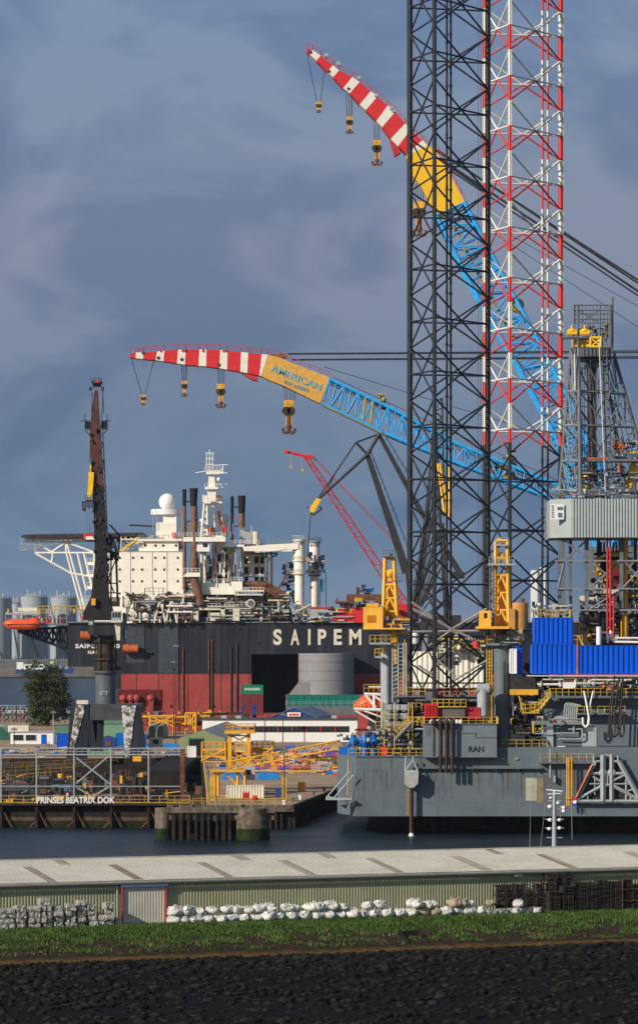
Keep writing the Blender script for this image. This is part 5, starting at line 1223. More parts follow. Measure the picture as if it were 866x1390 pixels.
for x,ya in ((265,200),(180,440)): m=MB(); m.ball(W(*s2(x,ya),yy0-1),.7,8); m.build('lamp',cleanwhite,t)
# midship structure
M_=MB(); P2=lambda x0,y0,x1,y1,Yf,d: M_.pb(*s2(x0,y0),*s2(x1,y1),Yf,d)
P2(75,508,300,532,Y-2,12); P2(230,530,300,755,Y+4,14); P2(195,500,290,530,Y+3,8)
P2(165,560,195,810,Y+6,10); P2(170,755,330,815,Y+1,14); P2(385,545,510,720,Y+10,12); P2(300,560,352,750,Y+8,10); P2(330,745,390,815,Y,10)
P2(285,548,400,560,Y+1,14); P2(380,470,440,545,Y+9,6)
M_.build('machinery_block',white,t)
M_=MB(); P2(0,835,140,960,Y+6,14); P2(110,885,275,898,Y-1,10); P2(300,880,495,893,Y-1,10)
for x,w_ in ((112,12),(145,14),(275,22),(340,36),(484,14)): P2(x,893,x+w_,955,Y-1,3)
P2(130,905,155,955,Y-2,2); P2(218,912,270,955,Y-1.5,3); P2(340,905,375,955,Y-2,2)
P2(350,790,505,800,Y-2,8); P2(352,812,500,820,Y-2,8)
M_.build('deck_frame',cream,t)
m=MB(); m.pr(s2(350,0)[0],s2(505,0)[0],s2(0,812)[1],Y-2,2.,1.1,.1); m.pr(s2(0,0)[0],s2(75,0)[0],s2(0,508)[1],Y-1,1.2,1.4,.07); m.pr(s2(380,0)[0],s2(480,0)[0],s2(0,545)[1],Y+1,1.2,1.4,.07); m.pr(s2(380,0)[0],s2(440,0)[0],s2(0,470)[1],Y+9,1.3,1.1,.08); m.build('walkway_railing',white,t)
m=MB(); m.pb(*s2(380,472),*s2(440,546),Y+8.9,.05); m.build('cooler_face',lgrey,t)
m=MB(); c=W(*s2(462,510),Y+8); m.cyl(c.x,c.y,wz(s2(0,545)[1],Y+8),wz(s2(0,478)[1],Y+8),1.1,n=14); m.build('vent_stack',cream,t)
for x0,x1 in ((257,283),(296,312)):
    for y0 in (598,656,712): m=MB(); m.pb(*s2(x0,y0),*s2(x1,y0+40),Y+3.9,.12); m.build('vent_opening',soot,t)
for x0,x1 in ((400,422),(455,478),(486,505)):
    for y0 in (612,668,722): m=MB(); m.pb(*s2(x0,y0),*s2(x1,y0+38),Y+9.9,.12); m.build('vent_opening',soot,t)
m=MB(); m.pp([s2(195,665),s2(197,625),s2(208,600),s2(224,625),s2(226,650)],Y+2.9,.15); m.pb(*s2(196,662),*s2(228,740),Y+2.8,3) ; m.build('arched_vent',dark,t)
m=MB(); m.pb(*s2(148,548),*s2(216,585),Y-3,4); cw=m.build('control_cabin',white,t); m=MB(); m.pb(*s2(180,540),*s2(205,562),Y-3.06,.05); m.build('window',glass,cw)
m=MB()
for a_,b_,r__ in (((330,755),(520,765),1.2),((430,755),(640,830),1.1),((430,770),(640,845),1.1),((500,750),(640,830),.9),((190,830),(350,830),.6),((190,850),(500,850),.6),((200,870),(500,868),.5),((640,690),(560,820),.35),((545,560),(545,820),.35)): m.pt(s2(*a_),s2(*b_),Y+3,r__)
m.build('pipework',rust,t)
m=MB(); m.pp([s2(150,815),s2(480,815),s2(640,845),s2(660,960),s2(110,960)],Y+9,8); m.build('dark_deckhouse',brownsteel,t)
m=MB(); 
for x in (520,545): m.pt(s2(x,590),s2(x,800),Y+4,.4)
m.pt(s2(505,640),s2(580,598),Y+4,.3); m.pt(s2(490,600),s2(545,640),Y+4,.3); m.pb(*s2(400,590),*s2(580,597),Y+4,6); m.build('steel_frame',dgrey,t)
m=MB(); greeble(m,*s2(150,815),*s2(640,955),Y-2,9,320,.22,[rust,brownsteel,dark,cream,dgrey,brownsteel,lgrey],.3,5); m.build('deck_gear',None,t)
m=MB(); greeble(m,*s3(0,690),*s3(140,765),Y,5,90,.2,[cream,white,rust,brownsteel,dark],.3,6); greeble(m,165,806,262,845,Y-3,6,330,.24,[cream,white,rust,brownsteel,lgrey,dark,dgrey],.32,7); greeble(m,395,826,480,845,Y-2,6,160,.2,[lgrey,cream,yel,brownsteel,dark],.3,77); m.build('deck_gear',None,t)
m=MB(); c=W(*s2(435,862),Y-2); m.tube(c,c+Vector((0,.8,0)),1.35,18); m.build('cable_reel',cream,t)
m=MB(); c=W(*s2(435,862),Y-2.1); m.tube(c,c+Vector((0,.1,0)),1.0,16); m.build('reel_hub',dgrey,t)
# windlass frames (white A frames near the accommodation)
for x0 in (605,650):
    m=MB(); m.pt(s1(x0,765),s1(x0+22,680),Y-2,.4); m.pt(s1(x0+45,765),s1(x0+25,680),Y-2,.4); m.pb(*s1(x0,722),*s1(x0+48,728),Y-2,1.5); m.pb(*s1(x0,730),*s1(x0+6,768),Y-2,1.5); m.pb(*s1(x0+42,730),*s1(x0+48,768),Y-2,1.5); m.build('a_frame',cream,t)
for x0,y0,r_ in ((568,740,5.),(520,735,6),(500,690,4)): m=MB(); c=W(*s1(x0,y0),Y-2); m.tube(c,c+Vector((0,1.5,0)),r_*.24,14); m.tube(c-Vector((0,.2,0)),c,r_*.1,10); m.build('winch_drum',cream,t)
m=MB(); m.pp([s1(470,690),s1(480,640),s1(510,665),s1(530,730),s1(520,768),s1(485,768)],Y-1,3); m.pp([s1(565,650),s1(690,655),s1(640,672),s1(570,685)],Y-1,3); m.build('deck_winch',white,t)
m=MB(); m.pr(s1(568,0)[0],s1(640,0)[0],s1(0,655)[1],Y-1,2.,1.6,.1,d=4); m.build('frame_rail',rust,t)
# crane pedestals with the horizontal boom
for nm,xa,xb,ya,yb,Yp in (('crane_pedestal',665,725,520,875,Y+3),('crane_pedestal',748,803,530,860,Y+14)):
    x=wx(s2((xa+xb)/2,0)[0],Yp); r_=(xb-xa)/2/3.936*Yp/F; m=MB(); zt=wz(s2(0,ya)[1],Yp); zb=wz(s2(0,yb)[1],Yp)-2
    m.cyl(x,Yp,zb,wz(s2(0,ya+180)[1],Yp),r_*.86,n=24); m.cyl(x,Yp,wz(s2(0,ya+180)[1],Yp),zt,r_,n=24); pp_=m.build(nm,white,t)
    m=MB()
    for yy in (ya+2,ya+112,ya+180):
        z_=wz(s2(0,yy)[1],Yp); m.cyl(x,Yp,z_-.4,z_,r_*1.25,n=20); P_=[(x+math.cos(k*math.pi/8)*r_*1.25,Yp+math.sin(k*math.pi/8)*r_*1.25,z_) for k in range(17)]; m.rail(P_,1.2,1.6,.08)
    m.build('gallery',cream if Yp<Y+5 else dgrey,pp_)
    m=MB()
    for k in range(4): m.pb(*s2(xa+5+k*14,ya+14),*s2(xa+10+k*14,ya+28),Yp-r_-.1,.2)
    m.build('slot',soot,pp_)
m=MB(); m.pp([s2(390,560),s2(530,548),s2(690,540),s2(690,572),s2(530,585),s2(400,582)],Y+1,4); m.pb(*s2(600,575),*s2(655,585),Y+1,3); m.build('crane_boom',white,t)
m=MB(); m.pr(s2(530,0)[0],s2(670,0)[0],s2(0,545)[1],Y+1,1.2,1.6,.07); m.build('boom_rail',lgrey,t)
m=MB(); greeble(m,*s2(740,600),*s2(830,700),Y+6,4,40,.3,[dark,lgrey,dgrey],.4,8); greeble(m,*s2(600,660),*s2(670,860),Y+8,4,50,.3,[dark,boatblue,dgrey,rust],.4,9); m.build('pedestal_gear',None,t)
m=MB(); m.pt(s2(632,640),s2(632,760),Y+3,.1); m.pb(*s2(624,640),*s2(640,700),Y+3,1.); m.build('hook_block',dgrey,t)
m=MB(); m.pb(*s2(806,730),*s2(824,800),Y+6,3); m.pt(s2(835,700),s2(835,880),Y+4,.2); m.pt(s2(804,730),s2(804,880),Y+4,.2); m.build('blue_cabinet',mat('cyan',(.03,.14,.22),.6),t)
for (a_,b_) in (((520,935),(620,875)),((510,880),(560,935)),((660,920),(760,868)),((580,900),(640,900)),((640,870),(700,930))): 
    m=MB(); m.pt(s2(*a_),s2(*b_),Y-1,.4); m.build('deck_strut',lgrey,t)
m=MB(); m.pb(*s2(752,888),*s2(866,940),Y-1,6); m.build('deck_house',lgrey,t); m=MB(); m.pb(*s2(750,880),*s2(868,889),Y-1.3,6.5); m.build('deck_house_roof',redpaint,t)
# items standing on the ship's deck toward the right
s5=Z(420,560,866/260.)
container(*s5(105,893),*s5(190,935),Y-1,4,redpaint,'long red container on the ship deck beside the yellow rig crane cab',z0=zd)
container(*s5(190,893),*s5(246,935),Y-1.5,4,redpaint,'shorter red container at the edge of the yellow rig crane cab',z0=zd)
t2=thing('pipe_carriage','rusty brown pipe handling carriage on the ship deck with blue and yellow gear on top','machinery',W(*s5(230,880),Y+6)); m=MB(); m.pb(*s5(168,822),*s5(335,850),Y+6,4); m.pb(*s5(170,850),*s5(186,884),Y+6,3); m.pb(*s5(300,850),*s5(318,884),Y+6,3); m.pt(s5(217,790),s5(217,822),Y+7,.6); m.build('frame',rust,t2)
m=MB(); greeble(m,*s5(225,795),*s5(290,825),Y+6,3,16,.3,[blue2,dark],.4,3); m.build('blue_gear',None,t2); m=MB(); m.pb(*s5(203,838),*s5(240,855),Y+5.8,.3); m.build('yellow_panel',yel,t2)
m=MB(); greeble(m,*s5(110,850),*s5(340,930),Y+5,5,70,.35,[redpaint,dark,rust,dgrey,rust],.4,31); m.build('deck_gear',None,SH)

# ------------------------------------------------------------------ grey silo and green containers in front of the recess
Y=1135; x=wx(443,Y); r_=38*Y/F
t=thing('steel_silo','big grey cylindrical steel silo standing before the dark recess in the ship hull','silo',(x,Y,wz(943,Y)))
m=MB(); m.cyl(x,Y+8,wz(943,Y),wz(887,Y),r_,n=44); m.build('shell',silom,t)
m=MB(); 
for yy in (899,911,924): m.cyl(x,Y+8,wz(yy,Y),wz(yy-.5,Y),r_+.06,n=44)
m.build('weld_seam',dgrey,t)
m=MB(); m.pp([(405.5,926),(391,944),(420,944),(420,926)],Y+1,6); m.build('skirt_fin',silom,t)
for i in range(9): px0=390.5+i*10.8; container(px0,943,px0+10.6,957.5,1118,4,greenc,f'dark green container, {ORD(i)} from the left in the row below the grey silo',group='green containers in a row before the hull',z0=12.1)
t=thing('support_pontoon','dark grey steel pontoon carrying the row of green containers before the hull','pontoon',(wx(438,1116),1116,0)); m=MB(); m.box(wx(388,1116),wx(500,1116),1116,1127.5,7.5,12.05); m.box(wx(388,1130),wx(500,1130),1129,1149,-1,wz(943.2,1135)); m.build('body',dgrey,t); m=MB(); m.pr(388,500,wy,1115.8,1.2,2,.07) if False else m.rail([W(388,958,1116),W(490,958,1116)],1.2,2,.08); m.build('railing',lgrey,t)
for i in range(6): m=MB(); m.cyl(wx(392+i*20,1118),1120,3.9,7.6,.8,n=8); m.build('column',dgrey,t)
# green container with lettering on top of dark red one
c=container(328,929.5,357,942,1130,5,evgreen,'bright green container with white lettering, stacked highest before the hull',z0=wz(942,1130)); text('EVERGREEN',332.5,933.8,353.5,937.2,1129.85,cleanwhite,c,off=.02,ext=.05)
container(328,942,357,956,1130,5,mat('maroon',(.16,.03,.035),.6,var=.2),'dark maroon container directly under the bright green lettered one',z0=wz(956,1130))
container(328,956,357,975,1130,5,MATS['maroon'],'lowest maroon container in the stack under the green lettered one',z0=wz(970,1130))
t=thing('container_plinth','rusty steel stand under the stack of maroon containers','stand',(wx(342,1130),1130,4)); m=MB(); m.box(wx(328,1130),wx(357,1130),1130.3,1135,4,wz(970.2,1130)); m.build('frame',rust,t)
for i,(xa,xb,ya) in enumerate(((328,331,958),(343,348,957))):
    m=MB(); m.pb(xa,ya,xb,ya+18,1110,1.5); m.pb(xa-1,ya,xb+1,ya+3,1109.5,2.5); m.tube(W((xa+xb)/2,ya+17,1110.7),(wx((xa+xb)/2,1110.7),1110.7,4),.4); o=m.build('loading_arm',boatblue); tag(o,('left' if i==0 else 'right')+' one of two dark blue loading arms standing before the maroon containers','loading arm')
# brown deck pontoon line in front of hull
m=MB(); m.box(wx(357,1112),wx(500,1112),1112,1114,8,wz(972,1112)-0+0.) ; m.box(wx(340,1112),wx(520,1112),1110,1114,4,9.5); o=m.build('rust_pontoon',hullred); tag(o,'long rust red pontoon lying low in front of the silo containers','pontoon')
m=MB(); greeble(m,150,966,330,985,1100,8,90,.3,[rust,rust,gyel,dgrey,brownsteel],.5,41); o=m.build('quay_scrap',rust); tag(o,'mixed rusty scrap and gear along the quay foot of the red hull','scrap',kind='stuff')
# ------------------------------------------------------------------ heavy lift cranes on the ship
zA=Z(160,440,866/320.); zB=Z(400,40,866/240.); zC=Z(540,280,866/326.); zD=Z(400,480,866/360.)
def boom_plates(t,sts,conv,Y,d):
    m=MB()
    for (a0,b0,c),(a1,b1,_) in zip(sts,sts[1:]):
        m.use(c); m.pp([conv(*a0),conv(*a1),conv(*b1),conv(*b0)],Y,d)
    return m.build('boom_tip',None,t)
def lattice_box(mb,top,bot,Y,d,n,rc,rb):
    # top, bot: polylines in px with same number of points
    def at(pl,u):
        k=u*(len(pl)-1); i=min(int(k),len(pl)-2); f=k-i; return (pl[i][0]+(pl[i+1][0]-pl[i][0])*f, pl[i][1]+(pl[i+1][1]-pl[i][1])*f)
    T=[[W(*at(top,i/n),Y+0) +Vector((0,dd,0)) for i in range(n+1)] for dd in (0,d)]
    B=[[W(*at(bot,i/n),Y+0) +Vector((0,dd,0)) for i in range(n+1)] for dd in (0,d)]
    for P in T+B: mb.path(P,rc,6)
    for i in range(n):
        for k in (0,1):
            if i%2==0: mb.tube(T[k][i],B[k][i+1],rb,5)
            else: mb.tube(B[k][i],T[k][i+1],rb,5)
            mb.tube(T[k][i],B[k][i],rb*.9,5)
        mb.tube(T[0][i],T[1][i+1],rb*.8,4); mb.tube(B[1][i],B[0][i+1],rb*.8,4); mb.tube(T[0][i],T[1][i],rb*.8,4); mb.tube(B[0][i],B[1][i],rb*.8,4)
    return T,B
def hook_block(t,px,ptop,pblk,pbot,Y,w,big,ropes,name='hook_block'):
    m=MB()
    if big<2:
        m.pb(px-w,pblk,px+w,pblk+ (pbot-pblk)*.42,Y-.8,2.); m.pb(px-w*.6,pblk+(pbot-pblk)*.42,px+w*.6,pblk+(pbot-pblk)*.7,Y-.6,1.4)
    hb=m.build(name,mat('hook_yellow',(.62,.33,.03),.5,var=.35,streak=.4,rust=(.12,.07,.03)),t)
    m=MB(); c=W(px,pblk+(pbot-pblk)*.8,Y); s_=(pbot-pblk)*Y/F
    m.tube(W(px,pblk+(pbot-pblk)*.45,Y),c,s_*.08,8)
    for sg in (-1,1):
        P_=[c+Vector((sg*s_*.3*math.sin(k*.45)*1.0,0,-s_*.16*(1-math.cos(k*.45))*1.0+ (0 if k<5 else 0))) for k in range(0,5)]
        P_=[c+Vector((sg*s_*.085*(1-math.cos(k*math.pi/5)),0,-s_*.12*math.sin(k*math.pi/5)+(.02*s_*(k>4)))) for k in range(6)]
        m.path(P_,s_*.05,6)
    m.build('hook',rust,hb)
    if w>2.3:
        m=MB(); 
        for dx in (-.5,.5): c=W(px+dx*w,pblk+(pbot-pblk)*.3,Y-1.1); m.tube(c,c+Vector((0,.3,0)),s_*.12,12)
        m.build('sheave',brownsteel,hb)
    m=MB()
    for xa,xb in ropes: m.pt((xa,ptop),(xb,pblk),Y,.11)
    m.build('hoist_rope',dark,t)
Y=1166; mat('dull_yellow',(.35,.28,.06),.6)
t=thing('heavy_lift_crane','giant ship crane with low red and white tip, yellow lettered section and blue lattice boom','crane',(wx(800,Y),Y,zd)); C1=t
r,wv,yv=bred,bwhite,mat('boom_ochre',(.62,.34,.07),.5,var=.2,streak=.3,rust=(.3,.2,.08))
S_=[((45,108),(45,122),r),((68,104),(66,125),wv),((97,103),(93,128),r),((145,100),(140,132),wv),((172,97),(168,136),r),((222,94),(218,144),wv),((250,93),(247,149),r),((300,93),(297,153),wv),((326,93),(325,155),r),((376,95),(374,162),wv),((403,97),(402,167),r),((453,102),(450,175),wv),((479,105),(476,180),r),((529,110),(520,189),wv),((552,112),(525,190),yv),((600,124),(563,209),yv),((633,140),(600,222),yv),((778,196),(742,291),yv)]
boom_plates(t,S_,zA,Y,6)
m=MB(); P_=[W(*zA(*s[0]),Y) for s in S_]; 
for dd in (0,): m.rail([p+Vector((0,dd,0)) for p in P_],1.7,3.2,.11)
for x in (75,85,155,235,245,310,385,395,480): a0=zA(x,98); m.pb(a0[0],a0[1]-2.5,a0[0]+2,a0[1]+1,Y-.4,.5)
m.build('boom_walkway',bred,t)
m=MB(); m.pp([zA(452,178),zA(512,190),zA(515,208),zA(495,205)],Y+.5,5); m.build('sheave_bracket',red2,t)
m=MB(); m.pp([zA(600,222),zA(640,238),zA(620,232),zA(605,228)],Y+.5,5); m.pp([zA(555,112),zA(600,124),zA(625,122),zA(610,108),zA(580,110)],Y+1,4); m.build('sheave_nest',mat('ochre_dark',(.2,.13,.05)),t)
m=MB()
for x,y_ in ((95,107),(236,130),(150,124),(372,150)): c=W(*zA(x,y_),Y-.12); m.tube(c,c+Vector((0,.1,0)),.55,10)
m.build('pin',dark,t)
def shr(u,v):
    a0=zA(560,172); b0=zA(742,246); h=zA(0,0)[1]-zA(0,-24)[1]
    px=a0[0]+(b0[0]-a0[0])*u+ v*3.2; py=a0[1]+(b0[1]-a0[1])*u- v*h; return wx(px,Y)-0, wz(py,Y)
og=wloc(t)
def mk(u0,u1):
    pass
o=text('AMERICAN',0,0,1,1,Y-.08,mat('letter_blue',(.12,.38,.50),.5),t,off=.012,shear=lambda u,v:(shr(u,v)[0]-0,shr(u,v)[1]),ext=.08)
# shear positions are world coordinates: move to the crane frame
for v in o.data.vertices: pass
def shr2(u,v):
    a0=zA(608,217); b0=zA(700,252); px=a0[0]+(b0[0]-a0[0])*u+v*1.5; py=a0[1]+(b0[1]-a0[1])*u-v*4.5; return wx(px,Y),wz(py,Y)
text('HOIST & DERRICK',0,0,1,1,Y-.08,MATS['letter_blue'],t,off=.0,shear=shr2,ext=.08)
m=MB(); top=[zA(778,200),zD(430,213),zD(866,425)]; bot=[zA(745,290),zD(370,290),zD(850,478)]
top=[(447,514),(533,555),(620,602),(762,660)]; bot=[(438,547),(532,592),(620,628),(752,678)]
T,B=lattice_box(m,top,bot,Y,9,26,.55,.24); m.build('boom_lattice',bblue,t)
m=MB(); pl=[B[0][i]+Vector((0,-.3,-.6)) for i in range(0,9)]; m.path(pl,.25,4); m.rail(pl,1.6,2.5,.12); pl=[T[0][i]+Vector((0,4,-1.4)) for i in range(0,27)]; m.rail(pl,1.3,3,.1); m.path(pl,.18,4)
for k in (5,6,20): m.tube(T[0][k],B[0][k],.4,6); m.tube(T[1][k],B[1][k],.4,6)
m.build('boom_access',MATS['dull_yellow'],t)
m=MB(); greeble(m,668,612,700,650,Y+1,6,46,.35,[MATS['dull_yellow'],brownsteel,dark,byel],.3,90); greeble(m,510,533,528,556,Y+2,5,16,.3,[MATS['dull_yellow'],bblue,brownsteel],.3,91); m.build('boom_winch',None,t)
m=MB()
for a_,b_ in (((390,480),(900,476)),((392,480.8),(900,478.3)),((396,488),(900,484)),((398,488.8),(900,486)),((440,498),(900,640)),((452,512),(860,700))): m.pt(a_,b_,Y+4,.2 if b_[1]<500 else .1)
m.build('pendant_ropes',dark,t)
hook_block(t,195,483,536,551,Y+3,3.8,1,[(178,193),(211,197)])
hook_block(t,250.5,492,517,540,Y+3,3.6,1,[(246,248),(249,250),(252,252),(254,253)])
hook_block(t,300,499,521,556,Y+3,5.2,1,[(296,297),(299,299),(302,302),(305,304)])
hook_block(t,392,526,543,592,Y+3,6.6,1,[(386,387),(390,390),(394,394),(398,397),(401,400)])
# machinery house and A frame on the ship deck
m=MB(); m.tube((wx(828,Y),Y+4,zd),(wx(828,Y),Y+4,zd+13),7.5,24); m.build('pedestal',dgrey,t)
m=MB(); m.box(wx(800,Y),wx(890,Y),Y-4,Y+12,zd+13,zd+24); m.build('machinery_house',dgrey,t)
m=MB()
for dd in (-2,10): m.tube(W(770,672,Y+dd),(wx(812,Y),Y+dd,zd+24),.8,8); m.tube((wx(880,Y),Y+dd,zd+24),W(900,478,Y+dd),.9,8); m.tube((wx(830,Y),Y+dd,zd+24),W(900,478,Y+dd),.7,8)
m.build('back_gantry',bblue,t)
m=MB(); m.pt((752,678),(840,722),Y+2,1.1); m.pt((762,660),(845,705),Y+2,1.1); m.pt((760,668),(840,712),Y+7,1.1); m.build('boom_foot',bblue,t)

Y=1194
t=thing('heavy_lift_crane','giant ship crane raised steeply with red striped tip, yellow knee and blue lattice boom','crane',(wx(880,Y),Y,zd)); C2=t
S_=[((60,91),(58,106),r),((88,100),(74,122),wv),((127,128),(106,152),r),((188,175),(160,207),wv),((217,200),(188,233),r),((282,232),(238,287),wv),((317,257),(270,312),r),((372,302),(318,368),wv),((405,328),(348,395),r),((455,372),(400,448),wv),((492,402),(428,478),r),((541,460),(470,536),wv),((566,492),(505,572),r),((624,543),(548,612),wv),((650,566),(545,625),byel),((690,596),(570,705),byel),((722,650),(620,770),byel),((762,712),(655,835),byel),((832,846),(690,905),byel)]
boom_plates(t,S_,zB,Y,6)
m=MB(); m.pp([zB(690,905),zB(832,846),zB(826,862),zB(700,925)],Y+.5,5); m.build('knee_edge',byel,t)
m=MB(); P_=[W(*zB(*s[0]),Y) for s in S_]
for dd in (0,): m.rail([p+Vector((0,dd,0)) for p in P_[:15]],1.7,3.2,.11)
m.rail([W(*zB(700,600),Y),W(*zB(832,846),Y)],1.9,3,.12)
m.build('boom_walkway',bred,t)
m=MB()
for x,y_ in ((310,235),(395,320),(470,385),(150,125),(210,165),(480,395)): m.pb(*zB(x-6,y_-8),*zB(x+14,y_+8),Y-.4,.8)
m.build('floodlight',lgrey,t)
m=MB(); m.pp([zB(465,540),zB(500,565),zB(520,600),zB(490,620),zB(478,580)],Y+.5,5); m.build('sheave_bracket',red2,t)
m=MB()
for x,y_ in ((168,205),(264,290),(78,112)): c=W(*zB(x,y_),Y-.12); m.tube(c,c+Vector((0,.1,0)),.5,10)
m.build('pin',dark,t)
m=MB(); top=[(630,274),(680,369),(740,480),(781,559),(812,632)]; bot=[(592,292),(640,388),(706,502),(752,588),(772,640)]
T,B=lattice_box(m,top,bot,Y,9,26,.7,.3); m.build('boom_lattice',bblue,t)
m=MB(); m.pt((812,628),(830,690),Y+1,1.8); m.pt((772,640),(800,700),Y+1,1.6); m.pt((795,600),(822,690),Y+8,1.6); m.pt((800,640),(805,700),Y+3,2.4); m.build('boom_foot',bblue,t)
m=MB(); pl=[B[0][i]+(T[0][i]-B[0][i])*.35+Vector((0,3,0)) for i in range(0,12)]; m.path(pl,.3,4); m.rail(pl,1.6,2.5,.13)
pl=[B[0][i]+(T[0][i]-B[0][i])*.3+Vector((0,3,0)) for i in range(14,25)]; m.rail(pl,1.6,3,.1)
c=W(702,414,Y+2); m.tube(c,c+Vector((0,4,0)),2.2,14); m.build('boom_access',mat('dull_yellow',(.35,.28,.06),.6),t)
m=MB()
for a_,b_,r__ in (((590,203),(905,406),.5),((594,204),(905,411),.4),((598,216),(905,422),.5),((612,232),(905,428),.35),((640,290),(905,438),.12),((660,310),(905,470),.12)): m.pt(a_,b_,Y+3,r__*.8)
m.build('pendant_ropes',dark,t)
hook_block(t,432.5,75,138,154,Y+3,4,1,[(417,430),(443,435)])
hook_block(t,474.5,128,158,183,Y+3,4,1,[(469.5,471),(473,474),(476,476),(478,478)])
hook_block(t,511.5,168,190,227,Y+3,5,1,[(507,508),(510,510),(513,513),(515,515)])
hook_block(t,569,250,273,324,Y+3,7.5,1,[(564,564),(567,567),(571,571),(574,574)])
m=MB(); m.tube((wx(880,Y),Y+4,zd),(wx(880,Y),Y+4,zd+13),7.5,24); m.build('pedestal',dgrey,t)
m=MB(); m.box(wx(835,Y),wx(925,Y),Y-2,Y+12,zd+13,zd+25); m.build('machinery_house',dgrey,t)
m=MB()
for dd in (0,9): m.tube(W(815,690,Y+dd),(wx(850,Y),Y+dd,zd+20),1.2,8); m.tube((wx(915,Y),Y+dd,zd+24),W(905,415,Y+dd),.9,8); m.tube((wx(860,Y),Y+dd,zd+24),W(905,415,Y+dd),.7,8)
m.build('back_gantry',bblue,t)

# ------------------------------------------------------------------ red lattice crane on the ship and black luffing cranes on the quay
Y=1172; zE=Z(400,580,866/300.); z2=Z(200,580,866/300.)
t=thing('crawler_crane','slender red lattice boom crane leaning left above the ship deck','crane',(wx(552,Y),Y,zd))
m=MB(); lattice_box(m,[(419,620),(524,775),(552,815)],[(413,620),(519,786),(540,826)],Y,2.4,34,.22,.11); m.build('boom',red2,t)
m=MB(); m.pt((387,613),(424,621),Y+1,.45); m.pt((387,613),(410,619),Y+1,.3); m.pb(386,611,391,615,Y,2); m.pp([(405,618),(426,617),(425,622),(417,624)],Y,2.2); m.build('boom_head',redpaint,t)
m=MB(); m.pt((395,615),(395,634),Y,.06); m.pt((410,620),(411,637),Y,.06); m.pb(393.5,632,396.5,636,Y,1); m.pb(409,636,412,640,Y,1); m.build('hook',yel,t)
m=MB(); m.pt((424,620),(545,745),Y+1,.12); m.pt((424,618),(545,742),Y+1,.08); m.build('pendant',red2,t)
m=MB(); m.box(wx(538,Y),wx(566,Y),Y-2,Y+5,zd+1.5,zd+6); m.pt((560,820),(545,744),Y+2,.35); m.build('cab',redpaint,t)
m=MB(); m.box(wx(535,Y),wx(568,Y),Y-3,Y-1.6,zd,zd+1.5); m.box(wx(535,Y),wx(568,Y),Y+4,Y+5.5,zd,zd+1.5); m.build('track',dark,t)
# luffing crane
Y=1000; zL=Z(420,560,866/260.)
t=thing('luffing_crane','black double lever luffing crane with yellow tipped jib dangling a long hook line','crane',(wx(598,Y),Y,4))
bk=mat('luffing_black',(.03,.03,.034),.55,var=.4,streak=.3,rust=(.12,.10,.08))
m=MB()
for dd in (0,3): 
    m.tube(W(*zL(15,415),Y+dd),W(*zL(262,190),Y+dd),.38,6,.5); m.tube(W(*zL(262,190),Y+dd),W(*zL(315,97),Y+dd),.55,6)
    m.tube(W(*zL(315,97),Y+dd),W(*zL(210,135),Y+dd),.3,6); m.tube(W(*zL(210,135),Y+dd),W(*zL(35,395),Y+dd),.25,6); m.tube(W(*zL(210,135),Y+dd),W(*zL(262,190),Y+dd),.4,6)
    m.tube(W(*zL(75,368),Y+dd),W(*zL(115,275),Y+dd),.15,5)
m.build('jib',bk,t)
m=MB(); m.pp([zL(0,432),zL(32,386),zL(54,392),zL(20,452),zL(5,450)],Y-.4,3.6); m.build('jib_tip',byel,t)
m=MB(); m.pt(zL(15,465),zL(56,435),Y,.25); m.pt(zL(15,465),zL(8,445),Y,.2); m.pt(zL(45,425),zL(56,435),Y,.25); m.pt(zL(-12,427),zL(5,435),Y,.15); m.build('tip_platform',bk,t)
m=MB(); m.pt(zL(8,448),(417,758),Y+1,.09); m.pt(zL(6,448),(416.4,758),Y+1,.07); m.build('hoist_rope',bk,t)
m=MB(); m.pb(415.5,756,419,762,Y+.5,1); m.build('hook',yel,t)
def beam(mb,a0,b0,w0,w1,Y,d):   # plated beam of width (m) tapering, with stair rail
    A=W(*a0,Y); B=W(*b0,Y); u=(B-A).normalized(); nn=Vector((u.z,0,-u.x)); 
    mb.hexa([A-nn*w0,A+nn*w0,A+nn*w0+Vector((0,d,0)),A-nn*w0+Vector((0,d,0)),B-nn*w1,B+nn*w1,B+nn*w1+Vector((0,d,0)),B-nn*w1+Vector((0,d,0))])
m=MB(); beam(m,zL(264,195),zL(440,725),.65,1.15,Y,3); m.rail([W(*zL(278,195),Y+1),W(*zL(452,640),Y+1)],1.3,2,.08); m.build('main_lever',bk,t)
m=MB(); beam(m,zL(315,100),zL(500,440),.5,.7,Y,2.5); beam(m,zL(500,440),zL(690,740),.6,.8,Y,2.5); m.rail([W(*zL(330,100),Y+1),W(*zL(470,330),Y+1)],1.3,2,.08); m.pb(*zL(640,720),*zL(700,750),Y-.5,4); m.build('rear_lever',bk,t)
m=MB()
for dd in (0,5):
    for a_,b_,r__ in (((440,725),(480,1065),.55),((600,500),(640,1065),.5),((600,520),(500,440),.4),((440,720),(620,560),.4),((480,900),(620,600),.35),((470,760),(640,900),.35),((530,440),(470,860),.6),((470,560),(520,560),.3),((560,480),(560,1065),.3)): m.tube(W(*zL(*a_),Y+dd),W(*zL(*b_),Y+dd),r__,6)
m.build('tower',bk,t)
m=MB(); m.box(wx(572,Y),wx(625,Y),Y-4,Y+8,wz(862,Y),wz(835,Y)); m.build('machine_house',dark,t)
m=MB()
for px in (560,640):
    for dd in (-6,8): m.tube((wx(px,Y),Y+dd,4),(wx(600+(px-600)*.5,Y),Y+dd*.6,wz(862,Y)),1.0,8)
m.build('leg',dgrey,t)
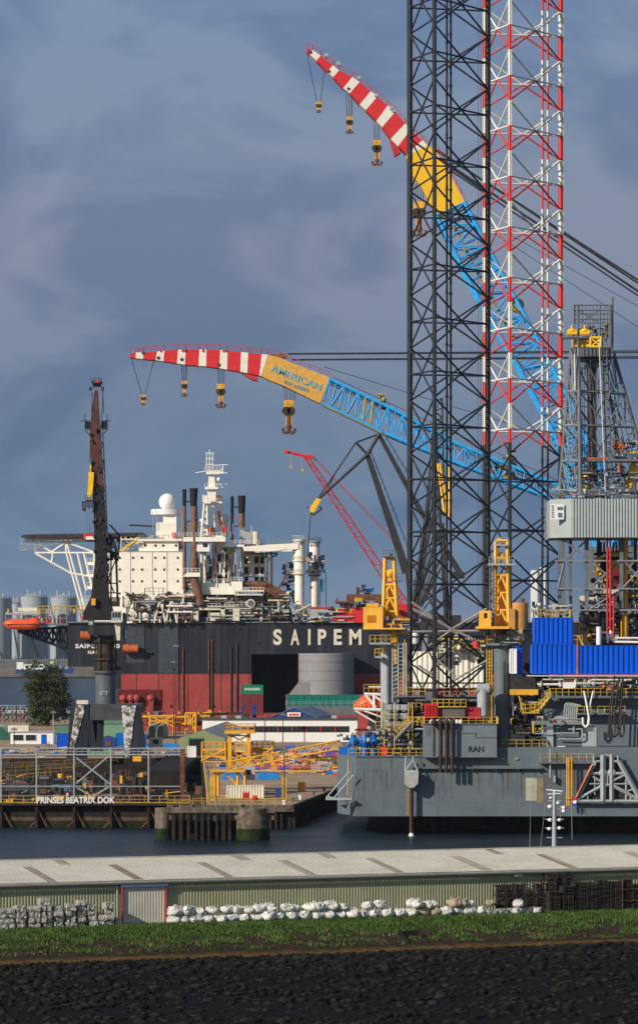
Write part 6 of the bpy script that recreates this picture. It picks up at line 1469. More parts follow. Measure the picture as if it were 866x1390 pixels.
m=MB(); m.pt(zL(580,230),zL(610,460),Y-5,.35); m.pt(zL(590,230),zL(630,470),Y-5,.3); m.pt(zL(620,230),zL(618,470),Y-5,.3); m.pt(zL(632,240),zL(632,470),Y-5,.3); m.build('yellow_stay',byel,t)
Y=1060; t=thing('mast_crane','tall narrow black lattice mast standing behind the near rig leg','crane',(wx(596,Y),Y,4))
m=MB(); lattice_box(m,[(590,560),(606,870)],[(572,760),(560,870)],Y,4,12,.4,.2); lattice_box(m,[(600,540),(603,700)],[(590,545),(588,700)],Y,3,12,.25,.12); m.tube((wx(585,Y),Y,4),(wx(585,Y),Y,wz(860,Y)),1.4,10); m.build('mast',bk,t)
t=thing('white_tower','pair of tall white tower blocks seen between the rear rig leg and the derrick','tower',W(734,865,1400)); m=MB(); m.pb(721,774,729,880,1400,6); m.pb(733,770,739.5,880,1402,6); m.build('shaft',cleanwhite,t)
m=MB(); m.box(wx(719,1400),wx(742,1400),1399.5,1409,-1,wz(879,1400)); m.build('base',lgrey,t)
# ------------------------------------------------------------------ jack-up rig
Y0=620; ZT=wz(1027,Y0); ZB=wz(1108,Y0)
RIG=thing('jack_up_rig','grey jack-up drilling rig with tall lattice legs standing over the water','drilling rig',(wx(700,Y0),Y0,0)); t=RIG
XL=wx(460,Y0); X4=wx(483,Y0); XR=wx(1010,Y0)
m=MB(); m.plan([(X4,Y0),(XR,Y0),(XR,Y0+105),(12,Y0+105),(XL+1,Y0+60),(XL-.2,Y0+11)],ZB,ZT); m.build('hull',grey,t)
m=MB(); m.box(wx(640,Y0),XR,Y0-.06,Y0+.0-.01,wz(1044,Y0),wz(1042.8,Y0)); m.pb(483,1026.2,640,1027.4,Y0-.2,.18); m.build('hull_rub_rail',dgrey,t)
m=MB(); m.pb(560,1041.5,735,1043.5,Y0-.9,.88); 
for px in (606,640,672,702,728): m.pp([(px,1043.5),(px+1.2,1043.5),(px+1.2,1047)],Y0-.8,.78)
m.build('side_ledge',grey,t)
m=MB(); m.pb(713,1056,728,1087,Y0-.05,.04); m.build('repair_patch',mat('patch_cream',(.38,.38,.31),.6),t)
m=MB(); m.pb(728,1056,737,1090,Y0-.035,.03); m.pb(551,1071,558,1107,Y0-.035,.03); m.build('rust_stain',mat('stain',(.24,.20,.12),.8,var=.4,streak=.8,rust=(.25,.12,.04)),t)
q=random.Random(81); m=MB()
for k in range(60):
    x=q.uniform(486,780); ya=q.choice([1028,1044,1044,q.uniform(1030,1080)]); w_=q.uniform(.3,1.3); h_=q.uniform(8,45); h_=min(h_,1106-ya); m.pp([(x,ya),(x+w_,ya),(x+w_*.6,ya+h_),(x+w_*.35,ya+h_)],Y0-.03,.025)
m.build('rust_run',mat('rig_rust_run',(.14,.105,.075),.8,var=.5),t)
m=MB()
for px in (521,590,655,700,760,820): m.pb(px,1045,px+.35,1107,Y0-.02,.015)
m.pb(484,1068,1000,1068.5,Y0-.02,.015); m.pb(484,1090,1000,1090.4,Y0-.02,.015); m.build('weld_seam',dgrey,t)
# draft of bevel detail
m=MB(); 
for a_,b_ in (((443,1083),(474,1048)),((452,1085),(480,1052)),((443,1083),(476,1086)),((443,1081),(452,1083))): m.pt(a_,b_,Y0-1.0,.13)
m.pb(442,1083,477,1086,Y0-1.5,1.3); m.build('landing_frame',lgrey,t)
m=MB(); m.pp([(461,1083),(474,1086),(470,1098),(463,1094)],Y0+1.5,.4); m.build('recess_frame',dgrey,t)
m=MB(); m.pt((473,1030),(472,1085),Y0+1.0,.12); m.build('yellow_pipe',yel,t)
# fairlead bracket in front of the hull, with shadow
m=MB(); m.pp([(549,1047),(568,1047),(567,1064),(560,1070),(554,1069),(549,1064)],Y0-2.4,1.6); m.build('fairlead',mat('fair_grey',(.36,.36,.36),.5,streak=.2),t)
m=MB()
for a_,b_ in (((551,1027),(550,1047)),((561,1031),(550,1046)),((561,1031),(567,1047)),((561,1031),(560,1027)),((550,1047),(567,1047))): m.pt(a_,b_,Y0-1.6,.16)
m.build('fairlead_bracket',lgrey,t)
m=MB(); m.pt((558.3,1070),(558.3,1132),Y0-1.2,.36); m.build('intake_pipe',brownsteel,t)
m=MB(); m.tube(W(558.3,1130,Y0-1.2),(wx(558.3,Y0-1.2),Y0-1.2,0),.3,8,.5); 
m.build('water_jet',cleanwhite,t)
# legs
def leg(pxs,Yl,zbot,ztop,bay,phase,mt_ch,mt_br,nm,pipes,th=None,mt_h=None,zcol=None):
    s_=Yl/F; xa,xb,xc=[wx(p,Yl) for p in pxs]; w_=xc-xa; thn=math.radians(13.4); side=w_/math.cos(thn)
    A=Vector((xa,Yl+4,0)); C=Vector((xc,Yl+4+side*math.sin(thn),0)); 
    ang=thn-math.radians(60); B=Vector((xa+side*math.cos(ang),Yl+4+side*math.sin(ang),0)); 
    B.x=xb
    lg=bpy.data.objects.new(nm,None); COL.objects.link(lg); lg.parent=RIG; lg.location=Vector((A.x,A.y,0))-wloc(RIG)
    if th: lg['label']=th
    for P in (A,B,C):
        cr=.31 if P is not B else .2; cw=.54 if P is not B else .42
        m=MB(); m.tube(P+Vector((0,0,zbot)),P+Vector((0,0,ztop)),cr,10)
        z=zbot; 
        while z<ztop:
            m.box(P.x-cw,P.x+cw,P.y-.1,P.y+.1,z,z+.2); z+=.40
        m.box(P.x-cw+.14,P.x+cw-.14,P.y-.08,P.y+.08,zbot,ztop)
        m.build('chord',mt_ch,lg)
    n=int((ztop-zbot)/bay)+2; k0=math.floor((zbot-phase)/bay)
    for P,Q,nm2 in ((A,B,'face_bracing'),(B,C,'face_bracing'),(A,C,'face_bracing')):
        m=MB(); h=MB()
        m.use(mt_br)
        for k in range(k0,k0+n+1):
            z=phase+k*bay
            if z+bay/2<zbot or z-bay/2>ztop: continue
            lo=Vector((0,0,z-bay/2)); hi=Vector((0,0,z+bay/2)); mid=Vector((0,0,z))
            m.use(mt_br); m.tube(P+lo,Q+hi,.168,6); m.tube(Q+lo,P+hi,.168,6); m.use(mt_h or mt_br); m.tube(P+mid,Q+mid,.16,6)
        m.build(nm2,None,lg)
    for pa,dy in pipes:
        m=MB(); x=wx(pa,Yl+3); m.tube((x,Yl+dy,zbot+6),(x,Yl+dy,ztop),.2,8); z=zbot
        while z<ztop: m.tube((x,Yl+dy,z),(x,Yl+dy,z+.3),.3,8); z+=9
        m.build('riser_pipe',mt_br,lg)
    return lg
ztop=wz(-30,640); 
leg((557,588,664.5),634,-6,ztop,71.6*634/F*1.0,wz(148.5,634),black,mat('brace_black',(.026,.028,.032),.5,var=.4),'leg',((607,6),(612.5,6.4)),'dark blackish triangular lattice leg')
Yb=682; bay=67.3*Yb/F; ph=wz(115.5,Yb); zc=wz(605,Yb)
OZ=ph
# stripe: red for half bay under each horizontal (object z is relative to the leg origin at z=0)
def striped(name,base):
    return mat(name,(.70,.68,.60),.5,var=.1,stripes=(bay,-ph+bay*40,zc,(.58,.045,.035),(.02,.022,.025)))
sw=striped('leg_striped',None)
hw=mat('leg_white_black',(.72,.70,.62),.5,var=.1,stripes=(bay*400,0,zc,(.72,.70,.62),(.02,.022,.025)))
# stripes: fract(z/bay)>.5 -> second colour; below zc -> base
leg((659.5,689,764),Yb-6,-6,wz(-40,Yb),bay,ph,sw,sw,'leg',((737,6),(744.5,6.4)),'red and white banded lattice leg, black low down',hw,zc)
m=MB()
for px in (649,652.5,656): m.pt((px,-20),(px,860),650,.035)
m.build('hoist_wire',dark,t)
# leg guides under hull
m=MB()
for k in range(9): x=wx(570+k*11,Y0+14); m.tube((x,Y0+14,ZB+.1),(x+R.uniform(-2,2),Y0+14,ZB-2.6),.18)
m.tube((wx(560,Y0+14),Y0+14,ZB-2.6),(wx(660,Y0+14),Y0+14,ZB-2.6),.25)
for k in range(12): x=wx(690+k*16,Y0+20); m.tube((x,Y0+20,ZB+.1),(x+R.uniform(-2,2),Y0+20,ZB-2.6),.22)
m.build('underdeck_frame',soot,t)
# deckhouse marked RAN
zR=Z(500,900,866/200.)
m=MB(); m.pb(575,983.5,674,1027.5,Y0-1.6,9); dh=m.build('deckhouse',mat('house_grey',(.15,.18,.20),.5,var=.12,streak=.3,rust=(.1,.1,.09)),t)
m=MB(); m.pb(574.4,1026.8,674.6,1028.2,Y0-1.8,9.2); m.pb(574.4,982.5,674.6,983.4,Y0-1.8,9.4); m.pb(598,994.5,645,995.3,Y0-1.72,.1); m.pb(645,1000.5,674,1001.3,Y0-1.72,.1); m.pb(644.4,994.5,645.4,1001.3,Y0-1.72,.1); m.build('edge_trim',dgrey,dh)
text('RAN',635.6,1012.8,656.3,1020.6,Y0-1.66,black,dh,off=.008,ext=.04)
m=MB(); m.pb(578,986,584,998,Y0-1.66,.05); m.build('hatch',dgrey,dh)
for px in (589,597.5,605.5,613.5): m=MB(); m.pt((px,981),(px,1049 if px!=589 else 1027),Y0-2.6,.27 if px!=589 else .2,n=8); m.ball(W(px,981,Y0-2.4),.6,10); m.build('overboard_pipe',brownsteel,t)
m=MB()
for px in (586,590,594,599,604,609,614,620,625): m.ball(W(px,980,Y0+.2),.45,8)
m.build('vent_head',cleanwhite,t)
m=MB(); m.pr(576,676,983,Y0-1.5,1.15,1.2,.07,d=8); m.build('deckhouse_railing',yel,t)
# main deck railings along hull front
m=MB(); m.pr(473,575,1027,Y0+.3,1.3,1.3,.08); m.pr(680,742,1015,Y0+.3,1.3,1.3,.08); m.pr(733,806,1034,Y0-1.,1.3,1.3,.07); m.build('deck_railing',yel,t)
m=MB(); m.pb(674,1014.5,1010,1027.5,Y0+.02,12); m.build('deck_step',grey,t)
m=MB(); m.pb(732,1034.5,806,1036.5,Y0-1.4,1.3); m.build('catwalk',dgrey,t)
m=MB()
for px in (681,699): m.pb(px,1029,px+4,1031,Y0-.3,.25)
m.build('lifting_lug',yel,t)
# red and white container-like machines on the deckhouse roof
m=MB(); 
zq=Z(480,720,866/200.)
def pbq(mb,x0,y0,x1,y1,Yf,d,cv=zq): a0=cv(x0,y0); b0=cv(x1,y1); return mb.pb(a0[0],a0[1],b0[0],b0[1],Yf,d)
m=MB(); pbq(m,418,1020,495,1102,Y0+3,5); 
for k in range(9): pbq(m,420+k*8,1024,423+k*8,1098,Y0+2.85,.12)
m.build('red_skid',redpaint,t)
m=MB(); pbq(m,495,1040,745,1108,Y0+4,4); m.build('red_machine',mat('dark_red',(.35,.02,.03),.5,var=.3),t)
m=MB(); pbq(m,522,1042,652,1102,Y0+3.4,.5); m.build('radiator_grille',mat('grille',(.13,.12,.10),.8),t)
m=MB(); c=W(*zq(757,1090),Y0+5); m.tube(c,c+Vector((0,0,4.8)),.95,12); m.tube(c+Vector((-1,0,4.6)),c+Vector((1.1,0,4.6)),.9,12); m.build('exhaust_silencer',lgrey,t)
m=MB(); pbq(m,425,950,492,1020,Y0+8,4); m.build('grey_cabinet',dgrey,t)
m=MB(); m.pr(zq(460,0)[0],zq(660,0)[0],zq(0,1035)[1],Y0+3,1.2,1.,.1); m.pb(*zq(462,1034),*zq(660,1040),Y0+3,3); m.build('roof_walkway',yel,t)
# grey vent boxes left of it: 3 rows x 2
m=MB()
for r_ in range(3):
    for c_ in range(3):
        a0=zq(182+c_*46,1024+r_*50); m.pb(a0[0],a0[1],a0[0]+9.2,a0[1]+7.5,Y0+6,3); m.pp([(a0[0]+1,a0[1]+7.5),(a0[0]+8,a0[1]+7.5),(a0[0]+6.5,a0[1]+9.5),(a0[0]+2.5,a0[1]+9.5)],Y0+6.2,2.4)
m.build('ventilation_box',lgrey,t)
m=MB()
for r_ in range(4): m.pb(*zq(176,1052+r_*50-28),*zq(330,1056+r_*50-28),Y0+9,3)
for x in (172,248,326): m.pt(zq(x,1010),zq(x,1200),Y0+6.5,.12)
m.build('vent_frame',dgrey,t)
# yellow stair towers and rails left
m=MB()
for (xa,xb,yy) in ((130,330,1170),(140,245,1110),(315,410,1140),(330,400,1060),(240,420,970),(240,300,1180)): a0=zq(xa,yy); b0=zq(xb,yy); m.pr(a0[0],b0[0],a0[1],Y0+5,1.3,1.,.08); 
m.rail([W(*zq(240,1240),Y0+4),W(*zq(330,1140),Y0+4)],1.3,.8,.1); m.rail([W(*zq(300,1140),Y0+4),W(*zq(400,1150),Y0+4)],1.3,.8,.1)
for x in (180,322,345,240): m.pt(zq(x,1010),zq(x,1290),Y0+4,.12)
m.build('walkway_railing',yel,t)
m=MB()
for (xa,xb,yy) in ((130,330,1172),(315,410,1142),(240,420,973)): m.pb(*zq(xa,yy),*zq(xb,yy+7),Y0+5,2)
m.pt(zq(240,1240),zq(330,1140),Y0+4,.3); m.build('walkway',dgrey,t)
m=MB(); greeble(m,478,988,574,1026,Y0+3,8,150,.17,[dgrey,lgrey,dgrey,brownsteel,lgrey,dark,yel],.18,51); m.build('deck_pipework',None,t)
m=MB(); greeble(m,*zq(240,1020),*zq(420,1150),Y0+6,10,50,.2,[dgrey,brownsteel,dark,cream],.3,52); m.build('deck_equipment',None,t)
m=MB()
for px in range(486,572,7): m.pb(px,1000,px+.9,1026,Y0+9,.5)
for py in (1004,1010,1016): m.pt((484,py),(572,py),Y0+8,.2)
m.build('pipe_support',lgrey,t)
m=MB(); c=W(480,1010,Y0+5); 
for dx,r_ in ((0,.9),(1.9,1.1),(3.4,.8)): m.ball(c+Vector((dx,0,.4*r_)),r_,10); m.tube(c+Vector((dx,0,-2)),c+Vector((dx,0,1.6)),r_*.6,8)
m.pb(460,1014,475,1026,Y0+12,1.5); m.build('blue_winch',blue2,t)
m=MB(); greeble(m,455,996,500,1012,Y0+10,3,26,.16,[dark,dgrey],.1,53); m.build('mooring_gear',None,t)
m=MB(); m.pp([(517,1015),(523,1012),(527,1019),(524,1026),(517,1026)],Y0+2,1.2); m.build('red_drum',redpaint,t)
m=MB(); m.pt(zq(250,1225),zq(340,1130),Y0+2.5,.3); m.build('stair_stringer',dgrey,t)
# dark interior bulk behind the deck equipment
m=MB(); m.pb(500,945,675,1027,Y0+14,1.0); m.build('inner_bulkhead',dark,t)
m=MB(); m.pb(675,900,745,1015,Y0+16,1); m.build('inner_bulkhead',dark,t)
# accommodation block: white corrugated panels and windows behind the front leg
m=MB(); A=zq(345,720); B=zq(765,940)
m.corr((wx(A[0],660),660),(wx(B[0],660),660),wz(B[1],660),wz(zq(0,712)[1],660),.9,.12); m.box(wx(A[0],660),wx(B[0],660),660.05,672,wz(B[1],660),wz(zq(0,712)[1],660)-.02); ac=m.build('accommodation',white,t)
for (x0,x1,y0,y1) in ((500,530,765,790),(580,612,765,790),(728,768,753,785)): m=MB(); pbq(m,x0,y0,x1,y1,659.8,.1); m.build('window',glass,ac)
m=MB(); 
for x in (495,585,672): pbq(m,x,712,x+4,940,659.75,.1)
m.build('panel_joint',dgrey,ac)
m=MB(); pbq(m,668,712,800,940,664,8); m.build('side_block',dgrey,t)
# walkways crossing before it
m=MB(); pbq(m,240,968,815,978,Y0+12,3); pbq(m,330,893,800,903,648,2); pbq(m,240,978,815,1004,Y0+12.5,.4); m.build('leg_walkway',dgrey,t)
m=MB(); m.pr(zq(240,0)[0],zq(420,0)[0],zq(0,968)[1],Y0+12,1.25,1,.09); m.pr(zq(495,0)[0],zq(820,0)[0],zq(0,968)[1],Y0+12,1.25,1,.09); m.build('leg_walkway_railing',yel,t)
m=MB(); greeble(m,*zq(480,640),*zq(780,715),656,6,70,.2,[cream,yel,dgrey,brownsteel,lgrey,dark],.3,54); m.build('roof_gear',None,t)
m=MB(); m.tube(W(*zq(355,665),655),W(*zq(355,625),655),.9,10); m.ball(W(*zq(355,628),655),.95,12); m.build('white_tank',cleanwhite,t)
m=MB(); m.tube(W(*zq(720,690),650),W(*zq(720,650),650),.65,10); m.build('red_cylinder',redpaint,t)
m=MB(); m.pr(zq(470,0)[0],zq(790,0)[0],zq(0,715)[1],658,1.2,1.2,.08); m.build('roof_railing',yel,t)
# pale struts before the leg: sunlight on its lower braces put into colour
m=MB()
for a_,b_ in (((340,420),(610,610)),((345,460),(700,640)),((560,590),(780,460)),((440,680),(570,590)),((590,880),(780,765)),((380,795),(480,860)),((470,740),(600,860)),((345,595),(790,590))): m.pt(zq(*a_),zq(*b_),628,.2)
m.build('sunlit_leg_brace',mat('sunlit_brace',(.28,.26,.25),.6,var=.3,streak=.3),t)
# ladders / pipes left of leg
m=MB()
for x in (228,262,292,310): m.pt(zq(x,660),zq(x,1010),Y0+7,.14)
for k in range(14): yy=670+k*24; m.pt(zq(228,yy),zq(262,yy-12),Y0+7,.09); m.pt(zq(262,yy),zq(292,yy),Y0+7,.07)
m.build('ladder_tower',lgrey,t)
m=MB(); m.pr(zq(245,0)[0],zq(320,0)[0],zq(0,890)[1],Y0+8,1.2,.8,.09); m.pr(zq(245,0)[0],zq(300,0)[0],zq(0,800)[1],Y0+8,1.2,.8,.09); m.pt(zq(300,640),zq(300,960),Y0+7,.1); m.build('ladder_railing',yel,t)
# free fall lifeboat on white frame
def lifeboat2():
    t=thing('freefall_lifeboat','orange red lifeboat in a white steel frame at the left end of the rig','lifeboat',W(500,966,Y0+14)); Yb=Y0+14
    m=MB(); c=W(506,952,Yb); k=16; n=16
    for i in range(k+1):
        u=-1+2*i/k; w_=max(.05,(1-abs(u)**2.2))**.6
        for j in range(n):
            an=2*math.pi*j/n; zz=math.sin(an); x=c.x+u*3.2; m.v.append((x,Yb+math.cos(an)*1.5*w_,c.z-.4+1.9*zz*w_+(.5*u)))
    for i in range(k):
        for j in range(n): j2=(j+1)%n; m.face((i*n+j,(i+1)*n+j,(i+1)*n+j2,i*n+j2),True)
    m.build('hull',orange,t)
    m=MB(); zz=lambda x,y_:zq(x,y_)
    for a_,b_,r_ in (((0,1050),(172,1055),.25),((60,960),(170,965),.22),((70,965),(130,1040),.22),((120,960),(120,1050),.22),((170,925),(170,1055),.22),((10,1060),(130,1130),.15),((60,1060),(172,1100),.15),((90,920),(170,920),.12),((100,960),(160,1000),.18)): m.pt(zz(*a_),zz(*b_),Yb-1.8,r_)
    m.build('launch_frame',cleanwhite,t)
    m=MB(); m.pr(zz(60,0)[0],zz(175,0)[0],zz(0,948)[1],Yb-1.8,1.2,.8,.08); m.pr(zz(0,0)[0],zz(60,0)[0],zz(0,1045)[1],Yb-1.8,1.2,.8,.08); m.build('frame_railing',yel,t)
lifeboat2()
# pedestal cranes
zr=Z(640,720,866/226.)
def ped_crane(cv,Yc,spec,label):
    t=bpy.data.objects.new('pedestal_crane',None); COL.objects.link(t); bx=cv(*spec['base']); t.parent=RIG; t.location=W(bx[0],bx[1],Yc)-wloc(RIG); t['label']=label
    d=2.2
    xl0,xr0,yt,xl1,xr1,yb=spec['boom']; m=MB(); 
    for dd in (0,d):
        m.pt(cv(xl0,yt),cv(xl1,yb),Yc+dd,.38); m.pt(cv(xr0,yt),cv(xr1,yb),Yc+dd,.38)
    n=5
    for k in range(n):
        t0,t1=k/n,(k+1)/n; L_=lambda a_,b_,u:a_+(b_-a_)*u
        p0=cv(L_(xl0,xl1,t0),L_(yt,yb,t0)); p1=cv(L_(xr0,xr1,t1),L_(yt,yb,t1)); q0=cv(L_(xr0,xr1,t0),L_(yt,yb,t0)); q1=cv(L_(xl0,xl1,t1),L_(yt,yb,t1)); md=cv((L_(xl0,xl1,t0)+L_(xr0,xr1,t0))/2,L_(yt,yb,t0))
        if k>=2:
            m.pt(md,p1,Yc,.22); m.pt(md,q1,Yc,.22); m.pt(q1,p1,Yc,.2)
            m.pt(p0,p1,Yc+d,.2)
        else: m.pt(q1,p1,Yc,.28); m.pt(p0,q0,Yc,.3)
        m.tube(W(*q1,Yc),W(*q1,Yc+d),.2); m.tube(W(*p1,Yc),W(*p1,Yc+d),.2)
    ya=cv(0,yt+(yb-yt)*.42)[1]; a0=cv(L_(xl0,xl1,.42)+6,0)[0]; a1=cv(L_(xr0,xr1,.42)-6,0)[0]; b0=cv(xl1+8,yb); b1=cv(xr1-8,yb)
    m.pp([(a0,ya),(a1,ya),b1,b0],Yc+d*.5,.4)
    m.build('boom',cyel,t)
    return t
t=ped_crane(zq,Y0+9,dict(base=(215,575),boom=(185,237,165,172,258,555)),'yellow crane with folded boom at the left, beside the black lattice leg')
m=MB(); pbq(m,58,450,172,575,Y0+6,5); pbq(m,75,428,145,452,Y0+6,5); pbq(m,58,573,300,582,Y0+5,7); m.build('machinery_house',cyel,t)
m=MB(); pbq(m,80,498,128,540,Y0+5.9,.1); m.build('vent_grille',mat('vent_orange',(.45,.17,.02),.7),t)
m=MB(); pbq(m,178,150,250,158,Y0+8,4); m.pr(zq(170,0)[0],zq(255,0)[0],zq(0,155)[1],Y0+8,1.1,.8,.07); c=W(*zq(212,150),Y0+9); m.ball(c,.6,8); pbq(m,235,290,285,298,Y0+8,4); m.pr(zq(240,0)[0],zq(285,0)[0],zq(0,292)[1],Y0+8,1.1,.8,.07); m.pt(zq(285,260),zq(285,300),Y0+8,.07); m.build('boom_platform',dgrey,t)
m=MB(); m.ball(W(*zq(212,255),Y0+9.5),.9,10); pbq(m,200,262,222,300,Y0+9,1); m.build('boom_winch',cyel,t)
m=MB(); m.pp([zq(225,555),zq(252,555),zq(248,720),zq(252,780),zq(240,790),zq(228,700)],Y0+7,1); m.pb(*zq(222,600),*zq(256,660),Y0+6.8,1.2); m.build('hook_block',gyel,t)
m=MB(); greeble(m,*zq(135,520),*zq(330,610),Y0+6,3,60,.17,[dgrey,lgrey,dgrey,gyel],.2,55); m.build('slew_gear',None,t)
m=MB(); pbq(m,95,660,220,670,Y0+6,6); pbq(m,125,740,172,750,Y0+6,4); pbq(m,160,600,320,612,Y0+7,6); m.build('service_platform',lgrey,t)
m=MB(); m.pr(zq(97,0)[0],zq(220,0)[0],zq(0,660)[1],Y0+6,1.25,.8,.09,d=5); m.pr(zq(125,0)[0],zq(172,0)[0],zq(0,740)[1],Y0+6,1.25,.8,.09); m.build('platform_railing',yel,t)
x=wx(zq(192,0)[0],Y0+9); m=MB(); m.cyl(x,Y0+9,wz(zq(0,1018)[1],Y0+9),wz(zq(0,708)[1],Y0+9),19/4.33*(Y0+9)/F,n=20); m.cyl(x+.6,Y0+11,ZT,wz(zq(0,600)[1],Y0+9),1.6,n=14); m.build('pedestal',lgrey,t)
for dx in (-60,-30): pass
t=ped_crane(zr,Y0+8,dict(base=(157,510),boom=(126,186,55,118,192,505)),'yellow crane on a thick grey pedestal, right of the black lattice leg')
m=MB(); pbq(m,42,417,100,502,Y0+5,4,zr); pbq(m,28,499,195,512,Y0+4,6,zr); cb=m.build('cab',cyel,t)
m=MB(); pbq(m,63,430,78,455,Y0+4.9,.1,zr); m.build('cab_window',glass,t)
x=wx(zr(247,0)[0],Y0+9); m=MB(); m.cyl(x,Y0+9,wz(zr(0,515)[1],Y0+9),wz(zr(0,376)[1],Y0+9),46/3.832*(Y0+9)/F,n=28); pbq(m,192,407,225,515,Y0+7,3,zr); c=W(*zr(265,372),Y0+9); m.build('winch_drum_house',mat('ochre_house',(.50,.25,.07),.55,var=.15),t); m=MB(); m.ball(W(*zr(264,362),Y0+9),.4,8); m.tube(W(*zr(264,380),Y0+9),W(*zr(264,365),Y0+9),.2,6); m.build('exhaust',rust,t)
m=MB(); pbq(m,122,72,193,80,Y0+7,4,zr); m.pr(zr(122,0)[0],zr(193,0)[0],zr(0,72)[1],Y0+7,1.1,.8,.07); pbq(m,88,172,225,182,Y0+6,4,zr); m.pr(zr(90,0)[0],zr(222,0)[0],zr(0,172)[1],Y0+6,1.1,.8,.07); m.build('boom_platform',lgrey,t)
m=MB()
for k in range(17): yy=180+k*20; m.pt(zr(92,yy),zr(112,yy),Y0+7,.07)
m.pt(zr(92,150),zr(92,500),Y0+7,.09); m.pt(zr(112,150),zr(112,500),Y0+7,.09); m.build('ladder',dgrey,t)
m=MB(); m.ball(W(*zr(152,135),Y0+9),.75,10); pbq(m,142,142,162,172,Y0+8.5,1,zr); pbq(m,135,40,155,60,Y0+8.5,1,zr); m.build('boom_winch',cyel,t)
x=wx(zr(158,0)[0],Y0+9); m=MB(); r_=43/3.832*(Y0+9)/F; m.cyl(x,Y0+9,ZT-.2,wz(zr(0,640)[1],Y0+9),r_,n=30); m.tube((x,Y0+9,wz(zr(0,640)[1],Y0+9)),(x,Y0+9,wz(zr(0,598)[1],Y0+9)),r_,30,r_*1.12); m.build('pedestal',grey,t)
m=MB(); m.cyl(x,Y0+9,wz(zr(0,598)[1],Y0+9),wz(zr(0,586)[1],Y0+9),r_*1.9,n=24); m.build('service_platform',dgrey,t)
m=MB(); P_=[(x+math.cos(k*math.pi/10)*r_*1.9,Y0+9+math.sin(k*math.pi/10)*r_*1.9,wz(zr(0,586)[1],Y0+9)) for k in range(21)]; m.rail(P_,1.25,1.,.09); m.build('platform_railing',yel,t)
m=MB(); m.cyl(x,Y0+9,wz(zr(0,545)[1],Y0+9),wz(zr(0,512)[1],Y0+9),r_*.95,n=20); m.build('slew_ring',rust,t)
m=MB(); greeble(m,*zr(110,520),*zr(270,590),Y0+5,3,40,.14,[dgrey,dark,lgrey,yel],.2,56); m.build('slew_gear',None,t)
t=RIG
m=MB()
for k in range(24): yy=640+k*18; m.rail([W(*zr(78,yy),Y0+5),W(*zr(105,yy),Y0+5)],.3,1.5,.06)
for x in (78,92,105): m.pt(zr(x,620),zr(x,1060),Y0+5,.1)
m.build('stair_tower',yel,t)
# ------------------------------------------------------------------ cantilever, pipe rack structure to the right
zs=Z(730,900,866/136.)
YC=Y0+5
m=MB(); m.box(wx(738,YC),wx(1010,YC),YC,YC+55,wz(1012.5,YC),wz(962,YC)); m.box(wx(738,YC),wx(1010,YC),YC+1.0,YC+55,wz(962,YC),wz(930,YC)); m.build('cantilever',grey,t)
m=MB(); m.box(wx(762,YC),wx(1010,YC),YC-.5,YC+10,wz(1021,YC),wz(1014.2,YC)); m.build('skid_gap',soot,t)
m=MB(); m.box(wx(762,YC),wx(1010,YC),YC-1.2,YC-.5,wz(1016.2,YC),wz(1013.4,YC)); m.build('skid_rail',brownsteel,t)
m=MB(); A=W(*zs(170,755),YC-1.5); m.tube(A,A+Vector((1.2,0,0)),.75,12); m.tube(A+Vector((-1.4,0,0)),A,.4,12,.7); m.build('skid_jack',cleanwhite,t)
m=MB(); pbq(m,75,530,130,735,YC-.5,.5,zs); pbq(m,380,560,505,720,YC-.1,.1,zs); m.build('web_plate',lgrey,t)
# lower catwalks
def walk(x0,x1,yy,Yw,cv,d=1.6,h=1.25,dz=10):
    m=MB(); pbq(m,x0,yy,x1,yy+dz,Yw,d,cv); m.build('catwalk',dgrey,t); m=MB(); m.pr(cv(x0,0)[0],cv(x1,0)[0],cv(0,yy)[1],Yw,h,1.1,.08); m.build('catwalk_railing',yel,t)
walk(100,870,285,YC-2.5,zs,2.5,1.25,18); walk(340,750,432,YC-2.2,zs,2.2,1.1,14)
m=MB(); m.rail([W(*zs(-60,420),YC-2),W(*zs(10,400),YC-2),W(*zs(100,285),YC-2)],1.3,.8,.1); m.pt(zs(-60,430),zs(10,412),YC-2,.3); m.pt(zs(10,412),zs(100,297),YC-2,.3); m.build('catwalk_stair',yel,t)
m=MB(); pbq(m,205,828,345,855,YC-3,5,zr); m.build('hydraulic_beam',gyel,t); 
m=MB(); m.pr(zr(255,0)[0],zr(350,0)[0],zr(0,945)[1],YC-3,1.3,.8,.09); m.rail([W(*zr(350,945),YC-3),W(*zr(410,870),YC-3)],1.3,.8,.09); pbq(m,265,945,350,952,YC-3,3,zr); m.pt(zr(245,860),zr(270,950),YC-3,.12); m.build('lower_stage_railing',yel,t)
# piping bends
m=MB()
for k in range(7):
    x0=225+k*17; y0=345+k*4; x1=x0+30; 
    P_=[W(*zs(150-k*10,y0+120+k*6),YC-1.4),W(*zs(x0,y0+120+k*6-2),YC-1.4),W(*zs(x0+6,y0+20),YC-1.4),W(*zs(x0+22,y0),YC-1.4),W(*zs(x0+45,y0-2),YC-1.4)]; m.path(P_,.13,5)
for yy in (485,497,505,512): m.pt(zs(-60,yy+(yy-485)*.6),zs(390,yy+(yy-485)*.6),YC-1.6,.075)
m.pt(zs(-30,610),zs(350,605),YC-1,.1); m.pt(zs(310,400),zs(308,600),YC-1,.16); m.path([W(*zs(170,655),YC-.8),W(*zs(360,658),YC-.8),W(*zs(380,640),YC-.8),W(*zs(380,570),YC-.8),W(*zs(260,572),YC-.8)],.14,5)
m.build('pipe_bank',lgrey,t)
m=MB()
for x in (98,208): m.ball(W(*zs(x,500),YC-1.9),.22,8)
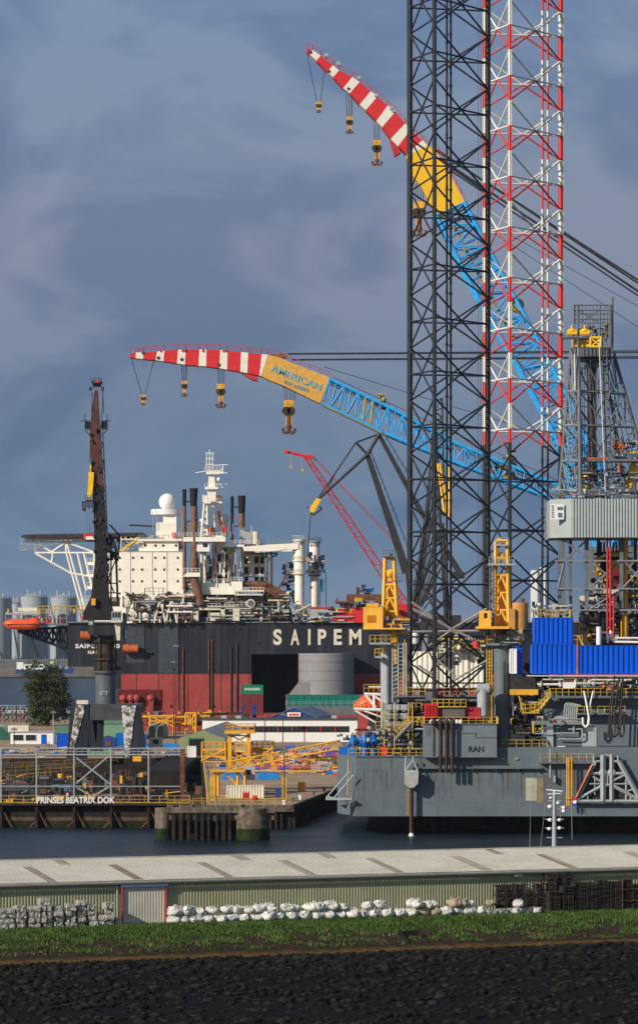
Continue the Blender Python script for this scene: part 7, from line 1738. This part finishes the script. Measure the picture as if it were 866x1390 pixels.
m.build('green_valve',evgreen,t); m=MB(); m.ball(W(*zs(132,495),YC-1.9),.24,8); m.ball(W(*zs(222,515),YC-1.9),.18,8); m.build('red_valve',redpaint,t)
# hoses
m=MB(); m.path([W(*zs(395,240),YC-3.4),W(*zs(420,360),YC-3.4),W(*zs(440,480),YC-3.4),W(*zs(435,530),YC-3.4),W(*zs(410,555),YC-3.4),W(*zs(388,530),YC-3.4),W(*zs(385,470),YC-3.4)],.2,6)
m.path([W(*zs(475,240),YC-3.1),W(*zs(440,400),YC-3.1),W(*zs(430,520),YC-3.1)],.15,6); m.build('white_hose',cleanwhite,t)
for i,(xa,xb,yb) in enumerate(((610,690,640),(630,665,630),(695,740,640),(705,745,630),(655,720,560))):
    m=MB(); xm=(xa+xb)/2; P_=[W(*zs(xm+10,110+i*5),YC-3.2-.3*i),W(*zs(xa+8,400),YC-3.2-.3*i)]+[W(*zs(xm-(xb-xa)/2*math.cos(k*math.pi/6),yb-50+50*math.sin(k*math.pi/6)),YC-3.2-.3*i) for k in range(7)]+[W(*zs(xb,420),YC-3.2-.3*i)]; m.path(P_,.14,6); m.build('black_hose',mat('hose',(.04,.03,.03),.5),t)
m=MB(); greeble(m,*zs(560,150),*zs(760,240),YC-3,2,50,.13,[cleanwhite,lgrey,dark,orange2],.1,57); m.build('hose_manifold',None,t)
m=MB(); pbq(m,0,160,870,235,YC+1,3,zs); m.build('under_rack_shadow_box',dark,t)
m.v
m=MB(); greeble(m,*zs(0,120),*zs(870,210),YC-2.5,3,140,.15,[lgrey,dgrey,brownsteel,cream,dark,lgrey],.15,58); m.build('rack_pipework',None,t)
m=MB()
for x in (190,320,440,480,700): m.pt(zs(x,108),zs(x,200),YC-2,.2)
m.path([W(*zs(0,185),YC-2.2),W(*zs(180,185),YC-2.2),W(*zs(195,200),YC-2.2)],.2); m.pt(zs(430,150),zs(480,150),YC-2,.2); m.pp([zs(212,165),zs(330,165),zs(325,205),zs(300,225),zs(215,222)],YC-2.4,2); m.build('white_rack_frame',cleanwhite,t)
m=MB(); pbq(m,-90,108,870,114,YC-3,4,zs); m.build('pipe_rack_beam',cleanwhite,t)
m=MB(); greeble(m,*zr(210,860),*zr(440,1060),YC+3,8,170,.2,[dark,brownsteel,dgrey,dark,lgrey,soot,yel],.2,59); m.build('substructure_gear',None,t)
m=MB(); c=W(*zs(12,700),YC-1); 
P_=[c+Vector((math.cos(k*math.pi/6)*1.2,0,math.sin(k*math.pi/6)*1.2)) for k in range(8)]; m.path(P_,.2,6); m.build('coiled_hose',dark,t)
# lattice A frame hull opening (trapezoid)
m=MB(); m.pp([zs(330,1195),zs(500,815),zs(700,815),zs(880,1195)],Y0-.5,.45); m.build('tension_frame_back',dark,t)
m=MB()
G=[((330,1195),(495,845),.42),((500,850),(555,850),.22),((640,850),(695,850),.22),((695,845),(870,1160),.42),((560,795),(560,1195),.5),((635,795),(635,1195),.42),((455,955),(540,955),.25),((655,955),(740,955),.25),((340,1180),(555,1060),.3),((645,1060),(866,1180),.3),((470,980),(550,1030),.2),((740,970),(650,1015),.2),((330,1195),(880,1195),.3),((555,1055),(640,1055),.25),((440,1045),(550,1045),.14),((650,1045),(800,1045),.14),((490,1000),(490,1140),.12),((430,1150),(430,1190),.12),((600,960),(600,1060),.14),((760,1000),(760,1190),.2),((800,1150),(800,1195),.2),((560,800),(635,800),.2),((480,800),(480,845),.2),((690,800),(690,845),.2),((770,1110),(830,1085),.18)]
for a_,b_,r_ in G: m.pt(zs(*a_),zs(*b_),Y0-1.1,r_)
for x in (560,635): m.ball(W(*zs(x,950),Y0-1.2),.75,10,1,.3,1)
m.build('tension_frame',mat('frame_grey',(.30,.32,.33),.5,var=.2,streak=.3),t)
m=MB(); m.pt(zs(330,1160),zs(470,880),Y0-1.7,.2); m.build('rusty_brace',orange2,t)
m=MB()
for k in range(24): yy=820+k*16; m.pt(zs(250,yy),zs(290,yy),Y0-1.6,.08)
m.pt(zs(250,815),zs(250,1235),Y0-1.6,.13); m.pt(zs(290,815),zs(290,1235),Y0-1.6,.13); m.pt(zs(265,815),zs(265,1235),Y0-1.9,.08); m.build('access_ladder',gyel,t)
m=MB(); pbq(m,245,1165,295,1172,Y0-2,1.8,zs); m.pr(zs(245,0)[0],zs(295,0)[0],zs(0,1232)[1],Y0-1.9,1.2,.6,.08); m.build('ladder_landing',gyel,t)
m=MB(); pbq(m,135,975,150,1030,Y0-.9,.9,zs); m.pt(zs(105,740),zs(105,990),Y0-.9,.14); m.build('hull_bracket',lgrey,t)
# blue containers (stand on the rig: things of their own)
for (xa,ya,xb,yb,Yc,lab) in (((326),(453),(522),(590),Y0+6,'upper blue ribbed container stacked on the wide blue ones, below the derrick'),(315,592,546,748,Y0+4,'lower left blue ribbed container, directly under the stacked upper one'),(550,598,866+30,748,Y0+3,'long blue ribbed container reaching the right edge of the view')):
    a0=zr(xa,ya); b0=zr(xb,yb); container(a0[0],a0[1],b0[0],b0[1],Yc,5,bluec,lab,per=.85,amp=.2)
a0=zr(228,600); b0=zr(262,750); container(a0[0],a0[1],b0[0],b0[1],Y0+7,4,bluec,'narrow blue container end half hidden behind the grey crane pedestal')
a0=zr(200,615); b0=zr(232,745); container(a0[0],a0[1],b0[0],b0[1],Y0+6,3,cleanwhite,'narrow white container between the grey pedestal and the blue containers')
m=MB(); pbq(m,545,592,552,750,Y0+2.7,.3,zr); m.build('orange_post',orange2,RIG)
t=RIG
m=MB(); m.pr(zr(328,0)[0],zr(515,0)[0],zr(0,452)[1],Y0+6.1,1.3,1.,.09,d=4.5); m.build('container_top_railing',yel,t)
m=MB(); m.rail([W(*zr(522,590),Y0+6),W(*zr(575,590),Y0+6)],1.4,.8,.09); m.pt(zr(556,545),zr(580,600),Y0+5,.2); m.build('yellow_steps',yel,t)
# ------------------------------------------------------------------ derrick
zt_=Z(730,400,675/136.)
YD=Y0+18
D=thing('derrick','grey lattice drilling derrick with yellow crown gear above the ribbed windwall on the rig','derrick',W(815,730,YD)); 
def DW(x,y_,dy): return W(*zt_(x,y_),YD+dy)
m=MB(); top={'L':(222,360,4),'F':(272,360,0),'B':(436,360,9),'R':(505,385,5)}; bot={'L':(140,1400,5),'F':(285,1400,-3),'B':(600,1400,14),'R':(790,1400,6)}
# (corner legs)
for k in 'LFBR': m.tube(DW(*top[k]),DW(*bot[k]),.34,6,.42)
m.tube(DW(250,360,3),DW(262,1400,2),.2,6)
m.build('derrick_leg',dgrey,D)
lv=[0,.28,.5,.73,.92,1]
m=MB()
def pt_(k,u): a_=top[k]; b_=bot[k]; return DW(a_[0]+(b_[0]-a_[0])*u,a_[1]+(b_[1]-a_[1])*u,a_[2]+(b_[2]-a_[2])*u)
for (p_,q_) in (('L','F'),('F','R'),('L','B'),('B','R')):
    for i in range(len(lv)-1):
        u0,u1=lv[i],lv[i+1]; m.tube(pt_(p_,u1),pt_(q_,u1),.24,5); mid=(pt_(p_,u1)+pt_(q_,u1))/2
        m.tube(pt_(p_,u0),mid,.14,5); m.tube(pt_(q_,u0),mid,.14,5)
        m.tube(pt_(p_,(u0+u1)/2),pt_(p_,u1)*.75+pt_(q_,u1)*.25,.1,4)
for (p_,q_) in (('L','F'),('F','R'),('B','R')):
    for i in range(12):
        u=(i+.5)/12; m.tube(pt_(p_,u),pt_(p_,u)*.8+pt_(q_,min(1,u+.03))*.2,.08,4); m.tube(pt_(q_,u),pt_(q_,u)*.85+pt_(p_,min(1,u+.03))*.15,.08,4)
    for fr in (.3,.55): 
        for i in range(len(lv)-1): m.tube(pt_(p_,lv[i])*(1-fr)+pt_(q_,lv[i])*fr,pt_(p_,lv[i+1])*(1-fr)+pt_(q_,lv[i+1])*fr,.07,4)
m.build('derrick_bracing',mat('brace_grey',(.20,.22,.24),.5,var=.3,streak=.3),D)
m=MB(); 
for x in (240,268,415,480,490):
    m.tube(DW(x,70,1),DW(x,360,1),.16,5); m.tube(DW(x,70,7),DW(x,360,7),.16,5)
for yy in (70,105,130,165,190,290):
    m.tube(DW(238,yy,1),DW(492,yy,1),.13,5); m.tube(DW(238,yy,7),DW(492,yy,7),.13,5); m.tube(DW(238,yy,1),DW(238,yy,7),.13,4); m.tube(DW(490,yy,1),DW(490,yy,7),.13,4)
for x in range(250,490,24): m.tube(DW(x,70,7),DW(x,190,7),.07,4)
m.tube(DW(268,105,1),DW(415,190,1),.09,4); m.tube(DW(415,105,1),DW(268,190,1),.09,4); m.tube(DW(498,15,3),DW(498,400,3),.25,6); m.tube(DW(160,290,1),DW(270,290,1),.3,5)
m.build('crown_frame',dgrey,D)
m=MB(); 
for x in (228,312): c=DW(x,238,1); m.ball(c+Vector((0,0,-.1)),.8,12,1,.8,.45); m.box(c.x-.85,c.x+.85,c.y-.5,c.y+1.2,c.z-.8,c.z-.05); m.tube(DW(x,205,1),DW(x,270,1),.2,5)
m.box(*[f for p in (0,) for f in (DW(238,0,0).x,DW(350,0,0).x)],YD+2,YD+5,DW(0,352,2).z,DW(0,288,2).z)
m.build('crown_block',byel,D)
m=MB(); m.tube(DW(352,290,0),DW(425,290,0),.25,5); m.tube(DW(352,352,0),DW(425,352,0),.25,5); m.tube(DW(354,290,0),DW(354,352,0),.25,5); m.tube(DW(423,290,0),DW(423,352,0),.25,5); m.tube(DW(354,290,0),DW(423,352,0),.16,5); m.tube(DW(423,290,0),DW(354,352,0),.16,5); m.build('crown_gate',byel,D)
m=MB(); m.box(DW(355,0,3).x,DW(425,0,3).x,YD+3,YD+5,DW(0,350,3).z,DW(0,290,3).z); m.build('crown_recess',dark,D)
m=MB(); m.box(DW(272,0,-.5).x,DW(505,0,0).x,YD-.5,YD+8,DW(0,418,0).z,DW(0,356,0).z)
for x in (300,325,350,375,400): m.box(DW(x,0,-1).x,DW(x,0,-1).x+.3,YD-.7,YD-.45,DW(0,418,0).z,DW(0,356,0).z)
for k in range(7): m.tube(DW(310+k*18,418,2),DW(310+k*18,490,2),.2,6)
m.box(DW(300,0,0).x,DW(435,0,0).x,YD+1,YD+6,DW(0,440,0).z,DW(0,425,0).z); m.build('crown_beam',mat('crown_dark',(.10,.11,.125),.5,var=.3),D)
m=MB(); m.tube(DW(428,240,-1),DW(470,1400,-1),.14,5); m.tube(DW(455,240,-1),DW(500,1400,-1),.14,5)
for k in range(62): u=k/62; m.tube(DW(428+42*u,240+1160*u,-1),DW(455+45*u,240+1160*u,-1),.07,4)
for k in range(20): u=k/20; c=DW(442+43*u,240+1160*u,-1.2); m.tube(DW(425+42*u,240+1160*u,-1.4),DW(458+45*u,240+1160*u,-1.4),.12,4)
m.build('ladder',dgrey,D)
m=MB(); m.tube(DW(355,440,5),DW(365,1400,5),.75,10); m.build('guide_rail',mat('brown_tube',(.10,.07,.065),.6),D)
m=MB()
for x in (335,345,372,385,392,300,310): m.tube(DW(x,440,3),DW(x+R.uniform(-10,10),1380,3),.05,4)
m.build('drilling_lines',dark,D)
m=MB(); q=random.Random(17)
for k in range(34): x=q.uniform(190,620); ya=q.uniform(420,1200); x*=1; m.use(q.choice([dgrey,lgrey,dark,dgrey])); m.tube(DW(x*.7+110,ya,q.uniform(-1,8)),DW(x*.7+110,ya+q.uniform(60,260),q.uniform(-1,8)),.06,4)
greeble(m,*zt_(235,200),*zt_(500,300),YD+1,6,70,.12,[dgrey,dark,brownsteel,gyel],.3,18); greeble(m,*zt_(160,1180),*zt_(675,1390),YD-3,8,160,.12,[dgrey,lgrey,dark,brownsteel],.2,19)
m.build('derrick_fittings',None,D)
m=MB(); m.tube(DW(245,400,-1),DW(250,640,-1),.17,6); m.tube(DW(410,300,-1.5),DW(430,800,-1.5),.1,5); m.tube(DW(430,800,-1.5),DW(455,1380,-1.5),.1,5); m.build('white_riser',cream,D)
m=MB(); m.box(DW(300,0,-1).x,DW(700,0,0).x,YD-1.5,YD+2,DW(0,1125,0).z,DW(0,1108,0).z); m.rail([DW(480,1095,-1.5),DW(700,1095,-1.5)],1.2,1,.08); m.build('racking_board',dgrey,D)
m=MB(); m.box(DW(300,0,-1).x,DW(470,0,0).x,YD-1.6,YD-1.3,DW(0,1108,0).z,DW(0,1100,0).z); m.build('orange_edge',orange2,D)
m=MB(); 
for k in range(12): p=DW(545+R.uniform(-25,30),1020+R.uniform(-35,30),0); m.box(p.x-.3,p.x+R.uniform(.1,.4),p.y,p.y+.6,p.z-R.uniform(.1,.5),p.z+.3); m.tube(p,p+Vector((R.uniform(-.6,.6),0,R.uniform(-.8,.8))),.12,6)
m.tube(DW(545,1120,-1),DW(545,1170,-1),.22,6); m.ball(DW(545,1190,-1),.33,8); m.build('winch',orange2,D)
m=MB(); greeble(m,*zt_(500,980),*zt_(675,1110),YD,4,60,.15,[dgrey,lgrey,dark,gyel],.3,60); m.build('board_gear',None,D)
m=MB(); m.tube(DW(590,1330,2),DW(640,1130,2),.5,6); m.tube(DW(610,1330,2),DW(660,1150,2),.4,6); m.tube(DW(300,1250,2),DW(350,1190,2),.4,6); m.tube(DW(300,1250,2),DW(330,1300,2),.3,6); m.build('yellow_arm',byel,D)
# windwall
m=MB(); zbw=wz(729.5,YD-8); ztw=wz(677,YD-8); m.corr((wx(775,YD-8),YD-8),(wx(905,YD-8),YD-8),zbw,ztw,.52,.14); m.box(wx(775,YD-8),wx(905,YD-8),YD-7.9,YD+14,zbw,ztw-.02)
m.corr((wx(745.5,YD-4.5),YD-4.5),(wx(775,YD-8),YD-8),zbw,ztw,.52,.03); m.plan([(wx(745.7,YD-4.4),YD-4.4),(wx(775,YD-7.9),YD-7.9),(wx(775,YD),YD+14),(wx(745.7,YD),YD+14)],zbw,ztw-.02)
ww=m.build('windwall',mat('wall_grey',(.33,.37,.37),.5,var=.08,streak=.15,rust=(.2,.2,.19)),D)
m=MB(); m.pb(746.5,684,765,705,YD-7.5,.1); m.build('wall_sign',cleanwhite,D)
m=MB(); 
for k in range(6): m.pb(748,686+k*3,751,687.3+k*3,YD-7.6,.08)
m.pb(756,688,763,692,YD-7.6,.08); m.pb(757,696,762,702,YD-7.6,.08); m.build('sign_symbols',roofblue,D)
m=MB()
m.rail([W(745,677,YD-4),W(775,677,YD-7.9),W(900,677,YD-7.9)],1.2,1,.07); greeble(m,748,664,866,676,YD-6,4,70,.12,[dgrey,lgrey,cream,dgrey],.2,61); m.build('wall_top_gear',None,D) if m.mats else m.build('wall_top_gear',dgrey,D)
# drill floor structure under the windwall
m=MB()
for px,w_ in ((762,9),(796,5),(843,5),(880,8)): m.pb(px-w_/2,730,px+w_/2,834,YD-5,1.2)
for px,w_ in ((774,4),(812,4),(862,4)): m.pb(px-w_/2,730,px+w_/2,850,YD+4,1)
m.build('floor_column',dgrey,D)
m=MB()
for yy in (760,798,827): m.pb(752,yy,900,yy+2.2,YD-5.3,.4); m.pb(752,yy,900,yy+1.5,YD+3.6,.4)
for a_,b_ in (((766,733),(796,760)),((796,733),(766,760)),((800,760),(843,798)),((843,760),(800,798)),((845,798),(880,760)),((766,798),(796,827)),((800,827),(843,800)),((845,760),(880,798)),((766,760),(757,798))): m.pt(a_,b_,YD-5,.16)
m.build('floor_bracing',MATS['brace_grey'],D)
m=MB(); pbq(m,640,140,790,160,YD-1,3,zr); pbq(m,650,160,700,230,YD-1,3,zr); pbq(m,700,150,780,200,YD-.5,3,zr); c=W(*zr(740,190),YD); m.tube(c-Vector((0,1,0)),c+Vector((0,1,0)),2.6,14); m.build('blowout_preventer',byel,D)
m=MB()
for k in range(9): m.pt(zr(655+k*16,60),zr(655+k*16,115),YD-2,.17)
m.build('hanging_pipes',dark,D)
m=MB(); pbq(m,735,200,785,292,YD-1.5,2,zr); m.build('red_hopper',mat('deep_red',(.22,.01,.02),.6,var=.3),D)
m=MB()
for x in (704,720,737): m.pt(zr(x,35 if x<730 else 340),zr(x,560),YD-6,.2,n=6)
m.build('red_riser',red2,D)
m=MB(); m.pt(zr(795,35),zr(795,560),YD-4,.55,n=8); m.pt(zr(780,300),zr(780,560),YD-3,.2); m.build('orange_column',gyel,D)
m=MB(); m.path([W(*zr(722,520),YD-7),W(*zr(722,565),YD-7),W(*zr(740,580),YD-7),W(*zr(866,582),YD-7)],.25,6); m.path([W(*zr(708,540),YD-7),W(*zr(708,585),YD-7)],.22,6); m.pt(zr(740,560),zr(866,560),YD-7,.18); m.pt(zr(660,500),zr(660,595),YD-9,.45,n=8); m.build('white_pipe',cleanwhite,D)
m=MB(); greeble(m,*zr(560,330),*zr(880,590),YD-3,10,230,.2,[dark,brownsteel,dgrey,gyel,dark,rust,lgrey],.3,62); m.build('drill_floor_gear',None,D)
m=MB(); greeble(m,*zr(620,110),*zr(880,330),YD-1,8,110,.2,[dark,brownsteel,byel,dark,rust,lgrey,gyel],.3,63); m.build('drill_floor_gear',None,D)
m=MB(); pbq(m,560,420,900,600,YD+8,1,zr); pbq(m,600,405,900,412,YD-5,.6,zr); m.build('floor_bulkhead',brownsteel,D)
m=MB(); pbq(m,700,300,790,330,YD-2,3,zr); pbq(m,560,340,650,375,YD+5,2,zr); m.build('white_tank',cream,D)
m=MB(); greeble(m,*zr(310,385),*zr(520,450),Y0+10,5,60,.13,[lgrey,cream,dgrey],.2,64); m.build('tank_gear',None,D)

# ------------------------------------------------------------------ sea air
m=MB(); m.box(-9000,9000,-30,39000,-2,230); hz=m.build('haze',None or white,origin=(0,0,0)); tag(hz,'thin sea haze lying over the whole harbour','haze',kind='stuff')
hm=bpy.data.materials.new('haze'); hm.use_nodes=True; n,l=hm.node_tree.nodes,hm.node_tree.links; n.remove(n['Principled BSDF'])
pv=n.new('ShaderNodeVolumePrincipled'); pv.inputs['Density'].default_value=.00002; pv.inputs['Color'].default_value=(.72,.84,1,1); pv.inputs['Anisotropy'].default_value=.2
l.new(pv.outputs[0],n['Material Output'].inputs['Volume']); hz.data.materials.clear(); hz.data.materials.append(hm)
